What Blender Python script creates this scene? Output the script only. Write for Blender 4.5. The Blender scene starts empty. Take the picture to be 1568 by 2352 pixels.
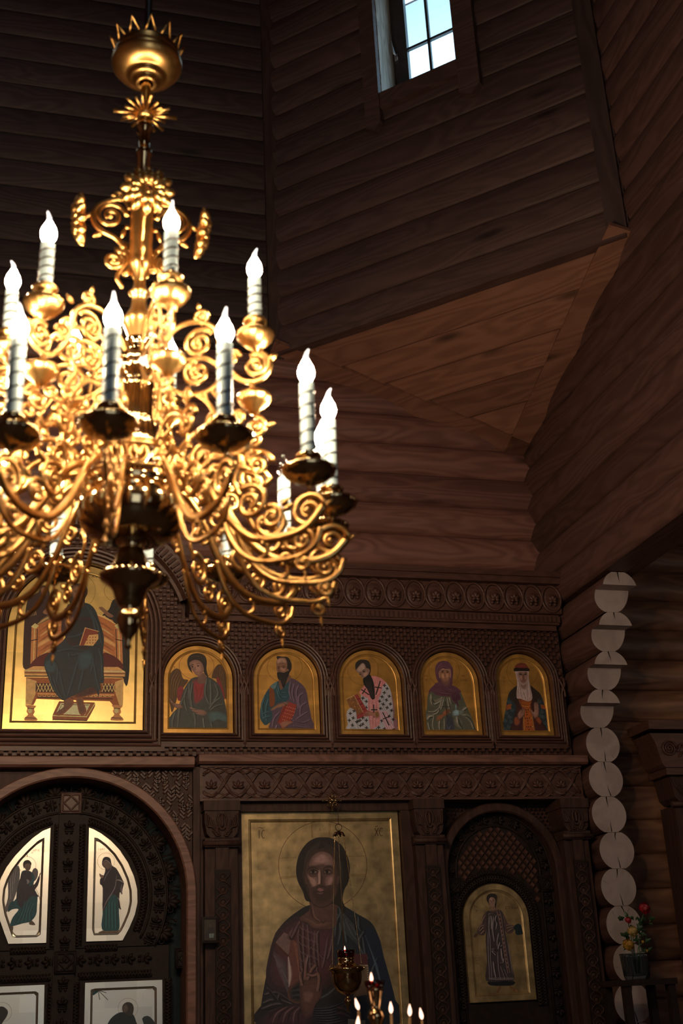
import bpy, bmesh, math, random
import numpy as np
from mathutils import Vector, Matrix, Euler
random.seed(7)
PI = math.pi
scene = bpy.context.scene
COL = scene.collection

# ------------------------------------------------------------------ camera
EYE = 1.6                                   # the lens is at (0, 0, 1.6); the icon screen is 6.8 m in front of it
FPX, PITCH, YAW, ROLL = 2744.0, math.radians(22.07), math.radians(15.62), math.radians(-2.81)
FWD = np.array([math.sin(YAW)*math.cos(PITCH), math.cos(YAW)*math.cos(PITCH), math.sin(PITCH)])
_r0 = np.array([math.cos(YAW), -math.sin(YAW), 0.0]); _u0 = np.cross(_r0, FWD)
RGT = _r0*math.cos(ROLL) + _u0*math.sin(ROLL)
UPV = _u0*math.cos(ROLL) - _r0*math.sin(ROLL)
cam_data = bpy.data.cameras.new('camera'); cam = bpy.data.objects.new('camera', cam_data); COL.objects.link(cam)
cam_data.sensor_fit = 'VERTICAL'; cam_data.sensor_height = 36.0; cam_data.sensor_width = 24.0
cam_data.lens = 36.0*FPX/2352.0
cam_data.clip_start = 0.05; cam_data.clip_end = 100
_m = Matrix.Identity(4)
for _i in range(3):
    _m[_i][0] = RGT[_i]; _m[_i][1] = UPV[_i]; _m[_i][2] = -FWD[_i]
_m[2][3] = EYE
cam.matrix_world = _m
cam_data.dof.use_dof = True; cam_data.dof.focus_distance = 7.0
cam_data.dof.aperture_fstop = 42.0/1000/0.018
scene.camera = cam

# ------------------------------------------------------------------ look, sky, daylight
scene.view_settings.view_transform = 'Standard'; scene.view_settings.look = 'None'
scene.view_settings.gamma = 1.0; scene.view_settings.use_curve_mapping = False
scene.view_settings.exposure = 0.0
scene.cycles.use_denoising = True
scene.cycles.sample_clamp_indirect = 4.0
scene.cycles.caustics_reflective = False; scene.cycles.caustics_refractive = False
scene.cycles.max_bounces = 6; scene.cycles.diffuse_bounces = 3; scene.cycles.glossy_bounces = 4
BULB = 400.0            # radiance of the lamp bulbs
REAR_DAY = 22.0          # watts of daylight through each rear window
DRUM_DAY = 5.0
world = bpy.data.worlds.new('sky'); scene.world = world; world.use_nodes = True
_bg = world.node_tree.nodes['Background']
_bg.inputs[0].default_value = (0.50, 0.80, 1.0, 1); _bg.inputs[1].default_value = 4.5

def area_lamp(name, loc, size, target, power, color=(0.72, 0.88, 1.0)):
    l = bpy.data.lights.new(name, 'AREA'); l.shape = 'RECTANGLE'; l.size, l.size_y = size
    l.energy = power; l.color = color
    o = bpy.data.objects.new(name, l); COL.objects.link(o); o.location = loc
    o.rotation_euler = (Vector(target)-Vector(loc)).to_track_quat('-Z', 'Y').to_euler()
    return o
# daylight entering through the windows of the rear (west) wall and of the drum (unseen windows put in for bluish ambient)
area_lamp('rear_window_light', (0.5, -2.9, 2.4), (1.7, 2.9), (0.5, 6.8, 2.4), REAR_DAY)
area_lamp('rear_window_light', (3.6, -2.9, 2.6), (0.9, 1.9), (3.0, 6.8, 2.5), REAR_DAY*0.14)
area_lamp('aisle_added_lamp', (6.8, 3.6, 3.6), (1.0, 1.2), (4.6, 7.0, 3.2), 9.0, (1.0, 0.80, 0.62))  # unseen warm lamp added to light the aisle logs
area_lamp('unseen_drum_window_light', (0.3, 1.1, 8.0), (0.8, 1.3), (0.3, 6.8, 4.0), DRUM_DAY)
area_lamp('unseen_drum_window_light', (-1.7, 5.9, 8.0), (0.8, 1.3), (3.0, 5.5, 3.0), DRUM_DAY*0.5)

# ------------------------------------------------------------------ helpers
def ray(px, py):
    return FWD + RGT*(px-784.0)/FPX - UPV*(py-1176.0)/FPX
def on(px, py, Y):
    'point of the upright plane at distance Y that is sighted through photo position (px, py)'
    r = ray(px, py); r = r*(Y/r[1]); return (r[0], Y, r[2]+EYE)
def XZ(px, py, Y):
    p = on(px, py, Y); return (p[0], p[2])

def lin(c):
    out = []
    for v in c[:3]:
        v = v/255.0
        out.append(v/12.92 if v <= 0.04045 else ((v+0.055)/1.055)**2.4)
    return out

def props(o, label=None, cat=None, group=None, kind=None):
    if label: o['label'] = label
    if cat: o['category'] = cat
    if group: o['group'] = group
    if kind: o['kind'] = kind
    return o
def empty(name, loc=(0, 0, 0), label=None, cat=None, group=None, rz=0.0, parent=None):
    o = bpy.data.objects.new(name, None); COL.objects.link(o); o.location = loc; o.rotation_euler = (0, 0, rz)
    o.empty_display_size = 0.05
    if parent: o.parent = parent
    return props(o, label, cat, group)
def origin_of(o):
    v = Vector((0, 0, 0))
    while o is not None:
        v = v + Vector(o.location); o = o.parent
    return v

class MB:
    'collects geometry in world (or local) coordinates and links it as ONE mesh object'
    def __init__(s): s.v = []; s.f = []; s.mi = []; s.sm = []
    def add(s, vs, fs, mi=0, smooth=False):
        b = len(s.v); s.v += [tuple(map(float, p)) for p in vs]
        for f in fs: s.f.append(tuple(b+i for i in f)); s.mi.append(mi); s.sm.append(smooth)
        return s
    def box(s, x0, x1, y0, y1, z0, z1, mi=0):
        vs = [(x, y, z) for z in (z0, z1) for y in (y0, y1) for x in (x0, x1)]
        return s.add(vs, [(0,2,3,1),(4,5,7,6),(0,1,5,4),(2,6,7,3),(0,4,6,2),(1,3,7,5)], mi)
    def prism(s, poly, y0, y1, mi=0, smooth=False):
        'outline in x,z pushed from y0 (front) to y1'
        n = len(poly); vs = [(x, y0, z) for x, z in poly]+[(x, y1, z) for x, z in poly]
        fs = [tuple(range(n)), tuple(range(2*n-1, n-1, -1))]
        s.add(vs, fs, mi)
        s.add(vs, [(i, n+i, n+(i+1) % n, (i+1) % n) for i in range(n)], mi, smooth)
        return s
    def tube(s, pts, r, sides=6, mi=0, closed=False, flat=1.0, cap=True, nrm=None):
        pts = [Vector(p) for p in pts]; n = len(pts)
        if n < 2: return s
        rr = r if hasattr(r, '__len__') else [r]*n
        up = None; vs = []
        for i in range(n):
            a = pts[i-1] if (i > 0 or closed) else pts[i]; b = pts[(i+1) % n] if (i < n-1 or closed) else pts[i]
            t = (b-a); t = t.normalized() if t.length > 1e-9 else Vector((0, 0, 1))
            if nrm is not None: side = Vector(nrm)
            else:
                if up is None: up = Vector((0, 0, 1)) if abs(t.z) < 0.9 else Vector((1, 0, 0))
                side = t.cross(up)
                if side.length < 1e-6: side = t.orthogonal()
            side = (side - t*side.dot(t)).normalized(); u2 = side.cross(t).normalized(); up = u2
            for k in range(sides):
                a_ = 2*PI*k/sides
                vs.append(pts[i] + side*(math.cos(a_)*rr[i]*flat) + u2*(math.sin(a_)*rr[i]))
        fs = []
        m = n if closed else n-1
        for i in range(m):
            j = (i+1) % n
            for k in range(sides):
                fs.append((i*sides+k, i*sides+(k+1) % sides, j*sides+(k+1) % sides, j*sides+k))
        s.add(vs, fs, mi, True)
        if cap and not closed:
            b = len(s.v)-n*sides
            s.f.append(tuple(b+k for k in range(sides-1, -1, -1))); s.mi.append(mi); s.sm.append(False)
            s.f.append(tuple(b+(n-1)*sides+k for k in range(sides))); s.mi.append(mi); s.sm.append(False)
        return s
    def lathe(s, prof, c=(0, 0, 0), n=24, mi=0, flute=0.0, nf=12, fl=None, smooth=True):
        'profile of (r, z) about a vertical axis; flute adds ribs'
        vs = []; m = len(prof)
        for j, (r, z) in enumerate(prof):
            fa = flute if (fl is None or fl[0] <= j <= fl[1]) else 0.0
            for k in range(n):
                a = 2*PI*k/n; q = r*(1+fa*(abs(math.cos(nf*a/2))-0.6))
                vs.append((c[0]+q*math.cos(a), c[1]+q*math.sin(a), c[2]+z))
        fs = []
        for j in range(m-1):
            for k in range(n):
                fs.append((j*n+k, j*n+(k+1) % n, (j+1)*n+(k+1) % n, (j+1)*n+k))
        return s.add(vs, fs, mi, smooth)
    def sweep(s, path, prof, mi=0, closed=False, smooth=False):
        'profile of (offset, y) carried along a path in the x,z plane; positive offset is to the left of travel'
        n = len(path); P = [np.array(p, float) for p in path]; vs = []
        for i in range(n):
            a = P[i]-P[i-1] if (i > 0 or closed) else P[1]-P[0]
            b = P[(i+1) % n]-P[i] if (i < n-1 or closed) else P[i]-P[i-1]
            a = a/max(np.linalg.norm(a), 1e-9); b = b/max(np.linalg.norm(b), 1e-9)
            na = np.array([-a[1], a[0]]); nb = np.array([-b[1], b[0]]); mv = na+nb
            mv = mv/max(np.linalg.norm(mv), 1e-9); mv = mv/max(0.35, mv.dot(na))
            for d, y in prof: vs.append((P[i][0]+mv[0]*d, y, P[i][1]+mv[1]*d))
        m = len(prof); fs = []
        for i in range(n if closed else n-1):
            j = (i+1) % n
            for k in range(m-1): fs.append((i*m+k, i*m+k+1, j*m+k+1, j*m+k))
        return s.add(vs, fs, mi, smooth)
    def ball(s, c, r, mi=0, n=10, m=6, sc=(1, 1, 1)):
        vs = []; fs = []
        for j in range(m+1):
            t = PI*j/m
            for k in range(n):
                a = 2*PI*k/n
                vs.append((c[0]+r*sc[0]*math.sin(t)*math.cos(a), c[1]+r*sc[1]*math.sin(t)*math.sin(a), c[2]+r*sc[2]*math.cos(t)))
        for j in range(m):
            for k in range(n): fs.append((j*n+k, (j+1)*n+k, (j+1)*n+(k+1) % n, j*n+(k+1) % n))
        return s.add(vs, fs, mi, True)
    def build(s, name, mats, parent=None, local=False):
        me = bpy.data.meshes.new(name)
        off = Vector((0, 0, 0)) if (parent is None or local) else origin_of(parent)
        me.from_pydata([tuple(Vector(p)-off) for p in s.v], [], s.f)
        for m in (mats if isinstance(mats, (list, tuple)) else [mats]): me.materials.append(m)
        me.polygons.foreach_set('material_index', s.mi); me.polygons.foreach_set('use_smooth', s.sm)
        me.update()
        o = bpy.data.objects.new(name, me); COL.objects.link(o)
        if parent is not None: o.parent = parent
        return o

def cr(pts, n=6, closed=False):
    'smooth curve through points (any dimension)'
    P = [np.array(p, float) for p in pts]; m = len(P); out = []
    if m < 3 and not closed: return [tuple(p) for p in P]
    for i in range(m if closed else m-1):
        if closed: p0, p1, p2, p3 = P[i-1], P[i], P[(i+1) % m], P[(i+2) % m]
        else:
            p1, p2 = P[i], P[i+1]
            p0 = P[i-1] if i > 0 else 2*p1-p2; p3 = P[i+2] if i+2 < m else 2*p2-p1
        for k in range(n):
            t = k/n
            out.append(tuple(0.5*((2*p1)+(-p0+p2)*t+(2*p0-5*p1+4*p2-p3)*t*t+(-p0+3*p1-3*p2+p3)*t**3)))
    if not closed: out.append(tuple(P[-1]))
    return out
def arch(cx, zb, zs, hw, n=24, rz=None):
    'open outline: up the left side, over a round head, down the right side'
    rz = hw if rz is None else rz
    return [(cx-hw, zb)]+[(cx-hw*math.cos(PI*k/n), zs+rz*math.sin(PI*k/n)) for k in range(n+1)]+[(cx+hw, zb)]

# ------------------------------------------------------------------ materials
MATS = {}
def newmat(name):
    m = bpy.data.materials.new(name); m.use_nodes = True; MATS[name] = m
    nt = m.node_tree; return m, nt, nt.nodes['Principled BSDF']
def nd(nt, t, **kw):
    n = nt.nodes.new(t)
    for k, v in kw.items(): setattr(n, k, v)
    return n
def wood(name, dark, mid, light, axis='X', rough=0.5, scale=1.0, knots=True, rings=9.0, bump=0.25, islands=False, spec=0.5):
    m, nt, b = newmat(name); L = nt.links.new
    tc = nd(nt, 'ShaderNodeTexCoord'); mp = nd(nt, 'ShaderNodeMapping'); L(tc.outputs['Object'], mp.inputs[0])
    if axis == 'D': mp.inputs['Rotation'].default_value = (0, 0, math.radians(45))
    st = {'X': (0.16, 1, 1), 'Y': (1, 0.16, 1), 'Z': (1, 1, 0.16), 'D': (0.16, 1, 1)}[axis]
    mp2 = nd(nt, 'ShaderNodeMapping'); mp2.inputs['Scale'].default_value = [v*scale for v in st]
    ge = nd(nt, 'ShaderNodeNewGeometry'); sh = nd(nt, 'ShaderNodeMath', operation='MULTIPLY'); sh.inputs[1].default_value = 37.0
    L(ge.outputs['Random Per Island'], sh.inputs[0]); va_ = nd(nt, 'ShaderNodeVectorMath', operation='ADD'); L(mp.outputs[0], va_.inputs[0]); L(sh.outputs[0], va_.inputs[1])
    L((va_ if islands else mp).outputs[0], mp2.inputs[0])
    n1 = nd(nt, 'ShaderNodeTexNoise'); n1.inputs['Scale'].default_value = 4.5; n1.inputs['Detail'].default_value = 2.0
    n1.inputs['Distortion'].default_value = 0.4; L(mp2.outputs[0], n1.inputs['Vector'])
    mul = nd(nt, 'ShaderNodeMath', operation='MULTIPLY'); mul.inputs[1].default_value = rings*6; L(n1.outputs[0], mul.inputs[0])
    sn = nd(nt, 'ShaderNodeMath', operation='SINE'); L(mul.outputs[0], sn.inputs[0])
    mr = nd(nt, 'ShaderNodeMapRange'); mr.inputs['From Min'].default_value = -1; L(sn.outputs[0], mr.inputs['Value'])
    n2 = nd(nt, 'ShaderNodeTexNoise'); n2.inputs['Scale'].default_value = 60; n2.inputs['Detail'].default_value = 3
    L(mp2.outputs[0], n2.inputs['Vector'])
    n3 = nd(nt, 'ShaderNodeTexNoise'); n3.inputs['Scale'].default_value = 1.3; L(mp2.outputs[0], n3.inputs['Vector'])
    mx = nd(nt, 'ShaderNodeMixRGB'); mx.inputs[0].default_value = 0.45; L(mr.outputs[0], mx.inputs[1]); L(n2.outputs[0], mx.inputs[2])
    mx2 = nd(nt, 'ShaderNodeMixRGB'); mx2.inputs[0].default_value = 0.4; L(mx.outputs[0], mx2.inputs[1]); L(n3.outputs[0], mx2.inputs[2])
    rp = nd(nt, 'ShaderNodeValToRGB'); e = rp.color_ramp.elements
    e[0].position = 0.22; e[0].color = (*dark, 1); e[1].position = 0.75; e[1].color = (*light, 1)
    q = rp.color_ramp.elements.new(0.5); q.color = (*mid, 1); L(mx2.outputs[0], rp.inputs[0])
    col = rp.outputs[0]
    if knots:
        mp3 = nd(nt, 'ShaderNodeMapping'); mp3.inputs['Scale'].default_value = [(1.1 if v < 1 else 4.3) for v in st]; L((va_ if islands else mp).outputs[0], mp3.inputs[0])
        vo = nd(nt, 'ShaderNodeTexVoronoi'); vo.inputs['Scale'].default_value = 1.0; L(mp3.outputs[0], vo.inputs['Vector'])
        kr = nd(nt, 'ShaderNodeMapRange'); kr.inputs['From Min'].default_value = 0.05; kr.inputs['From Max'].default_value = 0.16
        L(vo.outputs['Distance'], kr.inputs['Value'])
        km = nd(nt, 'ShaderNodeMixRGB', blend_type='MIX'); km.inputs[1].default_value = (*[c*0.45 for c in dark], 1)
        L(kr.outputs[0], km.inputs[0]); L(col, km.inputs[2]); col = km.outputs[0]
    if islands:
        tr_ = nd(nt, 'ShaderNodeMapRange'); tr_.inputs['To Min'].default_value = 0.80; tr_.inputs['To Max'].default_value = 1.2; L(ge.outputs['Random Per Island'], tr_.inputs['Value'])
        tm = nd(nt, 'ShaderNodeMixRGB', blend_type='MULTIPLY'); tm.inputs[0].default_value = 1; L(col, tm.inputs[1]); L(tr_.outputs[0], tm.inputs[2]); col = tm.outputs[0]
    L(col, b.inputs['Base Color']); b.inputs['Roughness'].default_value = rough; b.inputs['Specular IOR Level'].default_value = spec
    bp = nd(nt, 'ShaderNodeBump'); bp.inputs['Strength'].default_value = bump; bp.inputs['Distance'].default_value = 0.004
    L(mx.outputs[0], bp.inputs['Height']); L(bp.outputs[0], b.inputs['Normal'])
    return m
def plain(name, color, rough=0.5, metal=0.0, noise=0.0, nscale=20, **kw):
    m, nt, b = newmat(name)
    b.inputs['Base Color'].default_value = (*color, 1); b.inputs['Roughness'].default_value = rough; b.inputs['Metallic'].default_value = metal
    if noise:
        L = nt.links.new; tc = nd(nt, 'ShaderNodeTexCoord'); n = nd(nt, 'ShaderNodeTexNoise'); n.inputs['Scale'].default_value = nscale
        n.inputs['Detail'].default_value = 4; L(tc.outputs['Object'], n.inputs['Vector'])
        rp = nd(nt, 'ShaderNodeValToRGB'); rp.color_ramp.elements[0].position = 0.3; rp.color_ramp.elements[1].position = 0.7
        rp.color_ramp.elements[0].color = (*[c*(1-noise) for c in color], 1); rp.color_ramp.elements[1].color = (*[min(1, c*(1+noise)) for c in color], 1)
        L(n.outputs[0], rp.inputs[0]); L(rp.outputs[0], b.inputs['Base Color'])
    for k, v in kw.items(): b.inputs[k.replace('_', ' ')].default_value = v
    return m
def emit(name, color, strength):
    m, nt, b = newmat(name); b.inputs['Base Color'].default_value = (*color, 1)
    b.inputs['Emission Color'].default_value = (*color, 1); b.inputs['Emission Strength'].default_value = strength
    return m
def gold_leaf(name, color, rough=0.33, var=0.35, sq=9.0, metal=0.92, fine=14):
    m, nt, b = newmat(name); L = nt.links.new
    tc = nd(nt, 'ShaderNodeTexCoord'); sx = nd(nt, 'ShaderNodeSeparateXYZ'); L(tc.outputs['Object'], sx.inputs[0])
    cx = nd(nt, 'ShaderNodeCombineXYZ'); L(sx.outputs[0], cx.inputs[0]); L(sx.outputs[2], cx.inputs[1])
    br = nd(nt, 'ShaderNodeTexBrick'); br.inputs['Scale'].default_value = sq; br.inputs['Mortar Size'].default_value = 0.0
    br.inputs['Brick Width'].default_value = 1.0; br.inputs['Row Height'].default_value = 0.8
    br.inputs['Color1'].default_value = (0.75, 0.75, 0.75, 1); br.inputs['Color2'].default_value = (1, 1, 1, 1); L(cx.outputs[0], br.inputs['Vector'])
    n = nd(nt, 'ShaderNodeTexNoise'); n.inputs['Scale'].default_value = fine; n.inputs['Detail'].default_value = 5 if fine > 5 else 1; L(tc.outputs['Object'], n.inputs['Vector'])
    mr = nd(nt, 'ShaderNodeMapRange'); mr.inputs['From Min'].default_value = 0.3; mr.inputs['From Max'].default_value = 0.7
    mr.inputs['To Min'].default_value = 1-var; L(n.outputs[0], mr.inputs['Value'])
    m1 = nd(nt, 'ShaderNodeMixRGB', blend_type='MULTIPLY'); m1.inputs[0].default_value = 1; m1.inputs[1].default_value = (*color, 1); L(mr.outputs[0], m1.inputs[2])
    m2 = nd(nt, 'ShaderNodeMixRGB', blend_type='MULTIPLY'); m2.inputs[0].default_value = 0.8; L(m1.outputs[0], m2.inputs[1]); L(br.outputs['Color'], m2.inputs[2])
    L(m2.outputs[0], b.inputs['Base Color']); b.inputs['Metallic'].default_value = metal
    r2 = nd(nt, 'ShaderNodeMapRange'); r2.inputs['To Min'].default_value = rough-0.05; r2.inputs['To Max'].default_value = rough+0.12; L(n.outputs[0], r2.inputs['Value'])
    L(r2.outputs[0], b.inputs['Roughness'])
    return m
def paint_mat():
    m, nt, b = newmat('icon_paint'); L = nt.links.new
    at = nd(nt, 'ShaderNodeAttribute'); at.attribute_name = 'pigment'
    tc = nd(nt, 'ShaderNodeTexCoord'); n = nd(nt, 'ShaderNodeTexNoise'); n.inputs['Scale'].default_value = 60; n.inputs['Detail'].default_value = 3
    L(tc.outputs['Object'], n.inputs['Vector']); mr = nd(nt, 'ShaderNodeMapRange'); mr.inputs['To Min'].default_value = 0.7; mr.inputs['To Max'].default_value = 1.3
    L(n.outputs[0], mr.inputs['Value']); mx = nd(nt, 'ShaderNodeMixRGB', blend_type='MULTIPLY'); mx.inputs[0].default_value = 1
    L(at.outputs['Color'], mx.inputs[1]); L(mr.outputs[0], mx.inputs[2]); L(mx.outputs[0], b.inputs['Base Color'])
    b.inputs['Roughness'].default_value = 0.55
    return m
def glass(name, color, rough=0.02, alpha_mix=0.75):
    m, nt, b = newmat(name); L = nt.links.new; out = nt.nodes['Material Output']
    tr = nd(nt, 'ShaderNodeBsdfTransparent'); tr.inputs[0].default_value = (*color, 1)
    gl = nd(nt, 'ShaderNodeBsdfGlossy'); gl.inputs['Roughness'].default_value = rough
    fr = nd(nt, 'ShaderNodeLayerWeight'); fr.inputs[0].default_value = 0.25
    mr = nd(nt, 'ShaderNodeMapRange'); mr.inputs['To Min'].default_value = 0.05; mr.inputs['To Max'].default_value = 1-alpha_mix+0.25; L(fr.outputs['Facing'], mr.inputs['Value'])
    mx = nd(nt, 'ShaderNodeMixShader'); L(mr.outputs[0], mx.inputs[0]); L(tr.outputs[0], mx.inputs[1]); L(gl.outputs[0], mx.inputs[2]); L(mx.outputs[0], out.inputs['Surface'])
    return m

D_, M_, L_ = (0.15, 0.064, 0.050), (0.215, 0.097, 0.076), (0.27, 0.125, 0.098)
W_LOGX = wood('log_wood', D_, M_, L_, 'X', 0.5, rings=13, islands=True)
W_DRUM_SHADED = wood('drum_log_wood_shaded', (0.046, 0.029, 0.027), (0.062, 0.039, 0.036), (0.08, 0.05, 0.046), 'X', 0.6, rings=13, islands=True, spec=.3)  # log wood with the dim light of the drum put into its colour
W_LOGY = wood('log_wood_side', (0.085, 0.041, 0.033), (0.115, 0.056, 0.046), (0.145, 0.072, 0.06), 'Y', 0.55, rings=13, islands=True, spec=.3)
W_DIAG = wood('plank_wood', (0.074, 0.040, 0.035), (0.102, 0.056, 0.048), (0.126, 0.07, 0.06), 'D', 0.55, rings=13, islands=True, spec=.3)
W_SQ = wood('soffit_wood', (0.17, 0.075, 0.048), (0.235, 0.105, 0.066), (0.29, 0.135, 0.088), 'D', 0.5, rings=11, islands=True)
W_TRIM = wood('trim_wood', (0.10, 0.042, 0.03), (0.15, 0.066, 0.046), (0.19, 0.085, 0.06), 'Z', 0.5, knots=False)
W_POST = wood('corner_post_wood', (0.055, 0.032, 0.028), (0.075, 0.043, 0.037), (0.095, 0.055, 0.048), 'Z', 0.6, knots=False, spec=.3)
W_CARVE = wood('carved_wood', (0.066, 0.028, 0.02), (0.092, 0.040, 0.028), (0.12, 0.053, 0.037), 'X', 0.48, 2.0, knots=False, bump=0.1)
W_CARVEZ_SHADED = wood('carved_wood_upright_shaded', (0.038, 0.018, 0.0135), (0.054, 0.025, 0.019), (0.075, 0.036, 0.027), 'Z', 0.6, 2.0, knots=False, bump=0.1, spec=.3)  # carved wood darkened in colour for the shade below the chandelier
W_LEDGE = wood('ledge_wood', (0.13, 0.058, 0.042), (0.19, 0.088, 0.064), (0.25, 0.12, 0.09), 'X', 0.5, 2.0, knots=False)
W_GATE_SHADED = plain('gate_wood_shaded', (0.019, 0.0105, 0.0085), 0.6, noise=0.35, nscale=30, Specular_IOR_Level=0.25)  # gate colour also carries the shade that the chandelier throws low down
W_END = wood('log_end_wood', (0.31, 0.24, 0.225), (0.37, 0.295, 0.28), (0.43, 0.345, 0.33), 'Y', 0.8, 1.0, knots=False, rings=3, bump=0.1)
W_CRACK = plain('crack_shadow_wood', (0.012, 0.008, 0.007), 0.9)
W_AISLE = wood('aisle_log_wood', (0.14, 0.062, 0.036), (0.22, 0.105, 0.062), (0.29, 0.145, 0.085), 'X', 0.5, islands=True)
GOLD = gold_leaf('gold_leaf', (0.88, 0.47, 0.115), 0.36, .3, 9.0, .55)
GOLD2 = gold_leaf('old_gold_leaf', (0.86, 0.62, 0.30), 0.35, 0.5, 8.0, .75)
GOLD3 = gold_leaf('pale_gold_leaf', (0.75, 0.69, 0.57), 0.30, 0.12, 6.0, .9, 3)
GOLD_T = gold_leaf('bright_gold_leaf', (0.94, 0.66, 0.24), 0.31, .22, 9.0, .82)
GROOVE = plain('groove_line', (0.05, 0.022, 0.008), 0.6)
BRASS = plain('gilded_brass', (0.70, 0.40, 0.135), 0.30, 1.0, noise=0.12, nscale=40)
BRASS2 = plain('polished_brass', (0.62, 0.43, 0.22), 0.10, 1.0)
PAINT = paint_mat()
SLEEVE = plain('candle_sleeve_daylight_tint', (0.46, 0.60, 0.64), 0.25)  # white sleeves, bluish daylight put into their colour
STRIPE = plain('sleeve_stripe', (0.035, 0.025, 0.02), 0.4, 0.3)
BULB_M = emit('lit_bulb', (1.0, 0.74, 0.48), BULB)
TIP_M = emit('lit_bulb_tip', (0.80, 0.84, 1.0), 0.75)
GLASS = glass('clear_glass', (0.97, 0.98, 1.0))
PANE = glass('window_glass', (0.93, 0.97, 1.0))
REDG = glass('ruby_glass', (0.45, 0.01, 0.015), 0.05, 0.8)
FLAME = emit('candle_flame', (1.0, 0.60, 0.42), 3.2)
WAX = plain('beeswax', (0.55, 0.30, 0.12), 0.5)
DARKW = plain('window_frame_wood', (0.035, 0.026, 0.022), 0.45, noise=0.3)
REVEAL = wood('window_reveal_wood', (0.30, 0.22, 0.16), (0.45, 0.34, 0.26), (0.55, 0.44, 0.34), 'Z', 0.6, 2.0)
STEEL = plain('handle_metal', (0.7, 0.7, 0.7), 0.25, 1.0)
CURT = plain('curtain_cloth', (0.005, 0.014, 0.018), 0.8, noise=0.3)

# ================================================================== the room
XR, YB, XL, YF, ZTOP = 3.324, 7.03, -2.77, -3.0, 11.0
S2 = math.sqrt(0.5)
A3, B3, C3 = (1.54, YB, 5.68), (XR, 5.246, 5.68), (XR, YB, 5.054)
def struct(o, label=None):
    o['kind'] = 'structure'
    if label: o['label'] = label; o['category'] = 'room'
    return o
def logwall(name, mat, place, u0, u1, z0, z1, phase, pitch=0.22, bulge=0.05, holes=(), back=0.2, nz=8, pw=2.6):
    'wall of stacked logs; place(u, off, z) -> world point, off is towards the room'
    mb = MB()
    k = math.floor((z0-phase)/pitch)
    while phase+k*pitch < z1:
        a = phase+k*pitch; rows = []
        zs = [a+pitch*t for t in (0, .025, .08, .2, .35, .5, .65, .8, .92, .975, 1)]
        zs = sorted(zs+[zz for h in holes for zz in (h[2], h[3]) if a < zz < a+pitch])
        for z in zs:
            if z0-1e-6 <= z <= z1+1e-6:
                t = (z-a)/pitch; rows.append((z, bulge*(1-abs(2*t-1)**pw)-0.012*(t < 0.01 or t > 0.99)))
        k += 1
        runs = []                                   # stretches of the log between openings
        for i in range(len(rows)-1):
            mid = (rows[i][0]+rows[i+1][0])/2; iv = [(u0, u1)]
            for h in holes:
                if h[2] < mid < h[3]: iv = [(u0, h[0]), (h[1], u1)]
            for v in iv:
                for r in runs:
                    if r[0] == v and r[1][-1] == i: r[1].append(i+1); break
                else: runs.append((v, [i, i+1]))
        for (ua, ub), idx in runs:
            vs = []
            for i in idx: vs += [place(ua, rows[i][1], rows[i][0]), place(ub, rows[i][1], rows[i][0])]
            mb.add(vs, [(2*q, 2*q+1, 2*q+3, 2*q+2) for q in range(len(idx)-1)], 0, True)
    # backing of the wall, full thickness
    segs = [(u0, u1, z0, z1)]
    if holes:
        h = holes[0]; segs = [(u0, h[0], z0, z1), (h[1], u1, z0, z1), (h[0], h[1], z0, h[2]), (h[0], h[1], h[3], z1)]
    for a, b, c, d in segs:
        vs = [place(u, o, z) for z in (c, d) for o in (-0.015, -back) for u in (a, b)]
        mb.add(vs, [(0,2,3,1),(4,5,7,6),(0,1,5,4),(2,6,7,3),(0,4,6,2),(1,3,7,5)], 0)
    return struct(mb.build(name, mat))
ph = (3.046+EYE) % 0.22
logwall('wall_back', W_LOGX, lambda u, o, z: (u, YB-o, z), -3.0, XR+0.3, 0, 5.68, ph)
logwall('wall_drum_back', W_DRUM_SHADED, lambda u, o, z: (u, YB-o, z), -3.0, 1.62, 5.68, ZTOP, ph, 0.22, 0.026)
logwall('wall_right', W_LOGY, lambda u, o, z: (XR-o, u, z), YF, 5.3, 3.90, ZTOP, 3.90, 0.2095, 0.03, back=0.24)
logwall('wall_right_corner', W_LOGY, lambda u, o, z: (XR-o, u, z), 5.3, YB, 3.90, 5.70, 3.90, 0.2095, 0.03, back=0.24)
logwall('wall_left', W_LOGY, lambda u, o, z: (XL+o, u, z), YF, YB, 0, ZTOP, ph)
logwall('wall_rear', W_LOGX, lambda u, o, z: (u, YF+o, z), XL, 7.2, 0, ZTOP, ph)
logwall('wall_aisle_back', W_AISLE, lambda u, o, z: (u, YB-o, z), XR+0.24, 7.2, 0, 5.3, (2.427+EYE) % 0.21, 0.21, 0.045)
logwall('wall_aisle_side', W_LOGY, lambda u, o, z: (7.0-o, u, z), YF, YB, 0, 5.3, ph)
def diag(u, o, z): return (A3[0]+u*S2-o*S2, A3[1]-u*S2-o*S2, z)
ULEN = (XR-1.54)/S2
def dgp(px, py, d=0.0):
    'u, z on the diagonal wall (d metres behind its face)'
    r = ray(px, py); k = A3[0]+A3[1]+d/S2; r = r*(k/(r[0]+r[1])); return ((r[0]-(A3[0]+d*S2))/S2, r[2]+EYE)
WU0, WU1, WZ0, WZ1 = 0.972, 1.556, 7.45, 8.62
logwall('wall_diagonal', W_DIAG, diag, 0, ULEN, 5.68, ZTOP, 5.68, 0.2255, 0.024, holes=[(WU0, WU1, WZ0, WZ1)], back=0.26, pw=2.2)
m = MB(); m.box(XL-.2, 7.2, YF-.2, YB+.2, -0.1, 0); struct(m.build('floor', plain('floor_stone', (0.12, 0.09, 0.075), 0.5, noise=0.3, nscale=3)))
m = MB(); m.box(XL-.2, XR+.3, YF-.2, YB+.2, ZTOP, ZTOP+.1); struct(m.build('ceiling', W_LOGX))
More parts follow.
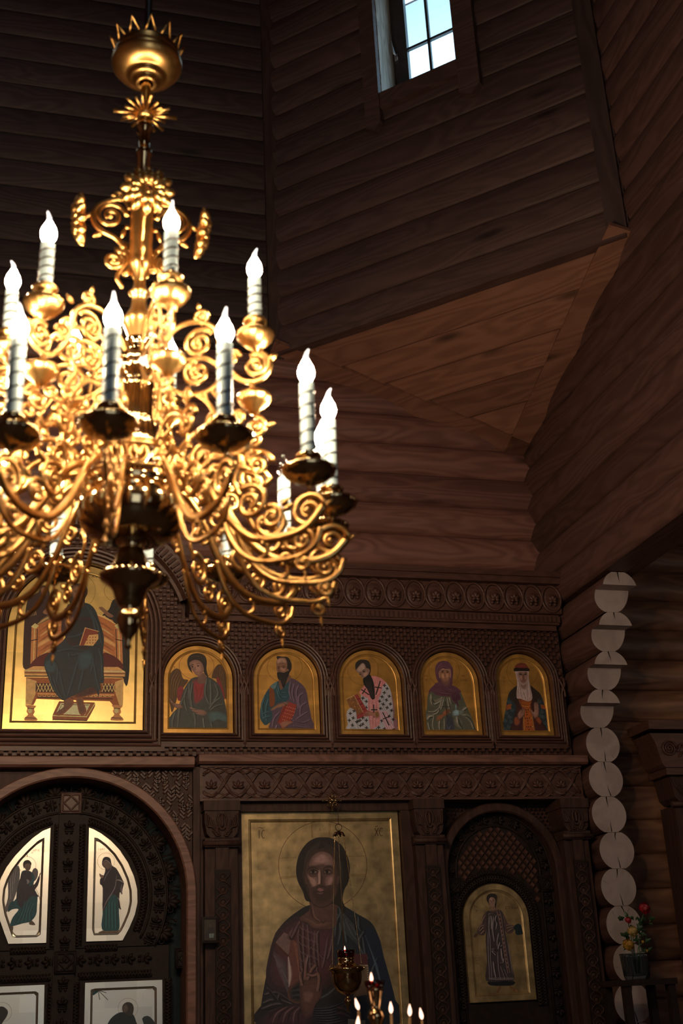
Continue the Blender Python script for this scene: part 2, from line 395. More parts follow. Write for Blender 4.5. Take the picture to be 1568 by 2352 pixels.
m = MB(); m.box(XR+.24, 7.2, YF-.2, YB+.2, 5.3, 5.4); struct(m.build('ceiling_aisle', W_LOGX))

# the sloping boarded triangle that closes the corner under the drum
def lerp(a, b, t): return tuple(a[i]+(b[i]-a[i])*t for i in range(3))
nrm = Vector(B3)-Vector(A3); nrm = nrm.cross(Vector(C3)-Vector(A3)).normalized()
if nrm.z > 0: nrm = -nrm
mb = MB(); NP_ = 6
for i in range(NP_):
    t0, t1 = i/NP_, (i+1)/NP_; g = 0.0075; pr = [(t0+g*.3, -.05), (t0+g*.3, -.014), (t0+g*2, -.010), (t1-g*1.2, .016), (t1-g*.3, .012), (t1-g*.3, -.05)]
    vs = []
    for t, o in pr: vs += [tuple(Vector(lerp(A3, C3, t))+nrm*o), tuple(Vector(lerp(B3, C3, t))+nrm*o)]
    mb.add(vs, [(2*q, 2*q+1, 2*q+3, 2*q+2) for q in range(len(pr)-1)])
mb.add([tuple(Vector(p)-nrm*s) for s in (0.05, 0.09) for p in (A3, B3, C3)], [(0, 1, 2), (5, 4, 3), (0, 3, 4, 1), (1, 4, 5, 2), (2, 5, 3, 0)])
struct(mb.build('ceiling_corner', W_SQ))
def board(p, q, w, th, inward, n, name, mat):
    p, q, n = Vector(p), Vector(q), Vector(n).normalized(); t = (q-p).normalized(); s = n.cross(t).normalized()
    if s.dot(Vector(inward)) < 0: s = -s
    vs = [a+s*b+n*c for a in (p, q) for b in (0, w) for c in (-.004, th)]
    mb = MB(); mb.add(vs, [(0,1,3,2),(4,6,7,5),(0,4,5,1),(2,3,7,6),(0,2,6,4),(1,5,7,3)]); return struct(mb.build(name, mat))
ctr = (Vector(A3)+Vector(B3)+Vector(C3))/3
board(lerp(A3, C3, -.02), lerp(A3, C3, 1.0), 0.155, 0.028, ctr-Vector(A3), nrm, 'trim_1', W_SQ)
board(lerp(B3, C3, -.02), lerp(B3, C3, 1.0), 0.155, 0.028, ctr-Vector(B3), nrm, 'trim_2', W_SQ)
m = MB(); m.box(1.50, 1.60, YB-.055, YB+.02, 5.64, ZTOP); struct(m.build('trim_3', W_POST))
mb = MB(); vs = [diag(u, o, z) for z in (5.68, ZTOP) for o in (-.02, .05) for u in (ULEN-.13, ULEN-.01)]
mb.add(vs, [(0,2,3,1),(4,5,7,6),(0,1,5,4),(2,6,7,3),(0,4,6,2),(1,3,7,5)]); struct(mb.build('trim_4', W_POST))
mb = MB(); vs = [diag(u, o, z) for z in (5.66, 5.70) for o in (-.02, .055) for u in (0, ULEN-.02)]
mb.add(vs, [(0,2,3,1),(4,5,7,6),(0,1,5,4),(2,6,7,3),(0,4,6,2),(1,3,7,5)]); struct(mb.build('trim_5', W_DIAG))

# ------------------------------------------------------------------ window in the diagonal wall
def dbox(mb, u0, u1, o0, o1, z0, z1, mi=0):
    vs = [diag(u, o, z) for z in (z0, z1) for o in (o0, o1) for u in (u0, u1)]
    return mb.add(vs, [(0,2,3,1),(4,5,7,6),(0,1,5,4),(2,6,7,3),(0,4,6,2),(1,3,7,5)], mi)
win = empty('window_1', diag((WU0+WU1)/2, 0, WZ0), 'small window with a glazing-bar cross high in the slanting log wall', 'window'); win['kind'] = 'structure'
mb = MB()
for (a, b, zl) in ((0.855, WU0, 7.13), (WU1+.012, 1.72, 7.10)):
    pts = [(a, zl+.05), ((a+b)/2+.01, zl), (b, zl+.07), (b, WZ1+.12), (a, WZ1+.12)]
    vs = [diag(u, .03, z) for u, z in pts]+[diag(u, .075, z) for u, z in pts]; n = 5
    mb.add(vs, [tuple(range(n)), tuple(range(2*n-1, n-1, -1))]+[(i, n+i, n+(i+1) % n, (i+1) % n) for i in range(n)])
dbox(mb, WU0-.005, WU1+.015, .0, .06, WZ0-.13, WZ0); dbox(mb, .84, 1.74, .02, .08, WZ1, WZ1+.14)
mb.build('casing', W_DIAG, win)
mb = MB(); dbox(mb, WU0-.015, WU0+.002, -.25, .02, WZ0, WZ1); dbox(mb, WU1-.002, WU1+.012, -.25, .02, WZ0, WZ1); dbox(mb, WU0, WU1, -.25, .02, WZ0-.01, WZ0+.004); dbox(mb, WU0, WU1, -.25, .02, WZ1-.004, WZ1+.02)
mb.build('reveal', REVEAL, win)
DS = 0.22
gl = dgp(936, 120, DS)[0]; gr = WU1-.06
mb = MB()
dbox(mb, WU0, gl, -DS-.03, -DS+.01, WZ0, WZ1); dbox(mb, gr, WU1, -DS-.03, -DS+.01, WZ0, WZ1)
dbox(mb, WU0, WU1, -DS-.03, -DS+.01, WZ0-.02, WZ0+.05); dbox(mb, WU0, WU1, -DS-.03, -DS+.01, WZ1-.09, WZ1)
uv = dgp(985, 100, DS)[0]; zh = dgp(985, 91, DS)[1]
dbox(mb, uv-.010, uv+.010, -DS-.02, -DS+.004, WZ0, WZ1); dbox(mb, gl, gr, -DS-.02, -DS+.004, zh-.010, zh+.010)
mb.build('sash', DARKW, win)
mb = MB(); dbox(mb, gl, gr, -DS-.012, -DS-.008, WZ0, WZ1); mb.build('pane', PANE, win)
hu, hz = dgp(908, 128, DS-.03)
mb = MB(); dbox(mb, hu-.014, hu+.014, -DS+.01, -DS+.022, hz-.04, hz+.02); mb.tube([diag(hu, -DS+.02, hz), diag(hu, -DS+.055, hz), diag(hu-.004, -DS+.06, hz+.04), diag(hu-.012, -DS+.055, hz+.115)], [.008, .009, .008, .007], 8)
mb.build('handle', STEEL, win)
# white boarded eave outside, above the window
mb = MB()
for i in range(5):
    dbox(mb, -0.6, 3.2, -.40-.09*(i+1)+.006, -.40-.09*i, 8.60+.012*i, 8.62+.012*i)
eave = struct(mb.build('trim_6', plain('eave_board_white', (0.85, 0.9, 0.92), 0.6)))

# ------------------------------------------------------------------ log ends beside the icon screen
CX, RL = 3.44, 0.112
stub = empty('wall_partition', (CX, 6.9, 0), 'stack of pale sawn log ends stepping outwards at the right end of the icon screen', 'log wall'); stub['kind'] = 'structure'
YJ = {2: 6.54, 3: 6.42, 4: 6.29, 5: 6.15}
for j in range(-13, 6):
    top = EYE+1.2525+0.209*j; zc = top-0.1045
    if zc < 0.05: continue
    yj = YJ.get(j, 6.66); yp = YJ.get(j-1, 6.66); jx = 0.012*math.sin(j*2.3)
    rows = []
    ts = [-1+2*i/16 for i in range(17)]
    for t in ts:
        z = t*0.1035
        if j < 2: rows.append((z, yj))
        else:
            ch = 0.022
            if z <= ch:
                s = (ch-z)/(ch+0.1035); rows.append((z, yp-(yp-yj)*(0.30*(1-s)**2)+0.004))
            else:
                if not rows or rows[-1][1] != yj:
                    rows.append((ch, yp-(yp-yj)*0.30+0.004)); rows.append((ch, yj))
                rows.append((z, yj))
    mb = MB(); vs = []; n = len(rows)
    for z, y in rows:
        hw = math.sqrt(max(1e-4, RL**2-z*z))
        vs += [(CX+jx-hw, y, zc+z), (CX+jx+hw, y, zc+z), (CX+jx-hw, YB-.02, zc+z), (CX+jx+hw, YB-.02, zc+z)]
    fs = [(4*i, 4*i+1, 4*i+5, 4*i+4) for i in range(n-1)]
    mb.add(vs, fs, 0)
    mb.add(vs, [(4*i+4, 4*i+6, 4*i+2, 4*i) for i in range(n-1)]+[(4*i+1, 4*i+3, 4*i+7, 4*i+5) for i in range(n-1)], 1, False)
    lg = mb.build('log', [W_END, W_LOGY], stub)
    # drying cracks
    cb = MB(); rr = random.Random(j+40)
    def wedge(x0, z0, x1, z1, w, yy):
        dx, dz = x1-x0, z1-z0; l = math.hypot(dx, dz); px_, pz_ = -dz/l*w, dx/l*w
        xm, zm = (x0+x1)/2+rr.uniform(-.004, .004), (z0+z1)/2
        cb.add([(CX+jx+x0-px_, yy, zc+z0-pz_), (CX+jx+x0+px_, yy, zc+z0+pz_), (CX+jx+xm+px_*.6, yy, zc+zm+pz_*.6), (CX+jx+x1, yy, zc+z1), (CX+jx+xm-px_*.6, yy, zc+zm-pz_*.6),
                ], [(0, 1, 2, 3, 4)])
    wedge(rr.uniform(-.01, .01), .103, rr.uniform(-.008, .012), .05+rr.uniform(-.015, .01), .0045, yj-.0012)
    if j < 2:
        wedge(rr.uniform(-.02, .02), -.10, rr.uniform(-.01, .01), -.03, .0035, yj-.0012)
        for q in range(rr.choice((0, 1, 2))):
            a = rr.uniform(0, 2*PI); l = rr.uniform(.05, .075); wedge(.1*math.cos(a), .1*math.sin(a), l*math.cos(a+.15), l*math.sin(a+.15), .0009, yj-.0012)
    cb.build('crack', W_CRACK, stub)

# ================================================================== the carved icon screen
YP = 6.80                                   # face of the woven upper panel
AX = 0.284                                  # middle axis of the screen
screen = empty('icon_screen', (AX, YP, 0), 'tall dark carved wooden icon screen with woven panels, arches and ledges', 'icon screen')
FL = 3.31                                   # right end of the screen
# ---- row icons: x of right edge, z of head ; equal boards 0.404 wide
YI = 6.832
row = []
for (rx, ry), (tx, ty) in zip([(536.9, 1683.1), (735.9, 1687.1), (929.4, 1689), (1110, 1690.8), (1273.8, 1691.2)], [(455, 1480), (657, 1487.6), (848, 1493), (1032, 1500), (1203, 1505)]):
    row.append((0, XZ(rx, ry, YI)[1], XZ(tx, ty, YI)[1]))
ZB = sum(r[1] for r in row)/5; ZT = sum(r[2] for r in row)/5
HW = 0.194                                  # half width of a row icon (the last one is narrower)
HWS = [0.203, 0.200, 0.200, 0.196, 0.184]
row = [(x, r[1], r[2]) for x, r in zip((0.990, 1.514, 2.034, 2.543, 3.031), row)]
THR = dict(cx=AX, hw=0.388, zb=XZ(165, 1677, YI)[1], zt=XZ(165, 1297, YI)[1])

def inset(path, d):
    'shift a closed outline inwards by d (outline runs clockwise as seen by the viewer)'
    n = len(path); out = []
    for i in range(n):
        a = np.array(path[i])-np.array(path[i-1]); b = np.array(path[(i+1) % n])-np.array(path[i])
        a = a/np.linalg.norm(a); b = b/np.linalg.norm(b); na = np.array([a[1], -a[0]]); nb = np.array([b[1], -b[0]])
        mv = na+nb; mv = mv/np.linalg.norm(mv); mv = mv/max(.5, mv.dot(na)); out.append((path[i][0]+mv[0]*d, path[i][1]+mv[1]*d))
    return out
def icon_board(outline, y, mat, rim=0.03, depth=0.008, bev=0.010, thick=0.03, name='panel', parent=None, rim2=None):
    'gilded board with a raised border and a sunk field; outline clockwise'
    mb = MB(); n = len(outline); o1 = inset(outline, rim); o2 = inset(o1, bev*.5); o3 = inset(o1, bev)
    rings = [(outline, y+thick), (outline, y+.002), (inset(outline, .002), y), (o1, y), (o2, y+depth*.35), (o3, y+depth)]
    vs = [(x, yy, z) for r, yy in rings for x, z in r]; fs = []
    for k in range(len(rings)-1):
        for i in range(n): fs.append((k*n+i, (k+1)*n+i, (k+1)*n+(i+1) % n, k*n+(i+1) % n))
    mb.add(vs, fs, 0)
    mb.add([(x, y+depth, z) for x, z in o3], [tuple(range(n-1, -1, -1))], 0)
    mb.add([(x, y+thick, z) for x, z in outline], [tuple(range(n))], 0)
    mb.tube([(x, y-.0002, z) for x, z in o1], 0.0011, 4, 1, closed=True)       # dark incised line
    return mb.build(name, [mat, GROOVE], parent)

# ---- woven panel
def weave(mb, x0, x1, z0, z1, cw, ch, y, inside, amp=0.007, sunk=0.022):
    nx = int((x1-x0)/cw); nz = int((z1-z0)/ch)
    for i in range(nx):
        for j in range(nz):
            if (i+j) % 2: continue
            a, b = x0+i*cw, x0+(i+1)*cw; c, d = z0+j*ch, z0+(j+1)*ch
            if not inside((a+b)/2, (c+d)/2): continue
            a += cw*.09; b -= cw*.09; c += ch*.02; d -= ch*.02
            vs = []
            for t, o in ((0, 0.0), (.2, .75), (.5, 1.0), (.8, .75), (1, 0.0)):
                zz = c+(d-c)*t; vs += [(a, y-amp*o, zz), (b, y-amp*o, zz)]
            q = len(vs); mb.add(vs+[(a, y+sunk, c), (b, y+sunk, c), (a, y+sunk, d), (b, y+sunk, d)], [(2*k, 2*k+1, 2*k+3, 2*k+2) for k in range(4)]+[(0, 2, 4, 6, 8, q+2, q), (9, 7, 5, 3, 1, q+1, q+3), (1, 0, q, q+1), (8, 9, q+3, q+2)], 0)
def frame_out(cx, hw, zs, zb, x, z, ext):
    if abs(x-cx) < hw+ext and zb-ext < z <= zs: return True
    return z > zs and math.hypot(x-cx, z-zs) < hw+ext
HWt = THR['hw']; ZS = ZT-HW; ZSt = THR['zt']-HWt
ARC_R0, ARC_R1, ARC_C = 0.0, 0.0, (AX, 0)
p1 = XZ(350, 1270, 6.74); p2 = XZ(430, 1390, 6.74)
# circle through the two measured points of the great arch, centred on the axis
czs = ((p1[0]-AX)**2+p1[1]**2-(p2[0]-AX)**2-p2[1]**2)/(2*(p1[1]-p2[1])); AR = math.hypot(p1[0]-AX, p1[1]-czs)
ZPT = XZ(1000, 1440, YP)[1]; ZPB = XZ(1000, 1736, YP)[1]
def in_panel(x, z):
    if z > ZPT and math.hypot(x-AX, z-czs) > AR-.03: return False
    if frame_out(AX, HWt, ZSt, THR['zb'], x, z, .10): return False
    for (cx, zb, zt), hw in zip(row, HWS):
        if frame_out(cx, hw, ZT-hw, ZB, x, z, .048): return False
    return True
mb = MB()
# backing with openings is simply a board set behind the icons
mb.box(AX-1.3, FL, 6.875, 6.93, ZPB-.02, ZPT+.02)
mb.prism([(AX+AR*math.cos(PI*k/20), czs+AR*math.sin(PI*k/20)) for k in range(21)]+[(AX-AR, ZPB), (AX+AR, ZPB)], 6.875, 6.93)
backb = mb.build('backing_board', W_CARVE, screen)
mb = MB(); CW, CH = 0.0225, 0.0255
weave(mb, AX-0.75, FL-.01, ZPB, czs+AR, CW, CH, YP, in_panel)
# flush ground of the weave as a fine grid of squares, left open where the icons stand
gx = np.arange(AX-0.75, FL-.005, CW); gz = np.arange(ZPB, czs+AR, CH)
for i in range(len(gx)):
    for j in range(len(gz)):
        a, c = gx[i], gz[j]
        if in_panel(a+CW/2, c+CH/2): mb.add([(a, YP+.022, c), (a+CW, YP+.022, c), (a+CW, YP+.022, c+CH), (a, YP+.022, c+CH)], [(0, 1, 2, 3)])
mb.build('woven_panel', W_CARVE, screen)

# ---- arched frames (three ridges round each icon)
def ridges(w, y, k=3, h=0.016, y_in=6.87):
    pr = [(0.0, y_in), (0.0, y-.004)]; s = w/k
    for i in range(k):
        pr += [(s*(i+.12), y-h), (s*(i+.55), y-h*1.15), (s*(i+.82), y-h*.8), (s*(i+.9), y+.002), (s*(i+1.0), y+.002)]
    return pr+[(w, y+.012)]
for (cx, zb, zt), HW in zip(row, HWS):
    ZS = ZT-HW; mb = MB(); P = arch(cx, ZB-.004, ZS, HW+.004, 28)
    mb.sweep(P, [(d, y) for d, y in ridges(.052, YP)], closed=True)
    # straight outer fillets that rise to the knots between the arches
    for s in (-1, 1):
        x = cx+s*(HW+.064); zk = ZS-.05
        pts = cr([(x, YP-.006, ZB-.07), (x, YP-.006, ZB+.1), (x, YP-.006, zk-.05), (x+s*.003, YP-.014, zk-.01), (x+s*.018, YP-.018, zk+.03), (x+s*.02, YP-.01, zk+.07)], 6)
        mb.tube(pts, .009, 6)
        pts = cr([(x-s*.012, YP-.016, zk+.065), (x+s*.002, YP-.02, zk+.02), (x+s*.016, YP-.016, zk-.012), (x+s*.02, YP-.01, zk-.05)], 6)
        mb.tube(pts, .007, 6)
    mb.box(cx-HW-.058, cx+HW+.058, YP-.012, YP+.02, ZB-.086, ZB-.056)
    mb.build('icon_frame', W_CARVE, screen)
mb = MB(); P = arch(AX, THR['zb']-.004, ZSt, HWt+.004, 36)
mb.sweep(P, ridges(.10, YP, 4, .02), closed=True)
mb.box(AX-HWt-.12, AX+HWt+.12, YP-.012, YP+.02, THR['zb']-.125, THR['zb']-.10)
mb.build('icon_frame', W_CARVE, screen)

# ---- great arch over the middle with a dentilled band
mb = MB(); n = 40; a0 = math.asin(max(-1, min(1, (XZ(440, 1376, 6.74)[1]-czs)/AR)))
arcp = [(AX+AR*math.cos(a0+(PI-2*a0)*k/n), czs+AR*math.sin(a0+(PI-2*a0)*k/n)) for k in range(n+1)]
mb.sweep(arcp, [(.03, 6.80), (.03, 6.76), (.012, 6.755), (.0, 6.765), (-.01, 6.74), (-.095, 6.72), (-.105, 6.70), (-.16, 6.69), (-.165, 6.80)])
for k in range(52):
    a = a0+(PI-2*a0)*(k+.5)/52; r0, r1 = AR+.012, AR+.07
    c, s = math.cos(a), math.sin(a); w = .008
    q = [(AX+r*c+t*s*w, czs+r*s-t*c*w) for r, t in ((r0, -1), (r0, 1), (r1, 1), (r1, -1))]
    mb.prism(q, 6.706, 6.76)
mb.build('arch_band', W_CARVE, screen)

# ---- cornice: board, medallions, dentils
YC = 6.70
zc0 = XZ(1100, 1319, 6.66)[1]; zc1 = XZ(1100, 1337, YC)[1]; zm0 = zc1; zm1 = XZ(1100, 1401, YC)[1]; zd1 = XZ(1100, 1431, 6.76)[1]
XM0 = XZ(446, 1370, YC)[0]; XM1 = XZ(1288, 1375, YC)[0]
mb = MB(); mb.box(XM0-.06, XM1+.03, 6.66, 6.95, zm0-.004, zc0+.02); mb.box(XM0-.06, XM1+.02, 6.645, 6.95, zc0-.002, zc0+.035)
mb.build('cornice_board', W_CARVE, screen)
fr = MB(); fr.box(XM0-.02, XM1, YC+.012, 6.95, zm1-.004, zm0); fr.build('frieze_board', W_CARVE, screen)
nmed = 18; pm = (XM1-XM0)/nmed; zmc = (zm0+zm1)/2; rm = (zm0-zm1)/2*.93
for i in range(nmed):
    cx = XM0+pm*(i+.5); mb = MB()
    mb.tube([(cx+rm*.98*pm/2/rm*math.cos(2*PI*k/28), YC+.006, zmc+rm*math.sin(2*PI*k/28)) for k in range(28)], .009, 6, closed=True)
    mb.ball((cx, YC+.014, zmc), rm*.8, 0, 14, 6, (pm/2/rm*.95, .10, 1))
    for ang, ln, w in ((PI/2, .052, .017), (PI/2-.75, .046, .014), (PI/2+.75, .046, .014), (PI/2-1.75, .030, .012), (PI/2+1.75, .030, .012)):
        d = (math.cos(ang), math.sin(ang)); b0 = (cx, zmc-.022)
        pts = [(b0[0]+d[0]*ln*t, YC-.004-.010*math.sin(PI*min(1, t+.15)), b0[1]+d[1]*ln*t) for t in (0, .25, .5, .75, .93, 1.0)]
        mb.tube(pts, [w*.25, w*.8, w, w*.75, w*.3, .001], 6)
    for sx in (-1, 1): mb.ball((cx+sx*.017, YC-.002, zmc-.04), .011)
    mb.build('medallion', W_CARVE, screen)
mb = MB(); mb.box(XM0-.02, XM1-.01, 6.745, 6.95, zd1, zm1-.002); mb.box(XM0-.02, XM1-.02, 6.775, 6.95, ZPT-.01, zd1+.002)
nd_ = int((XM1-XM0)/.030)
for i in range(nd_):
    x = XM0+(i+.5)*(XM1-XM0)/nd_; mb.box(x-.011, x+.0085, 6.734, 6.75, zd1+.012, zm1-.014)
mb.build('dentil_band', W_CARVE, screen)

# ---- ledges above the doors
def ledge(name, x0, x1, y, zt, zb, yb):
    mb = MB(); h = zt-zb
    mb.add([(x0, yy, z) for yy, z in ((yb, zt), (y, zt), (y-.004, zt-.006), (y-.004, zb+.012), (y+.012, zb), (yb, zb))]+[(x1, yy, z) for yy, z in ((yb, zt), (y, zt), (y-.004, zt-.006), (y-.004, zb+.012), (y+.012, zb), (yb, zb))],
           [(0, 1, 7, 6), (1, 2, 8, 7), (2, 3, 9, 8), (3, 4, 10, 9), (4, 5, 11, 10), (5, 0, 6, 11), (0, 5, 4, 3, 2, 1), (6, 7, 8, 9, 10, 11)])
    return mb.build(name, W_LEDGE, screen)
YL = 6.69
zt_, zb_ = XZ(900, 1733, YL)[1], XZ(900, 1754, YL)[1]
xl0, xl1 = XZ(457, 1740, YL)[0], XZ(1349, 1740, YL)[0]
ledge('ledge', xl0, xl1, YL, zt_, zb_, 6.93)
YLL = 6.70
ledge('ledge', AX-.69, XZ(446.5, 1750, YLL)[0], YLL, XZ(220, 1736.5, YLL)[1], XZ(220, 1761, YLL)[1], 6.93)

# ---- interlaced frieze under the right ledge
YZ = 6.745
zf0, zf1 = zb_, XZ(900, 1838, YZ)[1]
mb = MB(); mb.box(xl0+.012, xl1-.03, YZ, 6.93, zf1, zf0); zc = (zf0+zf1)/2; hh = (zf0-zf1)/2
mb.box(xl0+.012, xl1-.03, YZ-.012, YZ+.01, zf1, zf1+.014); mb.box(xl0+.012, xl1-.03, YZ-.012, YZ+.01, zf0-.012, zf0)
mb.build('frieze_board', W_CARVE, screen)
mb = MB(); T = .152; N = int((xl1-xl0)/T*26)
def strand(f, r, mi=0):
    pts = []
    for k in range(N+1):
        x = xl0+.03+(xl1-xl0-.08)*k/N; pts.append((x, YZ-.004-.006*math.sin(2*PI*(x-xl0)/T*2+f*1.7), zc+f_z(x, f)))
    mb.tube(pts, r, 5)
def f_z(x, f):
    p = 2*PI*(x-xl0)/T
    if f < 2: return hh*.72*math.sin(p/2+PI*f)*(1.0)
    return (hh*.70+hh*.16*math.sin(p+PI*(f % 2)))*(1 if f < 4 else -1)
for f in (0, 1): strand(f, .0075); strand(f+.06, .0055)
for f in (2, 3, 4, 5): strand(f, .0055)
nl = int((xl1-xl0)/T*1)
for i in range(nl*1):
    cx = xl0+T*(i+.5)+.0
    for ang in (PI/2, PI/2-.7, PI/2+.7, PI/2-1.35, PI/2+1.35):
        d = (math.cos(ang), math.sin(ang)); ln = .048 if abs(ang-PI/2) < 1 else .036
        mb.tube([(cx+d[0]*ln*t, YZ-.006-.006*math.sin(PI*t), zc-.028+d[1]*ln*t) for t in (0, .3, .6, .85, 1)], [.003, .008, .009, .006, .001], 5)
mb.build('interlace_carving', W_CARVE, screen)

# ---- pilasters with carved capitals and ring chains
def pilaster(xa, xb, ztop, zcap, y, seed=0):
    'xa..xb width of the capital, ztop..zcap its height'
    w = xb-xa; cx = (xa+xb)/2; h = ztop-zcap
    pil = empty('pilaster', (cx, y, 0), parent=None); pil.parent = screen; pil.location = Vector((cx, y, 0))-Vector(screen.location)
    mb = MB(); mb.box(xa-.006, xb+.006, y-.01, 6.93, ztop-.055, ztop)
    prof = [(-w/2, ztop-.055), (w/2, ztop-.055), (w/2, zcap+.10), (w/2-.012, zcap+.04), (w/2-.035, zcap+.015), (-w/2+.035, zcap+.015), (-w/2+.012, zcap+.04), (-w/2, zcap+.10)]
    mb.prism([(cx+x, z) for x, z in prof][::-1], y, 6.93)
    yf = y-.003
    for s in (-1, 1):
        for k, (a, b, c_) in enumerate([(.46, .30, .07), (.40, .24, .10), (.34, .18, .13), (.27, .10, .16)]):
            pts = cr([(cx+s*w*a, yf, ztop-.07-.012*k), (cx+s*w*(a-.04), yf-.004, ztop-.07-h*.3), (cx+s*w*b, yf-.006, zcap+h*.34), (cx+s*w*c_, yf-.005, zcap+.035+.01*k), (cx+s*w*(c_+.10), yf-.004, zcap+.03+.008*k), (cx+s*w*(c_+.13), yf-.002, zcap+.055)], 6)
            mb.tube(pts, .0055, 5)
        pts = cr([(cx, yf, zcap+.06), (cx+s*w*.06, yf-.004, ztop-.15), (cx+s*w*.13, yf-.004, ztop-.10), (cx+s*w*.05, yf-.003, ztop-.07)], 6); mb.tube(pts, .006, 5)
    mb.tube(cr([(cx, yf-.002, zcap+.08), (cx, yf-.008, ztop-.13), (cx, yf, ztop-.07)], 6), [.002]+[.008]*11+[.002], 5)
    mb.tube([(xa-.012, y+.0, zcap-.012), (xb+.012, y, zcap-.012)], .015, 10); mb.box(xa, xb, y, 6.93, zcap-.03, zcap+.018)
    mb.build('capital', W_CARVEZ_SHADED, pil)
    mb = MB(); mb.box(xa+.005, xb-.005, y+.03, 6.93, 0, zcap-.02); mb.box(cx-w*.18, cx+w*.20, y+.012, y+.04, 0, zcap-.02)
    mb.build('shaft', W_CARVEZ_SHADED, pil)
    mb = MB(); z = zcap-.19; c2 = cx+w*.02; mb.box(c2-.042, c2+.042, y+.008, y+.02, EYE-.6, z+.04)
    mb.build('chain_strip', W_GATE_SHADED, pil)
    mb = MB(); k = 0; dz = .066; z0 = z
    while z > EYE-.35:
        mb.tube([(c2+.021*math.cos(2*PI*q/16), y+.006, z+.021*math.sin(2*PI*q/16)) for q in range(16)], .004, 5, closed=True)
        mb.ball((c2, y+.008, z), .0125, 0, 10, 6, (1, .5, 1)); z -= dz
    for s in (0, 1):
        pts = [(c2+.036*math.cos(PI*q/10+s*PI)*1.0, y+.007-.004*math.sin(PI*q/5+s*PI), z0-dz*.5+.05-dz*q/10) for q in range(0, int((z0-z)/dz*10)+10)]
        mb.tube(pts, .0045, 5)
    mb.build('ring_chain', W_CARVEZ_SHADED, pil)
    return pil
YPL = 6.70
def pil_px(xa, xb, ya, yb, y=YPL):
    a = XZ(xa, ya, y); b = XZ(xb, ya, y); c = XZ((xa+xb)/2, yb, y); pilaster(a[0], b[0], a[1], c[1], y)
pil_px(470, 548, 1839, 1932); pil_px(949, 1015, 1835, 1925); pil_px(1286, 1346, 1834, 1915)

# ---- plain boards round the big icon and the posts between
YB_ = 6.80
def vboard(name, x0, x1, y0, z1, mat=W_CARVEZ_SHADED, y1=6.95, z0=0.0):
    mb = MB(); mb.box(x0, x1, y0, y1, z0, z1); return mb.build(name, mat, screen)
x_a = XZ(553.4, 1866, 6.83); x_b = XZ(912.6, 1861.6, 6.83)
mb = MB(); mb.box(XZ(548, 1850, 6.78)[0]-.03, XZ(946, 1850, 6.78)[0]+.02, 6.79, 6.95, x_a[1]-.002, zf1+.004)
mb.box(XZ(540, 1900, 6.78)[0]-.01, x_a[0]-.004, 6.80, 6.95, 0, x_a[1]); mb.box(x_b[0]+.004, XZ(949, 1900, 6.76)[0]+.03, 6.79, 6.95, 0, x_a[1])
mb.build('icon_surround', W_CARVEZ_SHADED, screen)
# ---- arch over the middle doors
GR = 0.683; GZ = XZ(165, 1768, 6.72)[1]-GR; GXR = XZ(446, 2040, 6.72)[0]
GR = GXR-AX; GZ = XZ(165, 1768, 6.72)[1]-GR
mb = MB(); P = arch(AX, 0, GZ, GR, 48)
mb.sweep(P[::-1], [(-.012, 6.80), (-.012, 6.72), (-.006, 6.712), (.034, 6.712), (.042, 6.722), (.042, 6.95)])
mb.build('door_arch', W_LEDGE, screen)
# herringbone woven spandrel
GX1 = XZ(452, 1900, 6.78)[0]; ztop_ = XZ(300, 1763, 6.78)[1]
mb = MB()
def sp_in(x, z): return z < ztop_-.01 and x < GX1-.028 and math.hypot(x-AX, z-GZ) > GR+.014 and z > GZ-.05 and x > AX
c45 = S2
L2, W2 = .052, .0155
for i in range(-90, 91):
    for j in range(-90, 91):
        u, v = i*W2, j*L2+(i % 4)*L2/4
        for o in (0, 1):
            if (i//2+j) % 2 != o: continue
            cu, cv = (u, v) if o == 0 else (v, u)
            x, z = AX+.45+(cu-cv)*c45, GZ+.45+(cu+cv)*c45
            if not sp_in(x, z): continue
            du, dv = (W2*.42, L2*.46) if o == 0 else (L2*.46, W2*.42)
            vs = []
            for sy, f in ((6.80, 1.0), (6.787, .7)):
                for a, b in ((-1, -1), (1, -1), (1, 1), (-1, 1)):
                    uu, vv = a*du*f, b*dv*f; vs.append((x+(uu-vv)*c45, sy, z+(uu+vv)*c45))
            mb.add(vs, [(0, 1, 5, 4), (1, 2, 6, 5), (2, 3, 7, 6), (3, 0, 4, 7), (4, 5, 6, 7)])
mb.build('woven_spandrel', W_CARVE, screen)
mb = MB(); n = 40
arcg = [(AX+(GR+.005)*math.cos(PI*k/n), GZ+(GR+.005)*math.sin(PI*k/n)) for k in range(n+1)]
for k in range(n):
    (xa, za), (xb, zb2) = arcg[k], arcg[k+1]
    mb.add([(xa, 6.80, za), (xb, 6.80, zb2), (xb, 6.80, ztop_), (xa, 6.80, ztop_)], [(0, 1, 2, 3)])
mb.box(AX+GR, GX1, 6.80, 6.95, 0, ztop_); mb.box(AX-GR-.05, AX-GR, 6.80, 6.95, 0, ztop_)
mb.box(GX1-.024, GX1+.012, 6.755, 6.95, 0, ztop_); mb.box(AX+GR+.04, AX+GR+.055, 6.775, 6.82, 0, GZ)
mb.build('door_surround', W_CARVEZ_SHADED, screen)
vboard('post', GX1+.012, XZ(480, 2000, 6.74)[0], 6.80, ztop_)

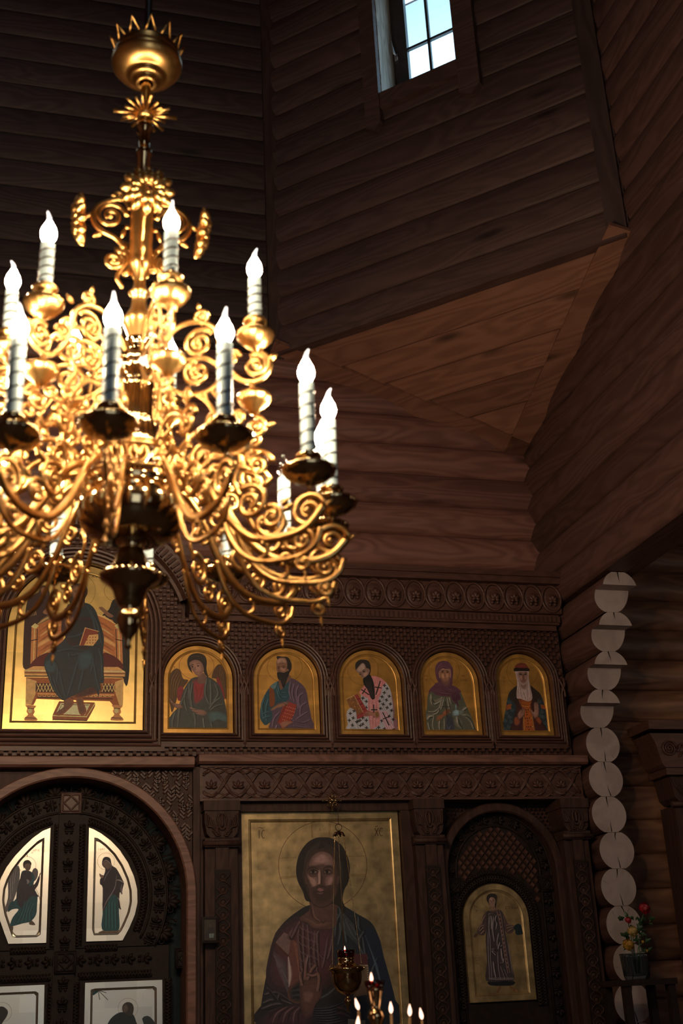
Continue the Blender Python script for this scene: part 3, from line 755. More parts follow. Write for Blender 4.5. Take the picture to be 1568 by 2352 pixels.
# ================================================================== the middle doors (two leaves)
YG = 6.89
def gx(cx_, cy_): return (cx_/3.267, 1700+cy_/3.267)        # positions measured on an enlarged detail
def G(cx_, cy_, y=YG): return XZ(*gx(cx_, cy_), y)
def braid(mb, path, w, r, y, wl=.05, strands=3):
    'plait of cords carried along a path in x,z'
    P = [np.array(p) for p in path]; d = [0]
    for a, b in zip(P[:-1], P[1:]): d.append(d[-1]+np.linalg.norm(b-a))
    n = max(8, int(d[-1]/wl*10))
    for s in range(strands):
        pts = []
        for k in range(n+1):
            t = d[-1]*k/n; i = min(max(np.searchsorted(d, t)-1, 0), len(P)-2); f = (t-d[i])/max(1e-9, d[i+1]-d[i])
            p = P[i]+(P[i+1]-P[i])*f; tg = (P[i+1]-P[i]); tg = tg/max(1e-9, np.linalg.norm(tg)); nn = np.array([-tg[1], tg[0]])
            a = 2*PI*(t/wl+s/strands); q = p+nn*w*.5*math.sin(a); pts.append((q[0], y-.006-.005*math.cos(2*a), q[1]))
        mb.tube(pts, r, 5)
def leafband(mb, path, w, y, step=.085):
    'row of carved three-lobed leaves with cross bars and beads'
    P = [np.array(p) for p in path]; d = [0]
    for a, b in zip(P[:-1], P[1:]): d.append(d[-1]+np.linalg.norm(b-a))
    n = max(1, int(d[-1]/step))
    for k in range(n):
        t = d[-1]*(k+.5)/n; i = min(max(np.searchsorted(d, t)-1, 0), len(P)-2); f = (t-d[i])/max(1e-9, d[i+1]-d[i])
        p = P[i]+(P[i+1]-P[i])*f; tg = P[i+1]-P[i]; tg = tg/np.linalg.norm(tg); nn = np.array([-tg[1], tg[0]])
        for ang, ln in ((0, .040), (.9, .036), (-.9, .036)):
            dd = tg*math.cos(ang)+nn*math.sin(ang); b0 = p-tg*.022
            mb.tube([(b0[0]+dd[0]*ln*q, y-.005-.007*math.sin(PI*q), b0[1]+dd[1]*ln*q) for q in (0, .3, .6, .85, 1)], [.003, .008, .010, .007, .001], 5)
        for o in (-.006, .006):
            a = p-tg*(.034+o)
            mb.tube([(a[0]+nn[0]*w*.35*q, y-.006, a[1]+nn[1]*w*.35*q) for q in (-1, 0, 1)], .0035, 5)
        for o in (-.012, .012): mb.ball((p[0]-tg[0]*.05+nn[0]*o, y-.006, p[1]-tg[1]*.05+nn[1]*o), .008, 0, 8, 5)
def knot(mb, cx, cz, s, y):
    'square plaque with an interlaced knot'
    mb.box(cx-s, cx+s, y-.012, y+.01, cz-s, cz+s)
    for k in range(4):
        c, sn = math.cos(k*PI/2), math.sin(k*PI/2)
        pts = [(-.75, .75), (-.1, .75), (.75, -.1), (.75, -.75), (.2, -.75), (-.25, -.3), (-.75, -.8)][:5]
        mb.tube([(cx+s*(x*c-z*sn), y-.014-.004*(i % 2), cz+s*(x*sn+z*c)) for i, (x, z) in enumerate(pts)], s*.09, 5)
    for a, b in (((-1, -1), (1, -1)), ((1, -1), (1, 1)), ((1, 1), (-1, 1)), ((-1, 1), (-1, -1))):
        mb.tube([(cx+s*.94*a[0], y-.013, cz+s*.94*a[1]), (cx+s*.94*b[0], y-.013, cz+s*.94*b[1])], s*.06, 5)
kx, kz = G(532, 478)
CXG = kx-.005
R_IC = G(1035, 1130)[0]-CXG; R_BR = R_IC+.045; R_L0 = R_BR+.03; R_L1 = G(1255, 1130)[0]-CXG; R_CR = G(1375, 1000)[0]-CXG
ZG0 = kz-(R_L0+R_L1)/2
zbar = G(750, 1650)[1]
def cpath(r, a0, a1, n=24): return [(CXG+r*math.cos(a0+(a1-a0)*k/n), ZG0+r*math.sin(a0+(a1-a0)*k/n)) for k in range(n+1)]
ARCEND = math.asin(max(-1., (zbar+.06-ZG0)/R_L1))
def leaf(side):
    'side +1 right leaf, -1 left leaf'
    lab = 'dark carved door leaf with a robed haloed woman in its half-oval gold panel' if side > 0 else 'dark carved door leaf with a winged figure in its half-oval gold panel'
    root = empty('door_leaf', (CXG+side*.3, YG, 0), lab, 'door', 'carved leaves of the middle doors')
    a0, a1 = (ARCEND, PI/2) if side > 0 else (PI/2, PI-ARCEND)
    mb = MB()
    out = cpath(R_L1, a0, a1, 26)
    poly = out+[(CXG, out[0][1] if side > 0 else out[-1][1])]
    mb.prism(poly[::-1], YG, YG+.035)
    x0, x1 = (CXG, CXG+R_L1*1.02) if side > 0 else (CXG-R_L1*1.02, CXG)
    mb.box(x0, x1, YG, YG+.035, .1, ZG0+R_L1*math.sin(ARCEND)+.004)
    mb.build('panel_board', W_GATE_SHADED, root)
    mb = MB(); leafband(mb, cpath((R_L0+R_L1)/2, a0, a1), R_L1-R_L0, YG)
    for r in (R_L0-.004, R_L1): mb.tube([(x, YG-.004, z) for x, z in cpath(r, a0, a1)], .007, 5)
    mb.build('leaf_band', W_GATE_SHADED, root)
    # leafy crest standing over the arch
    mb = MB(); nC = 7
    for k in range(nC):
        a = a0+(a1-a0)*(k+.5)/nC; rad = np.array([math.cos(a), math.sin(a)]); tg = np.array([-rad[1], rad[0]])
        b0 = np.array([CXG, ZG0])+rad*(R_L1+.002)
        for ang, ln, w in ((0, .075, .016), (.55, .066, .014), (-.55, .066, .014), (1.15, .05, .012), (-1.15, .05, .012)):
            d = rad*math.cos(ang)+tg*math.sin(ang)
            mb.tube([(b0[0]+d[0]*ln*q, YG+.012-.008*math.sin(PI*q), b0[1]+d[1]*ln*q) for q in (0, .3, .6, .85, 1)], [w*.4, w*.9, w, w*.7, .001], 5)
        for s in (-1, 1):
            c = b0+tg*s*.045+rad*.018
            mb.tube([(c[0]+(.004+.012*q/10)*math.cos(q*.6), YG+.01, c[1]+(.004+.012*q/10)*math.sin(q*.6)) for q in range(14)], .004, 5)
        c = b0+tg*(a1-a0)/nC*R_L1*.5
        mb.tube([(c[0], YG+.012, c[1]), (c[0]+rad[0]*.05, YG+.012, c[1]+rad[1]*.05)], [.006, .003], 5); mb.ball((c[0]+rad[0]*.055, YG+.012, c[1]+rad[1]*.055), .008)
    mb.build('crest', W_GATE_SHADED, root)
    # plait round the icon panels and the cross bar
    mb = MB()
    xi = G(667, 700)[0] if side > 0 else G(380, 700)[0]
    zt_i = ZG0+math.sqrt(max(0, R_IC**2-(xi-CXG)**2)); zb_i = G(780, 1508)[1]
    aa, ab = (ARCEND+.05, math.acos((xi-CXG)/R_BR)) if side > 0 else (math.acos((xi-CXG)/R_BR), PI-ARCEND-.05)
    braid(mb, cpath((R_IC+R_BR)/2+.012, aa, ab), .036, .0055, YG)
    xb = xi-side*.038
    braid(mb, [(xb, zb_i-.02), (xb, zt_i+.02)], .034, .005, YG)
    braid(mb, [(xi, zb_i-.035), (CXG+side*(R_IC*.72), zb_i-.035)], .03, .005, YG)
    zl = G(900, 1760)[1]; braid(mb, [(xi-side*.03, zl), (CXG+side*R_L1*.85, zl)], .034, .005, YG)
    braid(mb, [(xb-side*.002, zl-.03), (xb-side*.002, .9)], .034, .005, YG)
    if side > 0: braid(mb, [(G(1262, 1850)[0], zl-.03), (G(1262, 1850)[0], .9)], .034, .005, YG)
    mb.build('plait', W_GATE_SHADED, root)
    mb = MB(); leafband(mb, [(CXG+side*.055, zbar), (CXG+side*R_L1*.9, zbar)], .05, YG)
    mb.build('cross_bar', W_GATE_SHADED, root)
    mb = MB()
    if side > 0: knot(mb, *G(1385, 1635), .052, YG)
    else: knot(mb, CXG-R_L1, zbar, .052, YG)
    mb.build('corner_knot', W_GATE_SHADED, root)
    return root
LEAF_R = leaf(1); LEAF_L = leaf(-1)
# middle batten, fixed to the right leaf
mb = MB(); mb.box(CXG-.055, CXG+.055, YG-.022, YG, .1, kz); leafband(mb, [(CXG, .9), (CXG, kz-.06)], .07, YG-.022, .095); mb.build('batten', W_GATE_SHADED, LEAF_R)
mb = MB(); knot(mb, kx, kz, .058, YG-.02); mb.build('centre_knot', W_CARVE, LEAF_R)
mb = MB(); knot(mb, *G(488, 1668), .056, YG-.022); mb.build('centre_knot', W_GATE_SHADED, LEAF_R)
cu = empty('altar_curtain', (AX, 6.966, 0), 'dark teal curtain hanging behind the arched middle doors', 'curtain')
mb = MB(); n = 90; xs = [AX-.72+1.44*k/n for k in range(n+1)]
vs = [(x, 6.966+.006*math.sin(k*.9), z) for z in (0.3, GZ+GR+.02) for k, x in enumerate(xs)]
mb.add(vs, [(k, k+1, n+2+k, n+1+k) for k in range(n)], 0, True); mb.build('cloth', CURT, cu)

# ================================================================== the side door on the right
YD = 6.87
def H(cx_, cy_, y=YD): return XZ(920+cx_/2.42, 1700+cy_/2.42, y)
sd = empty('side_door', (H(540, 1000)[0], YD, 0), 'dark arched side door with diagonal lattice above a gold panel of a standing figure', 'door')
xl_, xr_ = H(240, 780, YD)[0], H(840, 780, YD)[0]; SCX = (xl_+xr_)/2+.005; SR = (xr_-xl_)/2; SZ = H(525, 405, YD)[1]-SR
mb = MB(); mb.sweep(arch(SCX, 0, SZ, SR, 36), [(-.002, 6.93), (-.002, 6.80), (.006, 6.79), (.042, 6.79), (.05, 6.80), (.05, 6.93)]); mb.build('door_arch', W_CARVEZ_SHADED, screen)
mb = MB(); mb.box(SCX-SR-.2, SCX+SR+.13, 6.915, 6.95, .1, zf1)
mb.build('door_surround', W_CARVEZ_SHADED, screen)
for half in (-1, 1):
  mb = MB()
  for i in range(-60, 60):
    if i*half <= 0: continue
    for j in range(0, 1):
        for k in range(0, 60):
            x = SCX+i*.028+(k % 2)*.014; z = SZ+.1+k*.022
            if z < zf1-.01 and math.hypot(x-SCX, z-SZ) > SR+.065 and abs(x-SCX) < SR+.12:
                if j == 0: mb.add([(x-.011, 6.895, z), (x, 6.895, z-.009), (x+.011, 6.895, z), (x, 6.895, z+.009), (x, 6.884, z)], [(0, 1, 4), (1, 2, 4), (2, 3, 4), (3, 0, 4)])
  mb.build('woven_spandrel', W_CARVE, screen)
mb = MB(); mb.prism(arch(SCX, .1, SZ, SR, 30)[::-1], YD+.01, YD+.04); mb.build('door_board', W_GATE_SHADED, sd)
mb = MB(); R2 = SR-.075
leafband(mb, arch(SCX, .9, SZ, SR-.04, 30), .06, YD+.008, .10)
for r in (SR-.005, R2): mb.tube([(x, YD+.004, z) for x, z in arch(SCX, .6, SZ, r, 30)], .007, 5)
mb.build('leaf_band', W_GATE_SHADED, sd)
zk = H(815, 797)[1]
for q in (SCX+SR-.045, SCX-SR+.045): mb = MB(); knot(mb, q, zk, .045, YD+.004); mb.build('corner_knot', W_GATE_SHADED, sd)
# gold panel position: springing and foot measured
a_ = XZ(1064.8, 2113, YD-.01); b_ = XZ(1214.5, 2113, YD-.01); SICX = (a_[0]+b_[0])/2; SIHW = (b_[0]-a_[0])/2; SIZT = XZ(1140, 2029.5, YD-.01)[1]; SIZB = XZ(1158, 2300, YD-.01)[1]; SISZ = a_[1]
mb = MB(); PX, PZ = .047, .054
for i in range(-24, 25):
    for j in range(-30, 60):
        if (i+j) % 2: continue
        x, z = SCX+i*PX*.5, SZ+j*PZ*.5
        if not (abs(x-SCX) < R2-.018 and z <= SZ or math.hypot(x-SCX, z-SZ) < R2-.018) or z < SISZ-.1: continue
        if math.hypot(x-SICX, z-SISZ) < SIHW+.085 and z > SISZ or (abs(x-SICX) < SIHW+.08 and z <= SISZ): continue
        q = [(x-PX*.40, z), (x, z-PZ*.40), (x+PX*.40, z), (x, z+PZ*.40)]; q2 = [(x-PX*.24, z), (x, z-PZ*.24), (x+PX*.24, z), (x, z+PZ*.24)]
        mb.add([(u, YD+.009, w) for u, w in q]+[(u, YD-.002, w) for u, w in q2], [(0, 1, 5, 4), (1, 2, 6, 5), (2, 3, 7, 6), (3, 0, 4, 7), (4, 5, 6, 7)])
mb.build('lattice', W_CARVE, sd)
mb = MB(); braid(mb, arch(SICX, SIZB-.03, SISZ, SIHW+.03, 24, SIZT-SISZ+.03), .034, .005, YD+.004)
braid(mb, arch(SICX, SIZB-.03, SISZ, SIHW+.062, 24, SIZT-SISZ+.065), .02, .004, YD+.006)
mb.build('plait', W_GATE_SHADED, sd)

# ================================================================== painted icons
class Paint:
    'flat layers of pigment on an icon, traced in the pixels of an enlarged detail (x0, y0, factor)'
    def __init__(s, T, y, K=2.8): s.T = T; s.y = y; s.K = K; s.v = []; s.f = []; s.c = []; s.units = []; s.shapes = []
    def w(s, p): return XZ(s.T[0]+p[0]/s.T[2], s.T[1]+p[1]/s.T[2], s.y)
    def col(s, c): return [min(.85, v*s.K) for v in lin(c)]
    def _face(s, P, c):
        b = len(s.v); s.units.append((min(p[0] for p in P), max(p[0] for p in P), min(p[1] for p in P), max(p[1] for p in P), b, b+len(P)))
        s.v += [(x, s.y, z) for x, z in P]; s.f.append(tuple(range(b, b+len(P)))); s.c.append(c)
    def under(s, x, y):
        'pigment already lying at a point of the detail'
        for P, c in reversed(s.shapes):
            ins = False; n = len(P); j = n-1
            for i in range(n):
                if (P[i][1] > y) != (P[j][1] > y) and x < (P[j][0]-P[i][0])*(y-P[i][1])/(P[j][1]-P[i][1])+P[i][0]: ins = not ins
                j = i
            if ins: return c
        return None
    def poly(s, pts, c, smooth=True, n=4):
        q = cr(pts, n, True) if smooth else pts; cc = s.col(c)
        u = [s.under(*q[i]) for i in range(0, len(q), max(1, len(q)//6))]
        if smooth and u and all(x is not None for x in u):
            base = u[0]; cx = sum(p[0] for p in q)/len(q); cy = sum(p[1] for p in q)/len(q)
            for k, t in ((1.12, .3), (.98, .6), (.84, .85)):
                s._face([s.w((cx+(x-cx)*k, cy+(y-cy)*k)) for x, y in q], [a+(b-a)*t for a, b in zip(base, cc)])
            q2 = [(cx+(x-cx)*.66, cy+(y-cy)*.66) for x, y in q]; s._face([s.w(p) for p in q2], cc)
        else: s._face([s.w(p) for p in q], cc)
        s.shapes.append((q, cc))
    def line(s, pts, w, c, taper=True, smooth=True):
        q = cr(pts, 4) if (smooth and len(pts) > 2) else pts
        q = [np.array(p, float) for p in q]; cc = s.col(c)
        u = s.under(*q[len(q)//2]) if taper and len(pts) > 2 else None
        if u is None: s._stroke(q, w, cc, taper)
        else:
            for k, t in ((2.3, .18), (1.5, .36), (.9, .58), (.42, .8)): s._stroke(q, w*k, [a+(b-a)*t for a, b in zip(u, cc)], taper)
    def _stroke(s, q, w, cc, taper):
        n = len(q); Lf = []; Rt = []
        for i in range(n):
            t = q[min(i+1, n-1)]-q[max(i-1, 0)]; t = t/max(1e-9, np.linalg.norm(t)); nn = np.array([-t[1], t[0]])
            f = (0.15+.85*math.sin(PI*(i+.3)/(n-.4))) if (taper and n > 2) else 1.0
            Lf.append(q[i]+nn*w*.5*f); Rt.append(q[i]-nn*w*.5*f)
        b0 = len(s.v)
        for i in range(n-1):
            b = len(s.v); P = [Lf[i], Lf[i+1], Rt[i+1], Rt[i]]
            s.v += [(x, s.y, z) for x, z in (s.w(p) for p in P)]; s.f.append((b, b+1, b+2, b+3)); s.c.append(cc)
        Q = s.v[b0:]; s.units.append((min(p[0] for p in Q), max(p[0] for p in Q), min(p[2] for p in Q), max(p[2] for p in Q), b0, len(s.v)))
    def ell(s, cx, cy, rx, ry, c, rot=0.0, n=18):
        cs, sn = math.cos(rot), math.sin(rot)
        s._face([s.w((cx+rx*math.cos(a)*cs-ry*math.sin(a)*sn, cy+rx*math.cos(a)*sn+ry*math.sin(a)*cs)) for a in [2*PI*k/n for k in range(n)]], s.col(c))
    def ring(s, cx, cy, rx, ry, w, c, a0=0, a1=2*PI, n=48):
        s.line([(cx+rx*math.cos(a0+(a1-a0)*k/n), cy+ry*math.sin(a0+(a1-a0)*k/n)) for k in range(n+1)], w, c, False, False)
    def cross(s, cx, cy, a, b, w, c, rot=0.0):
        cs, sn = math.cos(rot), math.sin(rot)
        s.line([(cx-a*cs, cy-a*sn), (cx+a*cs, cy+a*sn)], w, c, False, False); s.line([(cx+b*sn, cy-b*cs), (cx-b*sn, cy+b*cs)], w, c, False, False)
    FONT = {'I': [[(.5, 0), (.5, 1)]], 'C': [[(1, .1), (.5, 0), (.1, .3), (.1, .7), (.5, 1), (1, .9)]], 'X': [[(0, 0), (1, 1)], [(1, 0), (0, 1)]], 'M': [[(0, 1), (0, 0), (.5, .6), (1, 0), (1, 1)]], 'A': [[(0, 1), (.5, 0), (1, 1)], [(.2, .65), (.8, .65)]],
            'T': [[(0, 0), (1, 0)], [(.5, 0), (.5, 1)]], 'O': [[(.5, 0), (.05, .5), (.5, 1), (.95, .5), (.5, 0)]], 'N': [[(0, 1), (0, 0)], [(0, .6), (1, .4)], [(1, 0), (1, 1)]], 'H': [[(0, 0), (0, 1), (1, 0), (1, 1)]], 'Y': [[(0, 0), (.5, .5), (1, 0)], [(.5, .5), (.5, 1)]],
            'P': [[(0, 1), (0, 0), (.8, .1), (.8, .45), (0, .5)]], 'W': [[(0, .2), (0, .9), (.5, .6), (1, .9), (1, .2)]], 'D': [[(0, 1), (.5, 0), (1, 1), (0, 1)]], 'L': [[(0, 1), (.5, 0), (1, 1)]], 'F': [[(.5, 0), (.5, 1)], [(.5, .2), (.05, .45), (.5, .7), (.95, .45), (.5, .2)]], 'E': [[(1, 0), (0, 0), (0, 1), (1, 1)], [(0, .5), (.7, .5)]], 'G': [[(0, 1), (0, 0), (.9, 0)]], '~': [[(0, .5), (.3, .2), (.7, .6), (1, .3)]], '-': [[(0, .5), (1, .5)]],
            'B': [[(0, 1), (0, 0), (.7, .1), (.7, .4), (0, .5), (.9, .6), (.9, .9), (0, 1)]], 'P2': [[(0, 1), (0, 0), (1, 0), (1, 1)]]}
    def text(s, string, x, y, w, h, c, lw=2.0, gap=.35, slope=0.0):
        for i, ch in enumerate(string):
            for st in s.FONT.get(ch, []): s.line([(x+a*w, y+b*h+slope*(x+a*w)) for a, b in st], lw, c, False, False)
            x += w*(1+gap)
    def build(s, name, parent):
        me = bpy.data.meshes.new(name); off = origin_of(parent)
        U = np.array([u[:4] for u in s.units]); lay = np.zeros(len(U), int)
        for i in range(len(U)):                     # later pigment lies on top of what it overlaps
            if i:
                hit = (U[:i, 0] <= U[i, 1]) & (U[:i, 1] >= U[i, 0]) & (U[:i, 2] <= U[i, 3]) & (U[:i, 3] >= U[i, 2])
                if hit.any(): lay[i] = lay[:i][hit].max()+1
        step = min(3e-5, .006/max(1, lay.max())); V = list(s.v)
        for u, l in zip(s.units, lay):
            for k in range(u[4], u[5]): V[k] = (V[k][0], V[k][1]-.0001-step*float(l), V[k][2])
        s.nlay = int(lay.max())
        me.from_pydata([tuple(Vector(p)-off) for p in V], [], s.f); me.materials.append(PAINT)
        at = me.attributes.new('pigment', 'FLOAT_COLOR', 'FACE')
        at.data.foreach_set('color', [v for c in s.c for v in (*c, 1.0)])
        o = bpy.data.objects.new(name, me); COL.objects.link(o); o.parent = parent; return o
def icon(name, label, outline, y, mat, paint=None, group=None, cat='icon', **kw):
    cx = sum(p[0] for p in outline)/len(outline)
    root = empty(name, (cx, y, min(p[1] for p in outline)), label, cat, group)
    icon_board(outline, y, mat, parent=root, **kw)
    if paint: paint.build('painted_figure', root)
    return root
def rowicon(i, label, painter, T, K):
    cx, zb, zt = row[i]; p = Paint(T, YI+.0075, K); painter(p)
    return icon('arched_icon', label, arch(cx, ZB, ZT-HWS[i], HWS[i], 28), YI, GOLD, p, 'arched icons in the upper row', rim=.026, depth=.008, bev=.011)
LN = (25, 15, 8)

def p_angel(p):
    p.ring(415, 370, 150, 118, 3, (70, 42, 14))
    for s in ([(165, 560), (185, 450), (235, 395), (275, 410), (300, 480), (345, 495), (300, 560), (262, 600), (240, 680), (205, 770), (185, 690)], [(545, 470), (565, 400), (605, 358), (645, 375), (668, 440), (672, 560), (668, 660), (640, 600), (610, 500), (575, 480)]):
        p.poly(s, (72, 50, 30))
    for k in range(9): p.line([(235+k*7, 405+k*8), (190+k*9, 500+k*6), (190+k*7, 690-k*10)], 4, (120, 88, 45) if k % 2 else (40, 28, 18))
    for k in range(7): p.line([(600+k*6, 372+k*3), (612+k*7, 470), (650+k*3, 600+k*8)], 4, (112, 84, 44) if k % 2 else (40, 28, 18))
    p.poly([(255, 560), (300, 555), (300, 650), (255, 665)], (110, 38, 42)); p.poly([(585, 490), (610, 480), (650, 600), (655, 660), (630, 640)], (110, 38, 42))
    p.poly([(180, 905), (200, 790), (260, 720), (300, 590), (345, 510), (395, 470), (500, 465), (560, 490), (610, 540), (640, 620), (665, 720), (675, 800), (675, 905)], (52, 56, 56), n=3)
    p.poly([(385, 505), (490, 500), (480, 600), (465, 650), (405, 690), (390, 600)], (120, 40, 46))
    for a in ([(400, 520), (420, 600), (410, 680)], [(470, 520), (455, 600), (430, 660)]): p.line(a, 6, (80, 22, 28))
    for a in ([(350, 520), (355, 640), (400, 800), (400, 900)], [(330, 560), (310, 650), (330, 760)], [(380, 510), (365, 620), (370, 700)], [(500, 480), (490, 600), (520, 700)], [(530, 490), (540, 620), (530, 720)], [(570, 520), (600, 610), (540, 700)], [(300, 640), (270, 740), (250, 900)], [(620, 640), (560, 690), (520, 740)], [(640, 700), (580, 720), (530, 750)], [(520, 790), (540, 850), (545, 900)], [(470, 820), (480, 900)], [(230, 760), (210, 840), (205, 900)]):
        p.line(a, 12, (92, 98, 98)); p.line([(x+9, y+4) for x, y in a], 7, (26, 28, 30))
    p.poly([(520, 780), (600, 765), (670, 800), (672, 850), (600, 830), (540, 850)], (62, 84, 88))
    p.poly([(425, 480), (430, 520), (490, 515), (490, 440), (440, 440)], (92, 68, 60))
    p.poly([(335, 330), (360, 280), (420, 262), (480, 280), (503, 330), (500, 400), (515, 470), (480, 430), (440, 330), (370, 345), (375, 420), (395, 450), (350, 400)], (32, 26, 24))
    p.poly([(355, 345), (400, 320), (450, 335), (474, 380), (475, 420), (440, 458), (415, 452), (385, 420), (362, 380)], (112, 82, 74))
    p.poly([(380, 350), (430, 345), (455, 390), (440, 430), (420, 440), (400, 410)], (138, 104, 94))
    p.line([(362, 372), (380, 362), (395, 366)], 6, LN); p.line([(410, 358), (430, 350), (446, 356)], 6, LN); p.ell(380, 380, 9, 5, LN); p.ell(428, 372, 9, 5, LN)
    p.line([(400, 370), (404, 400), (412, 408)], 5, (58, 36, 30)); p.line([(412, 428), (422, 427), (434, 422)], 5, (84, 34, 32))
    for k in range(6): p.line([(345+k*22, 310-k*5), (360+k*23, 285), (385+k*20, 300+k*8)], 4, (62, 52, 46))
    for b in (((180, 650), (215, 690), (270, 700), (290, 725), (250, 735), (205, 700)), ((360, 730), (410, 745), (470, 750), (500, 775), (470, 795), (410, 780))):
        p.poly(b, (116, 84, 76))
        for k in range(4): p.line([(b[0][0]+k*8, b[0][1]+k*12), (b[1][0]+k*5, b[1][1]+k*8)], 4, (150, 112, 100) if k % 2 == 0 else (50, 32, 28))
    p.text('APX', 188, 376, 12, 14, (60, 38, 14), 2)
def p_book_elder(p):
    p.ring(1170, 385, 150, 128, 2.5, (60, 36, 12))
    p.poly([(960, 800), (965, 720), (1010, 600), (1060, 540), (1110, 505), (1190, 470), (1280, 500), (1350, 570), (1375, 690), (1400, 820), (1412, 925), (1060, 918), (1045, 860), (1010, 880), (975, 850)], (70, 54, 70), n=3)
    p.poly([(958, 800), (970, 700), (1020, 590), (1075, 525), (1110, 505), (1200, 490), (1205, 660), (1110, 690), (1065, 750), (1062, 830), (1010, 880), (975, 850)], (30, 60, 72), n=3)
    p.poly([(1045, 545), (1080, 590), (1085, 700), (1045, 720), (1040, 620)], (98, 52, 22)); p.poly([(1048, 545), (1105, 508), (1085, 570)], (72, 98, 106))
    for a in ([(1000, 620), (975, 720), (985, 830)], [(1030, 640), (1010, 740), (1010, 850)], [(1110, 540), (1130, 600), (1180, 600)], [(1100, 570), (1130, 640), (1190, 640)], [(985, 780), (1020, 770), (1055, 780)], [(980, 820), (1010, 810), (1050, 800)]):
        p.line(a, 9, (66, 106, 118)); p.line([(x+8, y+4) for x, y in a], 6, (12, 30, 38))
    for a in ([(1220, 500), (1210, 580), (1225, 660)], [(1250, 520), (1235, 600), (1250, 680)], [(1290, 530), (1270, 600), (1285, 740)], [(1330, 600), (1290, 640), (1300, 760)], [(1360, 680), (1310, 720), (1300, 800)], [(1370, 760), (1310, 800), (1260, 830)], [(1385, 830), (1320, 860), (1240, 840)], [(1130, 760), (1080, 820), (1060, 900)], [(1390, 900), (1310, 900), (1240, 880)], [(1100, 880), (1090, 915)]):
        p.line(a, 10, (112, 92, 114)); p.line([(x+9, y+4) for x, y in a], 6, (36, 26, 38))
    p.poly([(1130, 790), (1165, 690), (1190, 676), (1272, 705), (1250, 790), (1200, 870), (1105, 862)], (120, 42, 34), False)
    p.line([(1190, 690), (1135, 800), (1112, 855)], 5, (60, 18, 14), False)
    for i in range(5):
        for j in range(5): p.ell(1170+i*17+j*-9+20, 720+j*28+i*5, 4, 4, (170, 110, 80))
    p.poly([(1055, 740), (1110, 705), (1170, 682), (1195, 695), (1150, 720), (1100, 735), (1065, 756)], (120, 84, 66)); p.poly([(1135, 860), (1190, 845), (1235, 855), (1200, 875), (1160, 905), (1140, 885)], (124, 88, 72))
    for k in range(4): p.line([(1150+k*12, 690+k*4), (1180+k*6, 700+k*8)], 3, (60, 38, 28))
    p.poly([(1120, 470), (1190, 440), (1225, 470), (1195, 510), (1170, 540), (1135, 575)], (96, 66, 52))
    p.poly([(1100, 300), (1150, 292), (1200, 300), (1228, 350), (1228, 400), (1210, 430), (1190, 440)], (28, 22, 20))
    p.poly([(1100, 330), (1130, 302), (1175, 305), (1192, 350), (1190, 400), (1200, 395), (1205, 420), (1185, 440), (1150, 445), (1105, 420), (1100, 370)], (108, 76, 62))
    p.poly([(1106, 325), (1135, 308), (1170, 315), (1180, 345), (1140, 340), (1112, 350)], (148, 118, 104)); p.poly([(1140, 385), (1175, 390), (1170, 415), (1140, 410)], (140, 104, 90))
    p.line([(1105, 382), (1122, 376), (1135, 382)], 6, LN); p.line([(1142, 384), (1162, 374), (1180, 380)], 6, LN); p.line([(1124, 384), (1118, 412), (1130, 420)], 5, (54, 34, 26)); p.ell(1160, 388, 8, 4, LN); p.ell(1117, 390, 6, 4, LN)
    for k in range(3): p.line([(1115, 335+k*10), (1145, 328+k*11), (1175, 335+k*10)], 3, (80, 54, 44))
    p.poly([(1105, 430), (1130, 425), (1165, 430), (1200, 415), (1212, 430), (1190, 490), (1165, 560), (1150, 545), (1135, 500), (1112, 480)], (18, 15, 15), n=3)
    for k in range(5): p.line([(1125+k*16, 440), (1135+k*12, 490), (1150+k*4, 545-k*6)], 3, (48, 42, 40))
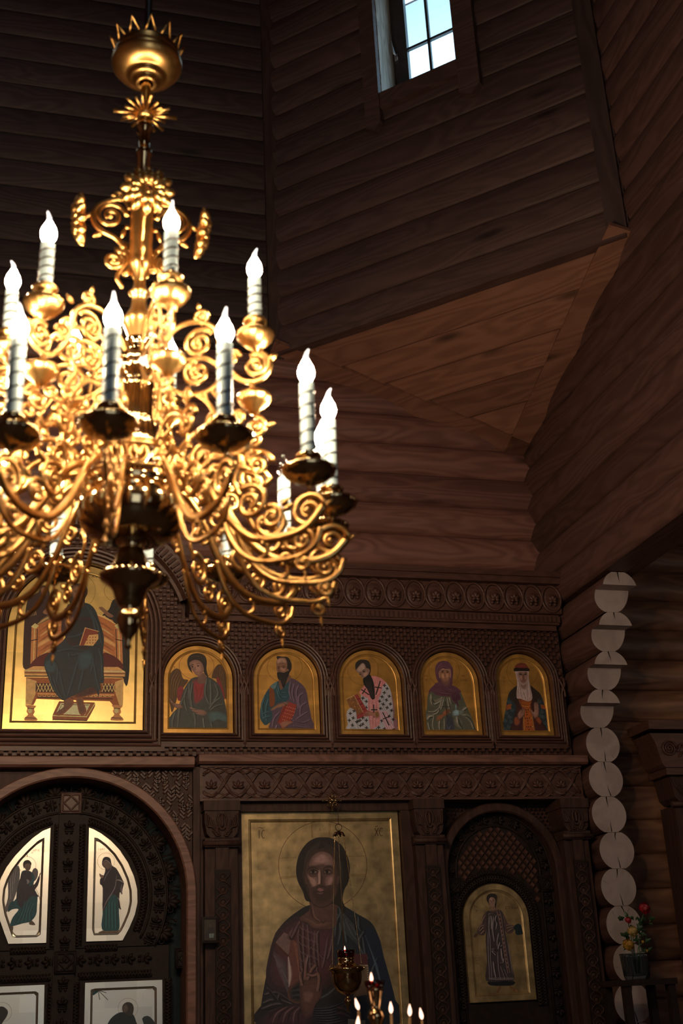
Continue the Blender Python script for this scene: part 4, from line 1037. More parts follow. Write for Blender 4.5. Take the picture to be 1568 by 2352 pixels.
def p_bishop(p):
    p.ring(585, 545, 325, 318, 5, (66, 40, 12))
    p.poly([(300, 1840), (262, 1690), (240, 1560), (235, 1480), (262, 1390), (340, 1340), (430, 1380), (500, 1270), (545, 1100), (510, 1010), (600, 880), (720, 760), (800, 670), (960, 720), (1090, 830), (1170, 980), (1200, 1180), (1240, 1420), (1250, 1640), (1300, 1840)], (142, 142, 152), n=3)
    p.poly([(1180, 980), (1210, 1120), (1250, 1330), (1255, 1560), (1305, 1600), (1310, 1840), (1240, 1840), (1215, 1300)], (118, 84, 94))
    p.poly([(780, 670), (960, 715), (1070, 815), (1015, 860), (980, 960), (920, 1130), (690, 1140), (515, 1045), (520, 990), (600, 880), (700, 780)], (168, 108, 112), n=3)
    for k in range(8): p.line([(800+k*26, 690+k*14), (790+k*20, 850+k*20), (850-k*4, 1130)], 6, (196, 150, 152) if k % 2 else (128, 74, 80))
    for k in range(5): p.line([(590+k*10, 905+k*26), (560+k*30, 960+k*30)], 5, (128, 74, 80))
    p.poly([(690, 1135), (920, 1135), (930, 1400), (950, 1600), (940, 1700), (750, 1820), (720, 1650), (690, 1400)], (166, 110, 116), False)
    for k in range(6): p.line([(705+k*40, 1160), (715+k*38, 1400), (740+k*26, 1800-k*10)], 7, (198, 156, 158) if k % 2 else (120, 70, 76))
    p.poly([(905, 1420), (1090, 1410), (1260, 1780), (1110, 1840), (1080, 1830)], (166, 132, 146), False)
    for k in range(8): p.line([(930+k*20, 1425), (1100+k*20, 1830-k*8)], 5, (100, 74, 84) if k % 2 else (190, 160, 170), False)
    p.poly([(300, 1835), (370, 1720), (470, 1835)], (122, 126, 134)); p.line([(450, 1500), (470, 1700), (500, 1840)], 12, (80, 82, 92)); p.line([(400, 1380), (445, 1450), (450, 1560)], 14, (84, 88, 98)); p.line([(1100, 1180), (1020, 1330), (980, 1390)], 10, (92, 94, 104)); p.line([(1030, 1000), (1010, 1180), (940, 1300)], 10, (104, 106, 116))
    BK = (30, 24, 24)
    for x, y, r in ((1040, 870, .2), (1095, 935, .2), (1035, 1025, .15), (985, 1110, .2), (1140, 1100, .2), (935, 1205, .2), (1080, 1180, .3), (1010, 1270, .3), (1165, 1265, .2), (955, 1360, .3), (1095, 1340, .2), (1190, 1400, .3), (580, 1140, .2), (655, 1210, .2), (650, 1340, .1), (315, 1465, 0), (395, 1410, .2), (295, 1610, .1), (375, 1560, .2), (360, 1710, .1), (450, 1640, .2), (520, 1610, 0), (580, 1555, .2), (655, 1610, .1), (530, 1720, .2), (580, 1690, .2), (660, 1770, .1), (980, 1620, .2), (915, 1760, .1), (1040, 1790, .2), (870, 1810, .2), (1140, 1520, .3), (1225, 1590, .2), (480, 1630, .3)):
        p.cross(x, y, 36, 36, 20, BK, r)
    p.cross(905, 915, 75, 0, 22, BK, .15); p.line([(950, 775), (855, 1070)], 24, BK, False, False); p.line([(545, 955), (715, 1070)], 22, BK, False, False); p.line([(640, 935), (570, 1050)], 22, BK, False, False)
    p.line([(808, 1275), (820, 1550)], 26, BK, False, False); p.line([(750, 1387), (890, 1387)], 24, BK, False, False)
    p.line([(1000, 1440), (1140, 1720)], 24, BK, False, False); p.line([(1005, 1585), (1140, 1530)], 22, BK, False, False); p.line([(1110, 1840), (1260, 1785)], 24, BK, False, False)
    p.poly([(390, 1080), (470, 1050), (690, 1420), (600, 1530), (460, 1590), (450, 1500)], (118, 44, 44), False)
    for k in range(4): p.line([(450+k*50, 1160+k*110), (540+k*46, 1150+k*110)], 12, (50, 18, 18), False)
    p.poly([(232, 1165), (395, 1080), (585, 1435), (450, 1500), (430, 1400), (300, 1330)], (104, 68, 38), False)
    for k in range(26): t = k/25; p.ell(395+190*t, 1080+355*t, 6, 6, (190, 150, 110)); p.ell(235+160*t, 1162-80*t, 5, 5, (190, 150, 110))
    for k in range(12): p.ell(290+(k % 4)*60+(k//4)*30, 1180+(k % 4)*70+(k//4)*-28, 9, 9, (170, 120, 70) if k % 3 else (60, 40, 40))
    p.poly([(600, 1490), (650, 1430), (720, 1415), (840, 1460), (900, 1440), (920, 1530), (860, 1560), (780, 1510), (640, 1525)], (134, 94, 82))
    for k in range(4): p.line([(610+k*10, 1480+k*12), (700+k*8, 1460+k*14)], 6, (70, 44, 38))
    p.poly([(840, 1430), (910, 1420), (925, 1530), (850, 1555)], (104, 78, 40))
    p.poly([(420, 490), (430, 400), (500, 335), (580, 322), (690, 345), (740, 430), (750, 520), (735, 620), (690, 640), (600, 420), (520, 480), (460, 520), (440, 560)], (30, 26, 26), n=3)
    p.poly([(440, 540), (500, 460), (560, 400), (620, 420), (655, 500), (700, 510), (720, 560), (710, 610), (690, 660), (650, 690), (590, 720), (545, 680), (500, 620), (460, 590)], (112, 88, 80), n=3)
    p.poly([(470, 540), (540, 440), (590, 410), (620, 480), (600, 540), (520, 570)], (146, 126, 120)); p.poly([(590, 620), (660, 580), (680, 630), (620, 680)], (140, 110, 100))
    for k in range(3): p.line([(470+k*14, 560-k*38), (540+k*10, 530-k*38), (600, 500-k*30)], 6, (96, 72, 66))
    p.line([(500, 620), (530, 605), (560, 600)], 14, LN); p.line([(570, 580), (600, 548), (640, 545)], 14, LN); p.ell(605, 580, 24, 13, LN); p.ell(525, 635, 20, 11, LN); p.line([(565, 610), (560, 660), (590, 690)], 12, (60, 40, 36)); p.ell(712, 560, 14, 36, (120, 84, 74))
    p.poly([(590, 720), (640, 690), (700, 640), (740, 650), (800, 780), (825, 930), (835, 1130), (790, 1170), (740, 1120), (690, 980), (620, 880), (585, 790)], (20, 17, 18), n=4)
    for k in range(5): p.line([(630+k*24, 760), (680+k*22, 940), (770+k*12, 1130)], 9, (54, 46, 46))
def p_nun(p):
    p.ring(640, 470, 325, 318, 5, (78, 48, 14))
    p.poly([(235, 1765), (225, 1500), (275, 1250), (290, 1050), (330, 930), (500, 900), (700, 950), (940, 900), (1010, 960), (1070, 1100), (1130, 1250), (1230, 1460), (1300, 1680), (1310, 1765)], (66, 68, 58), n=3)
    for a, w in (([(360, 960), (370, 1080), (460, 1140), (560, 1080), (600, 1020)], 60), ([(340, 1040), (400, 1180), (530, 1130), (610, 1040)], 34), ([(600, 1040), (540, 1250), (480, 1370), (300, 1410)], 34), ([(300, 1330), (420, 1340), (540, 1250)], 30), ([(640, 1030), (600, 1200), (560, 1300)], 30), ([(740, 1030), (790, 1130), (830, 1150)], 44), ([(280, 1500), (320, 1440), (420, 1420)], 60), ([(420, 1420), (400, 1600), (420, 1740)], 26), ([(290, 1560), (330, 1680), (370, 1740)], 40), ([(700, 1030), (740, 1200), (800, 1480), (860, 1700)], 34), ([(900, 1430), (930, 1560), (1010, 1680)], 70), ([(1000, 1330), (1080, 1270), (1120, 1240)], 44), ([(1010, 1400), (1110, 1420), (1200, 1520), (1260, 1700)], 46), ([(560, 1450), (540, 1600), (550, 1750)], 36), ([(640, 1470), (650, 1600), (640, 1750)], 22)):
        p.line(a, w, (120, 116, 106)); p.line(a, w*.45, (154, 148, 140)); p.line([(x+w*.55, y+w*.4) for x, y in a], w*.35, (30, 34, 26))
    p.poly([(690, 1400), (790, 1400), (850, 1600), (850, 1760), (680, 1760), (680, 1560)], (46, 48, 60)); p.line([(700, 1620), (740, 1700), (780, 1620)], 14, (86, 90, 110))
    p.poly([(330, 870), (430, 770), (500, 720), (830, 780), (980, 880), (985, 930), (850, 1000), (660, 1010), (480, 980), (370, 910), (315, 960)], (70, 42, 56), n=3)
    p.poly([(810, 960), (940, 940), (990, 1080), (920, 1100), (960, 1230), (880, 1150), (810, 1080)], (58, 34, 46), n=2)
    p.poly([(450, 450), (470, 350), (540, 280), (640, 258), (740, 285), (810, 380), (830, 480), (820, 640), (800, 780), (640, 840), (520, 750), (510, 700), (470, 600)], (72, 44, 58), n=3)
    p.poly([(530, 560), (550, 470), (620, 420), (740, 440), (790, 510), (780, 590), (740, 620), (750, 720), (700, 790), (620, 740), (570, 640)], (92, 64, 54), n=3)
    p.poly([(545, 480), (640, 415), (760, 440), (795, 560), (760, 620), (750, 500), (640, 450), (560, 500), (560, 620), (525, 570)], (146, 112, 92), n=3)
    p.poly([(560, 520), (620, 462), (700, 460), (750, 500), (752, 590), (720, 670), (660, 690), (600, 650), (570, 590)], (122, 86, 68), n=3); p.poly([(590, 540), (640, 545), (640, 620), (600, 610)], (146, 108, 86)); p.poly([(690, 540), (735, 540), (730, 600), (690, 610)], (142, 104, 84))
    p.line([(575, 482), (610, 468), (645, 478)], 12, LN); p.line([(685, 478), (715, 468), (745, 480)], 12, LN); p.ell(610, 497, 24, 11, LN); p.ell(710, 497, 24, 11, LN); p.line([(655, 490), (655, 580), (675, 585)], 11, (62, 38, 28)); p.line([(640, 628), (668, 622), (695, 628)], 12, (88, 40, 34)); p.line([(640, 655), (670, 660), (695, 652)], 7, (80, 52, 42))
    for a in ([(600, 300), (530, 380), (500, 480), (520, 620), (560, 760)], [(560, 330), (640, 400), (740, 420)], [(540, 420), (600, 380), (700, 400)], [(760, 340), (800, 470), (790, 640)], [(520, 760), (640, 860), (860, 920)], [(560, 740), (700, 850), (900, 890)], [(430, 880), (560, 940), (800, 960)], [(760, 660), (770, 740), (820, 850)], [(870, 980), (900, 1060), (940, 1070)]):
        p.line(a, 14, (104, 72, 88)); p.line([(x+8, y+12) for x, y in a], 9, (40, 20, 30))
    p.poly([(480, 1500), (500, 1420), (600, 1390), (640, 1310), (740, 1290), (755, 1330), (720, 1390), (640, 1430), (540, 1525)], (112, 70, 48), n=3)
    for k in range(4): p.line([(690, 1300+k*22), (750, 1305+k*22)], 7, (60, 34, 24), False)
    p.line([(665, 1120), (690, 1300), (705, 1460)], 16, (34, 26, 22), False); p.line([(585, 1228), (780, 1232)], 13, (34, 26, 22), False)
    p.poly([(820, 1350), (860, 1300), (880, 1290), (876, 1210), (888, 1180), (902, 1210), (900, 1290), (960, 1310), (985, 1360), (960, 1400), (850, 1425)], (98, 122, 134), n=3)
    for k in range(4): p.line([(830+k*5, 1330+k*24), (900, 1318+k*26), (970-k*5, 1330+k*22)], 6, (142, 166, 176))
    p.poly([(960, 1310), (1060, 1330), (1000, 1400), (965, 1390)], (86, 96, 92)); p.text('HA', 222, 555, 34, 44, (70, 44, 16), 6); p.text('A', 250, 640, 34, 40, (70, 44, 16), 6); p.text('POY', 1010, 560, 22, 40, (70, 44, 16), 6); p.text('DHNA', 985, 640, 30, 44, (70, 44, 16), 6)
def p_queen(p):
    p.ring(640, 480, 330, 330, 5, (84, 50, 14))
    p.poly([(245, 1780), (235, 1560), (280, 1300), (340, 980), (420, 860), (560, 770), (780, 770), (900, 850), (1030, 980), (1110, 1200), (1200, 1440), (1290, 1740), (1280, 1780)], (30, 40, 46), n=3)
    p.poly([(345, 990), (420, 870), (560, 770), (780, 770), (900, 850), (1030, 980), (1000, 1150), (860, 1330), (820, 1120), (640, 1080), (560, 1330), (500, 1190), (400, 1080)], (34, 26, 22), n=3)
    p.poly([(560, 1100), (840, 1100), (900, 1320), (1010, 1520), (1120, 1780), (450, 1780), (470, 1500), (530, 1300)], (52, 22, 22), n=3)
    p.poly([(580, 1080), (830, 1080), (800, 1200), (840, 1340), (880, 1600), (890, 1780), (670, 1780), (655, 1500), (680, 1400), (600, 1180)], (128, 66, 26), n=3)
    p.line([(605, 1170), (690, 1200), (800, 1195)], 10, (60, 26, 12)); p.line([(612, 1190), (700, 1225), (815, 1215)], 6, (190, 130, 60))
    for r_, xs in ((1295, 715), (1345, 725), (1400, 735), (1475, 745), (1530, 755), (1590, 760), (1655, 770), (1715, 780)):
        p.ell(xs, r_, 13, 13, (30, 18, 16))
        if r_ in (1295, 1475, 1655): p.ell(xs-40, r_, 13, 13, (40, 22, 18)); p.ell(xs+45, r_-4, 13, 13, (40, 22, 18)); p.ell(xs+80, r_-4, 8, 8, (180, 140, 100))
    for k in range(26): p.ell(830+k*2.2, 1300+k*18, 5, 5, (190, 140, 70)); p.ell(660+k*.8, 1440+k*13, 5, 5, (190, 140, 70))
    p.poly([(480, 480), (520, 470), (740, 470), (775, 480), (770, 620), (800, 800), (850, 1040), (770, 1115), (600, 1060), (515, 1030), (530, 700), (500, 560)], (142, 122, 122), n=3)
    for a in ([(520, 500), (540, 640), (560, 760), (530, 1000)], [(560, 690), (590, 850), (620, 1050)], [(750, 500), (755, 640), (740, 860), (700, 1080)], [(770, 640), (790, 820), (820, 1040)], [(640, 880), (680, 1000), (700, 1080)], [(720, 780), (730, 900), (740, 1100)]):
        p.line(a, 16, (96, 76, 80)); p.line([(x-12, y+8) for x, y in a], 8, (174, 156, 158))
    p.poly([(590, 700), (730, 690), (720, 840), (660, 860), (600, 800)], (104, 82, 76))
    p.poly([(540, 520), (620, 490), (735, 510), (748, 600), (730, 700), (660, 755), (600, 720), (560, 620)], (92, 66, 58), n=3); p.poly([(570, 580), (630, 570), (640, 650), (600, 660)], (126, 96, 86)); p.poly([(690, 570), (735, 570), (725, 640), (690, 650)], (120, 92, 82)); p.poly([(590, 505), (690, 505), (680, 530), (600, 530)], (120, 92, 84))
    p.line([(555, 525), (600, 508), (640, 520)], 13, LN); p.line([(680, 520), (710, 508), (740, 522)], 13, LN); p.ell(600, 542, 26, 12, LN); p.ell(705, 542, 24, 12, LN); p.line([(655, 530), (650, 620), (675, 630)], 11, (58, 36, 30)); p.line([(640, 672), (665, 664), (690, 670)], 13, (96, 44, 42))
    p.poly([(480, 400), (510, 340), (580, 305), (660, 305), (730, 345), (755, 410), (620, 420)], (78, 34, 26), n=3)
    for k in range(5): p.ring(540+k*42, 365, 22, 18, 6, (112, 52, 38), n=12)
    p.poly([(455, 440), (480, 405), (620, 412), (760, 410), (790, 450), (770, 478), (620, 475), (470, 478)], (24, 17, 15), n=3)
    for x0, y0, sx in ((305, 1190, 1), (1020, 1180, 1)): p.poly([(x0, y0), (x0+105, y0-25), (x0+90, y0+85), (x0-15, y0+115)] if x0 < 600 else [(x0, y0), (x0+100, y0+20), (x0+115, y0+110), (x0+20, y0+85)], (112, 58, 26), False)
    for x, y in ((360, 1120), (420, 1290), (310, 1350), (370, 1440), (280, 1520), (350, 1650), (400, 1540), (280, 1700), (380, 1750), (1000, 1110), (1060, 1330), (1090, 1440), (1130, 1570), (1180, 1650), (1160, 1750), (1040, 1420)):
        p.ring(x, y, 32, 38, 6, (72, 92, 100), 0, 4.6, 14); p.ring(x+8, y+4, 14, 16, 5, (88, 90, 70), 2, 6, 10)
    p.poly([(540, 1400), (580, 1320), (650, 1270), (680, 1290), (675, 1390), (600, 1470), (560, 1490)], (118, 86, 74)); p.poly([(890, 1320), (885, 1180), (900, 1150), (960, 1165), (980, 1280), (975, 1400), (930, 1470), (880, 1440), (790, 1290), (860, 1370)], (126, 96, 86), n=3)
    for k in range(3): p.line([(905+k*20, 1300), (905+k*20, 1165+k*4)], 6, (64, 42, 36), False)
    for k in range(3): p.line([(600, 1310+k*28), (660, 1300+k*30)], 7, (64, 42, 36), False)
    p.poly([(470, 1480), (530, 1450), (590, 1550), (520, 1630), (470, 1580)], (108, 56, 32)); p.poly([(920, 1490), (980, 1450), (1040, 1540), (1000, 1600)], (108, 56, 32))
    p.line([(490, 1232), (750, 1240)], 9, (40, 26, 20), False); p.line([(600, 1090), (625, 1260), (640, 1330)], 9, (40, 26, 20), False); p.text('HA', 205, 585, 30, 50, (80, 48, 16), 6); p.text('A', 240, 670, 26, 50, (80, 48, 16), 6)

rowicon(0, 'arched gold icon of a winged curly-haired figure in grey cloak over red', p_angel, (340, 1430, 3.7333), 1.8)
rowicon(1, 'arched gold icon of a bald bearded person in blue and purple holding a red book', p_book_elder, (340, 1430, 3.7333), 1.8)
rowicon(2, 'arched gold icon of a stooping long-bearded person in white robe with black crosses', p_bishop, (770, 1480, 9.2235), 2.1)
rowicon(3, 'arched gold icon of a person in purple headscarf and grey-green cloak holding a cross', p_nun, (950, 1490, 9.2235), 2.2)
rowicon(4, 'arched gold icon of a person in fur-banded red cap and white veil, raised palm', p_queen, (1130, 1490, 9.2235), 2.4)

# ---- the throne icon under the great arch
def p_throne(p):
    WD, WL, WK = (120, 66, 36), (214, 168, 112), (52, 22, 16)
    p.ring(505, 300, 108, 112, 2, (110, 76, 26)); p.ring(275, 285, 62, 60, 2, (110, 76, 26)); p.ring(740, 300, 70, 66, 2, (110, 76, 26))
    p.poly([(150, 795), (148, 700), (155, 520), (170, 390), (190, 340), (245, 310), (262, 270), (300, 270), (318, 310), (320, 420), (310, 600), (280, 740), (200, 800)], (42, 22, 22), n=3)
    p.poly([(832, 815), (832, 640), (825, 480), (812, 380), (770, 350), (725, 360), (700, 420), (655, 460), (690, 480), (745, 700), (775, 810), (812, 915)], (22, 20, 20), n=3)
    p.poly([(262, 285), (285, 278), (305, 300), (300, 325), (275, 330)], (130, 90, 62)); p.poly([(635, 408), (660, 405), (700, 440), (730, 462), (700, 470), (655, 430)], (112, 80, 62)); p.poly([(275, 440), (300, 410), (322, 400), (310, 450)], (120, 82, 60))
    for k in range(6): p.line([(178+k*10, 425), (182+k*10, 470-k*3)], 4, (150, 120, 84), False)
    for s in (-1, 1):
        X = (lambda x: x) if s < 0 else (lambda x: 985-x)
        p.poly([(X(240), 520), (X(300), 480), (X(390), 450), (X(410), 560), (X(390), 680), (X(300), 760), (X(245), 780)], (160, 98, 54), n=2)
        for k in range(7): p.line([(X(255), 560+k*32), (X(320), 515+k*33), (X(400), 480+k*33)], 7, WL if k % 2 else (104, 52, 30))
        p.poly([(X(245), 640), (X(330), 590), (X(400), 575), (X(400), 595), (X(330), 610), (X(245), 662)], (196, 146, 94)); p.line([(X(240), 515), (X(310), 472), (X(400), 440)], 12, (206, 158, 104))
        p.poly([(X(203), 530), (X(245), 530), (X(240), 760), (X(195), 770)], (170, 112, 66), False); p.poly([(X(200), 530), (X(225), 508), (X(250), 525), (X(228), 545)], (220, 178, 124), False)
        p.line([(X(222), 545), (X(216), 760)], 6, WL, False); p.line([(X(240), 545), (X(234), 760)], 6, WK, False); p.line([(X(200), 620), (X(244), 612)], 6, WK, False)
        p.poly([(X(195), 800), (X(230), 735), (X(320), 700), (X(330), 810)], (76, 20, 20))
    p.poly([(155, 812), (215, 785), (760, 790), (805, 820), (803, 858), (158, 852)], (196, 146, 92), False); p.line([(158, 826), (803, 832)], 9, (118, 68, 36), False); p.line([(158, 848), (803, 855)], 7, WK, False); p.line([(160, 812), (800, 820)], 5, (240, 206, 150), False)
    p.poly([(168, 856), (795, 862), (790, 1045), (735, 1045), (705, 1010), (235, 995), (215, 1035), (165, 1030)], (136, 76, 40), False)
    p.poly([(170, 860), (235, 880), (230, 960), (200, 1034), (166, 1030)], (200, 152, 98), False); p.poly([(795, 866), (740, 885), (742, 960), (770, 1044), (790, 1044)], (200, 152, 98), False)
    p.poly([(230, 893), (735, 900), (732, 958), (228, 950)], (54, 24, 18), False)
    for k in range(24):
        x = 236+k*21; p.line([(x, 896), (x+22, 950)], 4, WL, False); p.line([(x+22, 896), (x, 950)], 4, WL, False)
    p.line([(240, 962), (735, 970)], 10, (188, 136, 84), False); p.line([(240, 985), (725, 995)], 8, (64, 28, 18), False)
    for k in range(16): p.ring(255+k*30, 972, 10, 8, 3, (226, 184, 126), 0, PI, 8)
    for cx in (197, 752):
        p.poly([(cx-36, 1034), (cx+36, 1040), (cx+20, 1058), (cx+28, 1078), (cx+16, 1098), (cx+38, 1118), (cx+38, 1134), (cx-38, 1132), (cx-36, 1114), (cx-16, 1096), (cx-28, 1074), (cx-18, 1054)], (176, 122, 76), n=2); p.ell(cx-4, 1072, 14, 15, (220, 178, 124)); p.line([(cx-36, 1116), (cx+36, 1120)], 4, WK, False); p.line([(cx-22, 1054), (cx+22, 1058)], 4, WK, False)
    p.poly([(337, 1100), (380, 1010), (608, 1018), (612, 1040), (560, 1136), (337, 1130)], (132, 76, 44), False); p.poly([(358, 1092), (390, 1022), (580, 1028), (545, 1100)], (236, 206, 150), False); p.line([(370, 1085), (398, 1030), (570, 1035)], 4, WK, False, False); p.line([(338, 1102), (556, 1110), (610, 1024)], 6, (226, 184, 126), False, False); p.line([(338, 1128), (560, 1134)], 6, WK, False)
    p.poly([(410, 1000), (440, 990), (470, 1020), (440, 1060), (395, 1095), (360, 1092), (375, 1072), (410, 1045)], (96, 66, 54), n=3); p.poly([(490, 985), (525, 985), (540, 1030), (552, 1070), (535, 1094), (512, 1085), (500, 1040)], (92, 62, 52), n=3)
    p.poly([(470, 960), (550, 930), (640, 900), (640, 950), (560, 975), (490, 990)], (58, 30, 30))
    p.poly([(282, 770), (300, 720), (360, 660), (420, 600), (440, 480), (430, 400), (470, 380), (560, 380), (610, 420), (640, 500), (668, 600), (662, 700), (665, 800), (668, 890), (640, 900), (635, 980), (600, 920), (520, 950), (440, 990), (400, 1003), (350, 950), (310, 860)], (26, 36, 44), n=3)
    p.poly([(405, 440), (450, 395), (520, 400), (480, 500), (440, 560), (395, 580)], (48, 22, 24), n=3)
    p.poly([(430, 530), (470, 490), (560, 480), (600, 520), (560, 660), (460, 640), (430, 600)], (20, 26, 32), n=3)
    for a in ([(560, 400), (600, 480), (620, 600)], [(580, 420), (630, 520), (650, 640)], [(430, 600), (500, 590), (580, 540)], [(300, 760), (340, 740), (370, 800), (360, 900)], [(330, 700), (440, 680), (560, 690)], [(380, 820), (400, 900), (420, 990)], [(500, 740), (470, 860), (430, 980)], [(520, 720), (570, 690), (600, 730), (580, 830)], [(600, 760), (620, 860), (640, 940)], [(540, 780), (520, 880), (500, 950)], [(340, 860), (370, 940), (400, 990)], [(440, 700), (450, 720), (520, 700)], [(620, 640), (650, 720), (655, 860)], [(310, 800), (330, 880), (360, 950)], [(460, 660), (600, 650), (650, 680)]):
        p.line(a, 10, (46, 66, 78)); p.line([(x+8, y+4) for x, y in a], 6, (10, 14, 20))
    p.poly([(505, 720), (545, 695), (590, 705), (590, 760), (550, 800), (515, 800)], (40, 62, 74)); p.poly([(290, 770), (320, 745), (355, 770), (345, 820), (305, 820)], (40, 62, 74))
    p.poly([(508, 655), (545, 536), (634, 560), (600, 650)], (112, 50, 34), False); p.poly([(540, 652), (572, 585), (632, 580), (632, 610), (598, 655)], (204, 150, 98), False); p.line([(548, 540), (512, 650)], 5, (206, 150, 100), False); p.line([(545, 538), (634, 562)], 4, (206, 150, 100), False)
    for k in range(12): p.ell(560+(k % 4)*18, 600+(k//4)*18, 4, 4, (130, 60, 30))
    p.poly([(425, 540), (418, 500), (432, 475), (445, 500), (455, 470), (472, 478), (470, 520), (450, 555), (430, 555)], (128, 88, 66), n=3); p.line([(440, 475), (446, 510)], 4, (70, 42, 30), False); p.line([(460, 472), (456, 512)], 4, (70, 42, 30), False)
    p.poly([(440, 345), (448, 285), (480, 258), (530, 255), (560, 280), (562, 320), (545, 355), (545, 400), (520, 380), (470, 385), (450, 380)], (34, 24, 20), n=3)
    p.poly([(470, 380), (480, 355), (530, 360), (535, 400), (500, 410), (470, 400)], (92, 64, 50)); p.poly([(462, 290), (490, 270), (525, 278), (538, 310), (532, 350), (505, 370), (482, 362), (468, 330)], (120, 86, 66), n=3); p.poly([(480, 340), (530, 338), (522, 366), (505, 374), (488, 366)], (52, 34, 26))
    p.line([(472, 305), (485, 300), (495, 305)], 5, LN); p.line([(508, 305), (518, 300), (530, 304)], 5, LN); p.line([(503, 305), (501, 330), (508, 332)], 4, (64, 40, 30)); p.line([(494, 345), (505, 344), (516, 344)], 4, (90, 40, 34)); p.ell(486, 309, 5, 3, LN); p.ell(518, 309, 5, 3, LN)
    p.text('IC', 400, 190, 16, 24, (80, 50, 16), 4); p.text('XC', 590, 190, 16, 24, (80, 50, 16), 4)
pt = Paint((0, 1250, 2.8), YI+.0075, 1.7); p_throne(pt)
icon('throne_icon', 'large arched gold icon of a bearded robed figure on a throne with attendants', arch(AX, THR['zb'], ZSt, HWt, 40), YI, GOLD_T, pt, rim=.04, depth=.008, bev=.012)

# ---- the large icon beside the doors
YK = 6.83
tl = XZ(553.4, 1866, YK); tr = XZ(912.6, 1861.6, YK); zbk = EYE-.42
ztk = (tl[1]+tr[1])/2
p = Paint((440, 1720, 3.01538), YK+.0095, 2.7)
def p_big(p):
    SK, SKL = (64, 47, 44), (104, 82, 78)
    p.ring(907, 808, 306, 306, 3.5, (62, 40, 16))
    for a, b in (((612, 757), (725, 752)), ((615, 888), (725, 880)), ((618, 896), (725, 888)), ((1085, 745), (1195, 742)), ((1095, 870), (1205, 872)), ((1095, 878), (1208, 882)), ((833, 515), (838, 618)), ((828, 513), (833, 618)), ((952, 515), (950, 618)), ((960, 515), (957, 618))): p.line([a, b], 2.5, (92, 64, 30), False, False)
    p.text('W', 650, 812, 18, 20, (92, 64, 30), 2.5); p.text('O', 880, 552, 14, 16, (92, 64, 30), 2.5); p.text('H', 1120, 800, 16, 20, (92, 64, 30), 2.5)
    p.text('IC', 456, 562, 22, 58, (54, 32, 14), 5, .25); p.line([(452, 548), (470, 544), (490, 550), (508, 542)], 4, (54, 32, 14)); p.text('XC', 1268, 548, 24, 56, (54, 32, 14), 5, .25); p.line([(1268, 540), (1290, 534)], 4, (54, 32, 14), False)
    # cloak and tunic
    p.poly([(470, 1906), (480, 1780), (510, 1600), (550, 1420), (580, 1290), (640, 1200), (740, 1120), (820, 1080), (1000, 1050), (1060, 1090), (1150, 1145), (1240, 1200), (1290, 1290), (1330, 1440), (1370, 1580), (1410, 1740), (1435, 1906)], (26, 25, 30), n=3)
    p.poly([(740, 1185), (800, 1210), (850, 1245), (985, 1240), (990, 1400), (980, 1560), (880, 1650), (760, 1640), (690, 1660), (580, 1640), (540, 1560), (560, 1420), (600, 1290), (660, 1230)], (58, 34, 40), n=3)
    p.poly([(1005, 1060), (1060, 1090), (1150, 1145), (1240, 1200), (1290, 1290), (1330, 1440), (1370, 1580), (1410, 1740), (1435, 1906), (1150, 1906), (1110, 1640), (1000, 1560), (985, 1240)], (22, 28, 34), n=3)
    p.poly([(1200, 1240), (1290, 1290), (1330, 1440), (1370, 1580), (1410, 1740), (1432, 1900), (1330, 1780), (1230, 1560), (1190, 1380)], (18, 26, 42), n=3)
    p.poly([(690, 1310), (740, 1350), (745, 1560), (740, 1640), (700, 1660), (680, 1640), (672, 1420)], (74, 46, 42), False)
    p.poly([(580, 1340), (640, 1270), (690, 1300), (672, 1420), (665, 1430)], (84, 66, 66), False); p.line([(575, 1345), (665, 1435)], 14, (52, 32, 26), False)
    GR1, GR2, DK = (80, 69, 72), (58, 56, 62), (16, 13, 16)
    tun = [([(745, 1190), (740, 1300), (760, 1480), (765, 1580)], 14), ([(770, 1205), (772, 1350), (780, 1500)], 10), ([(800, 1215), (815, 1400), (820, 1560)], 12), ([(850, 1260), (850, 1420), (870, 1560)], 12), ([(880, 1260), (868, 1300), (880, 1500)], 10), ([(700, 1240), (680, 1290), (720, 1240)], 10), ([(660, 1290), (690, 1310), (740, 1200)], 12), ([(980, 1250), (960, 1380), (930, 1460), (880, 1420)], 9), ([(940, 1300), (920, 1440), (900, 1520)], 8)]
    for a, w in tun: p.line(a, w, GR1); p.line([(x+11, y+5) for x, y in a], w*.8, DK)
    for k in range(16): p.line([(700+k*3, 1330+k*14), (735+k*.5, 1360+k*14)], 3, (104, 70, 58))
    for k in range(26): p.line([(745+(k % 5)*26, 1230+k*11), (770+(k % 5)*26, 1255+k*11)], 2.5, (92, 72, 74), False)
    for k in range(18): p.line([(565+k*5, 1400+k*4), (610+k*3, 1560+k*7), (668, 1640)], 3, (78, 78, 84))
    p.line([(668, 1440), (680, 1560), (672, 1650)], 14, (150, 140, 142)); p.line([(675, 1650), (640, 1560), (560, 1420)], 5, (84, 82, 86))
    p.poly([(690, 1650), (760, 1600), (800, 1640), (830, 1720), (760, 1760), (690, 1740), (670, 1690)], (24, 28, 30)); 
    for k in range(5): p.line([(690, 1665+k*16), (740, 1650+k*18), (790, 1670+k*18)], 6, (52, 58, 60) if k % 2 else (12, 12, 14))
    for a in ([(500, 1700), (580, 1690), (680, 1745)], [(490, 1760), (560, 1740), (690, 1760)], [(480, 1800), (580, 1770), (700, 1770)], [(520, 1650), (570, 1720), (600, 1740)], [(600, 1700), (610, 1740), (690, 1765)], [(490, 1880), (560, 1820), (680, 1780)], [(520, 1900), (570, 1840), (650, 1800)]):
        p.line(a, 13, (76, 69, 73)); p.line([(x+6, y+11) for x, y in a], 10, DK)
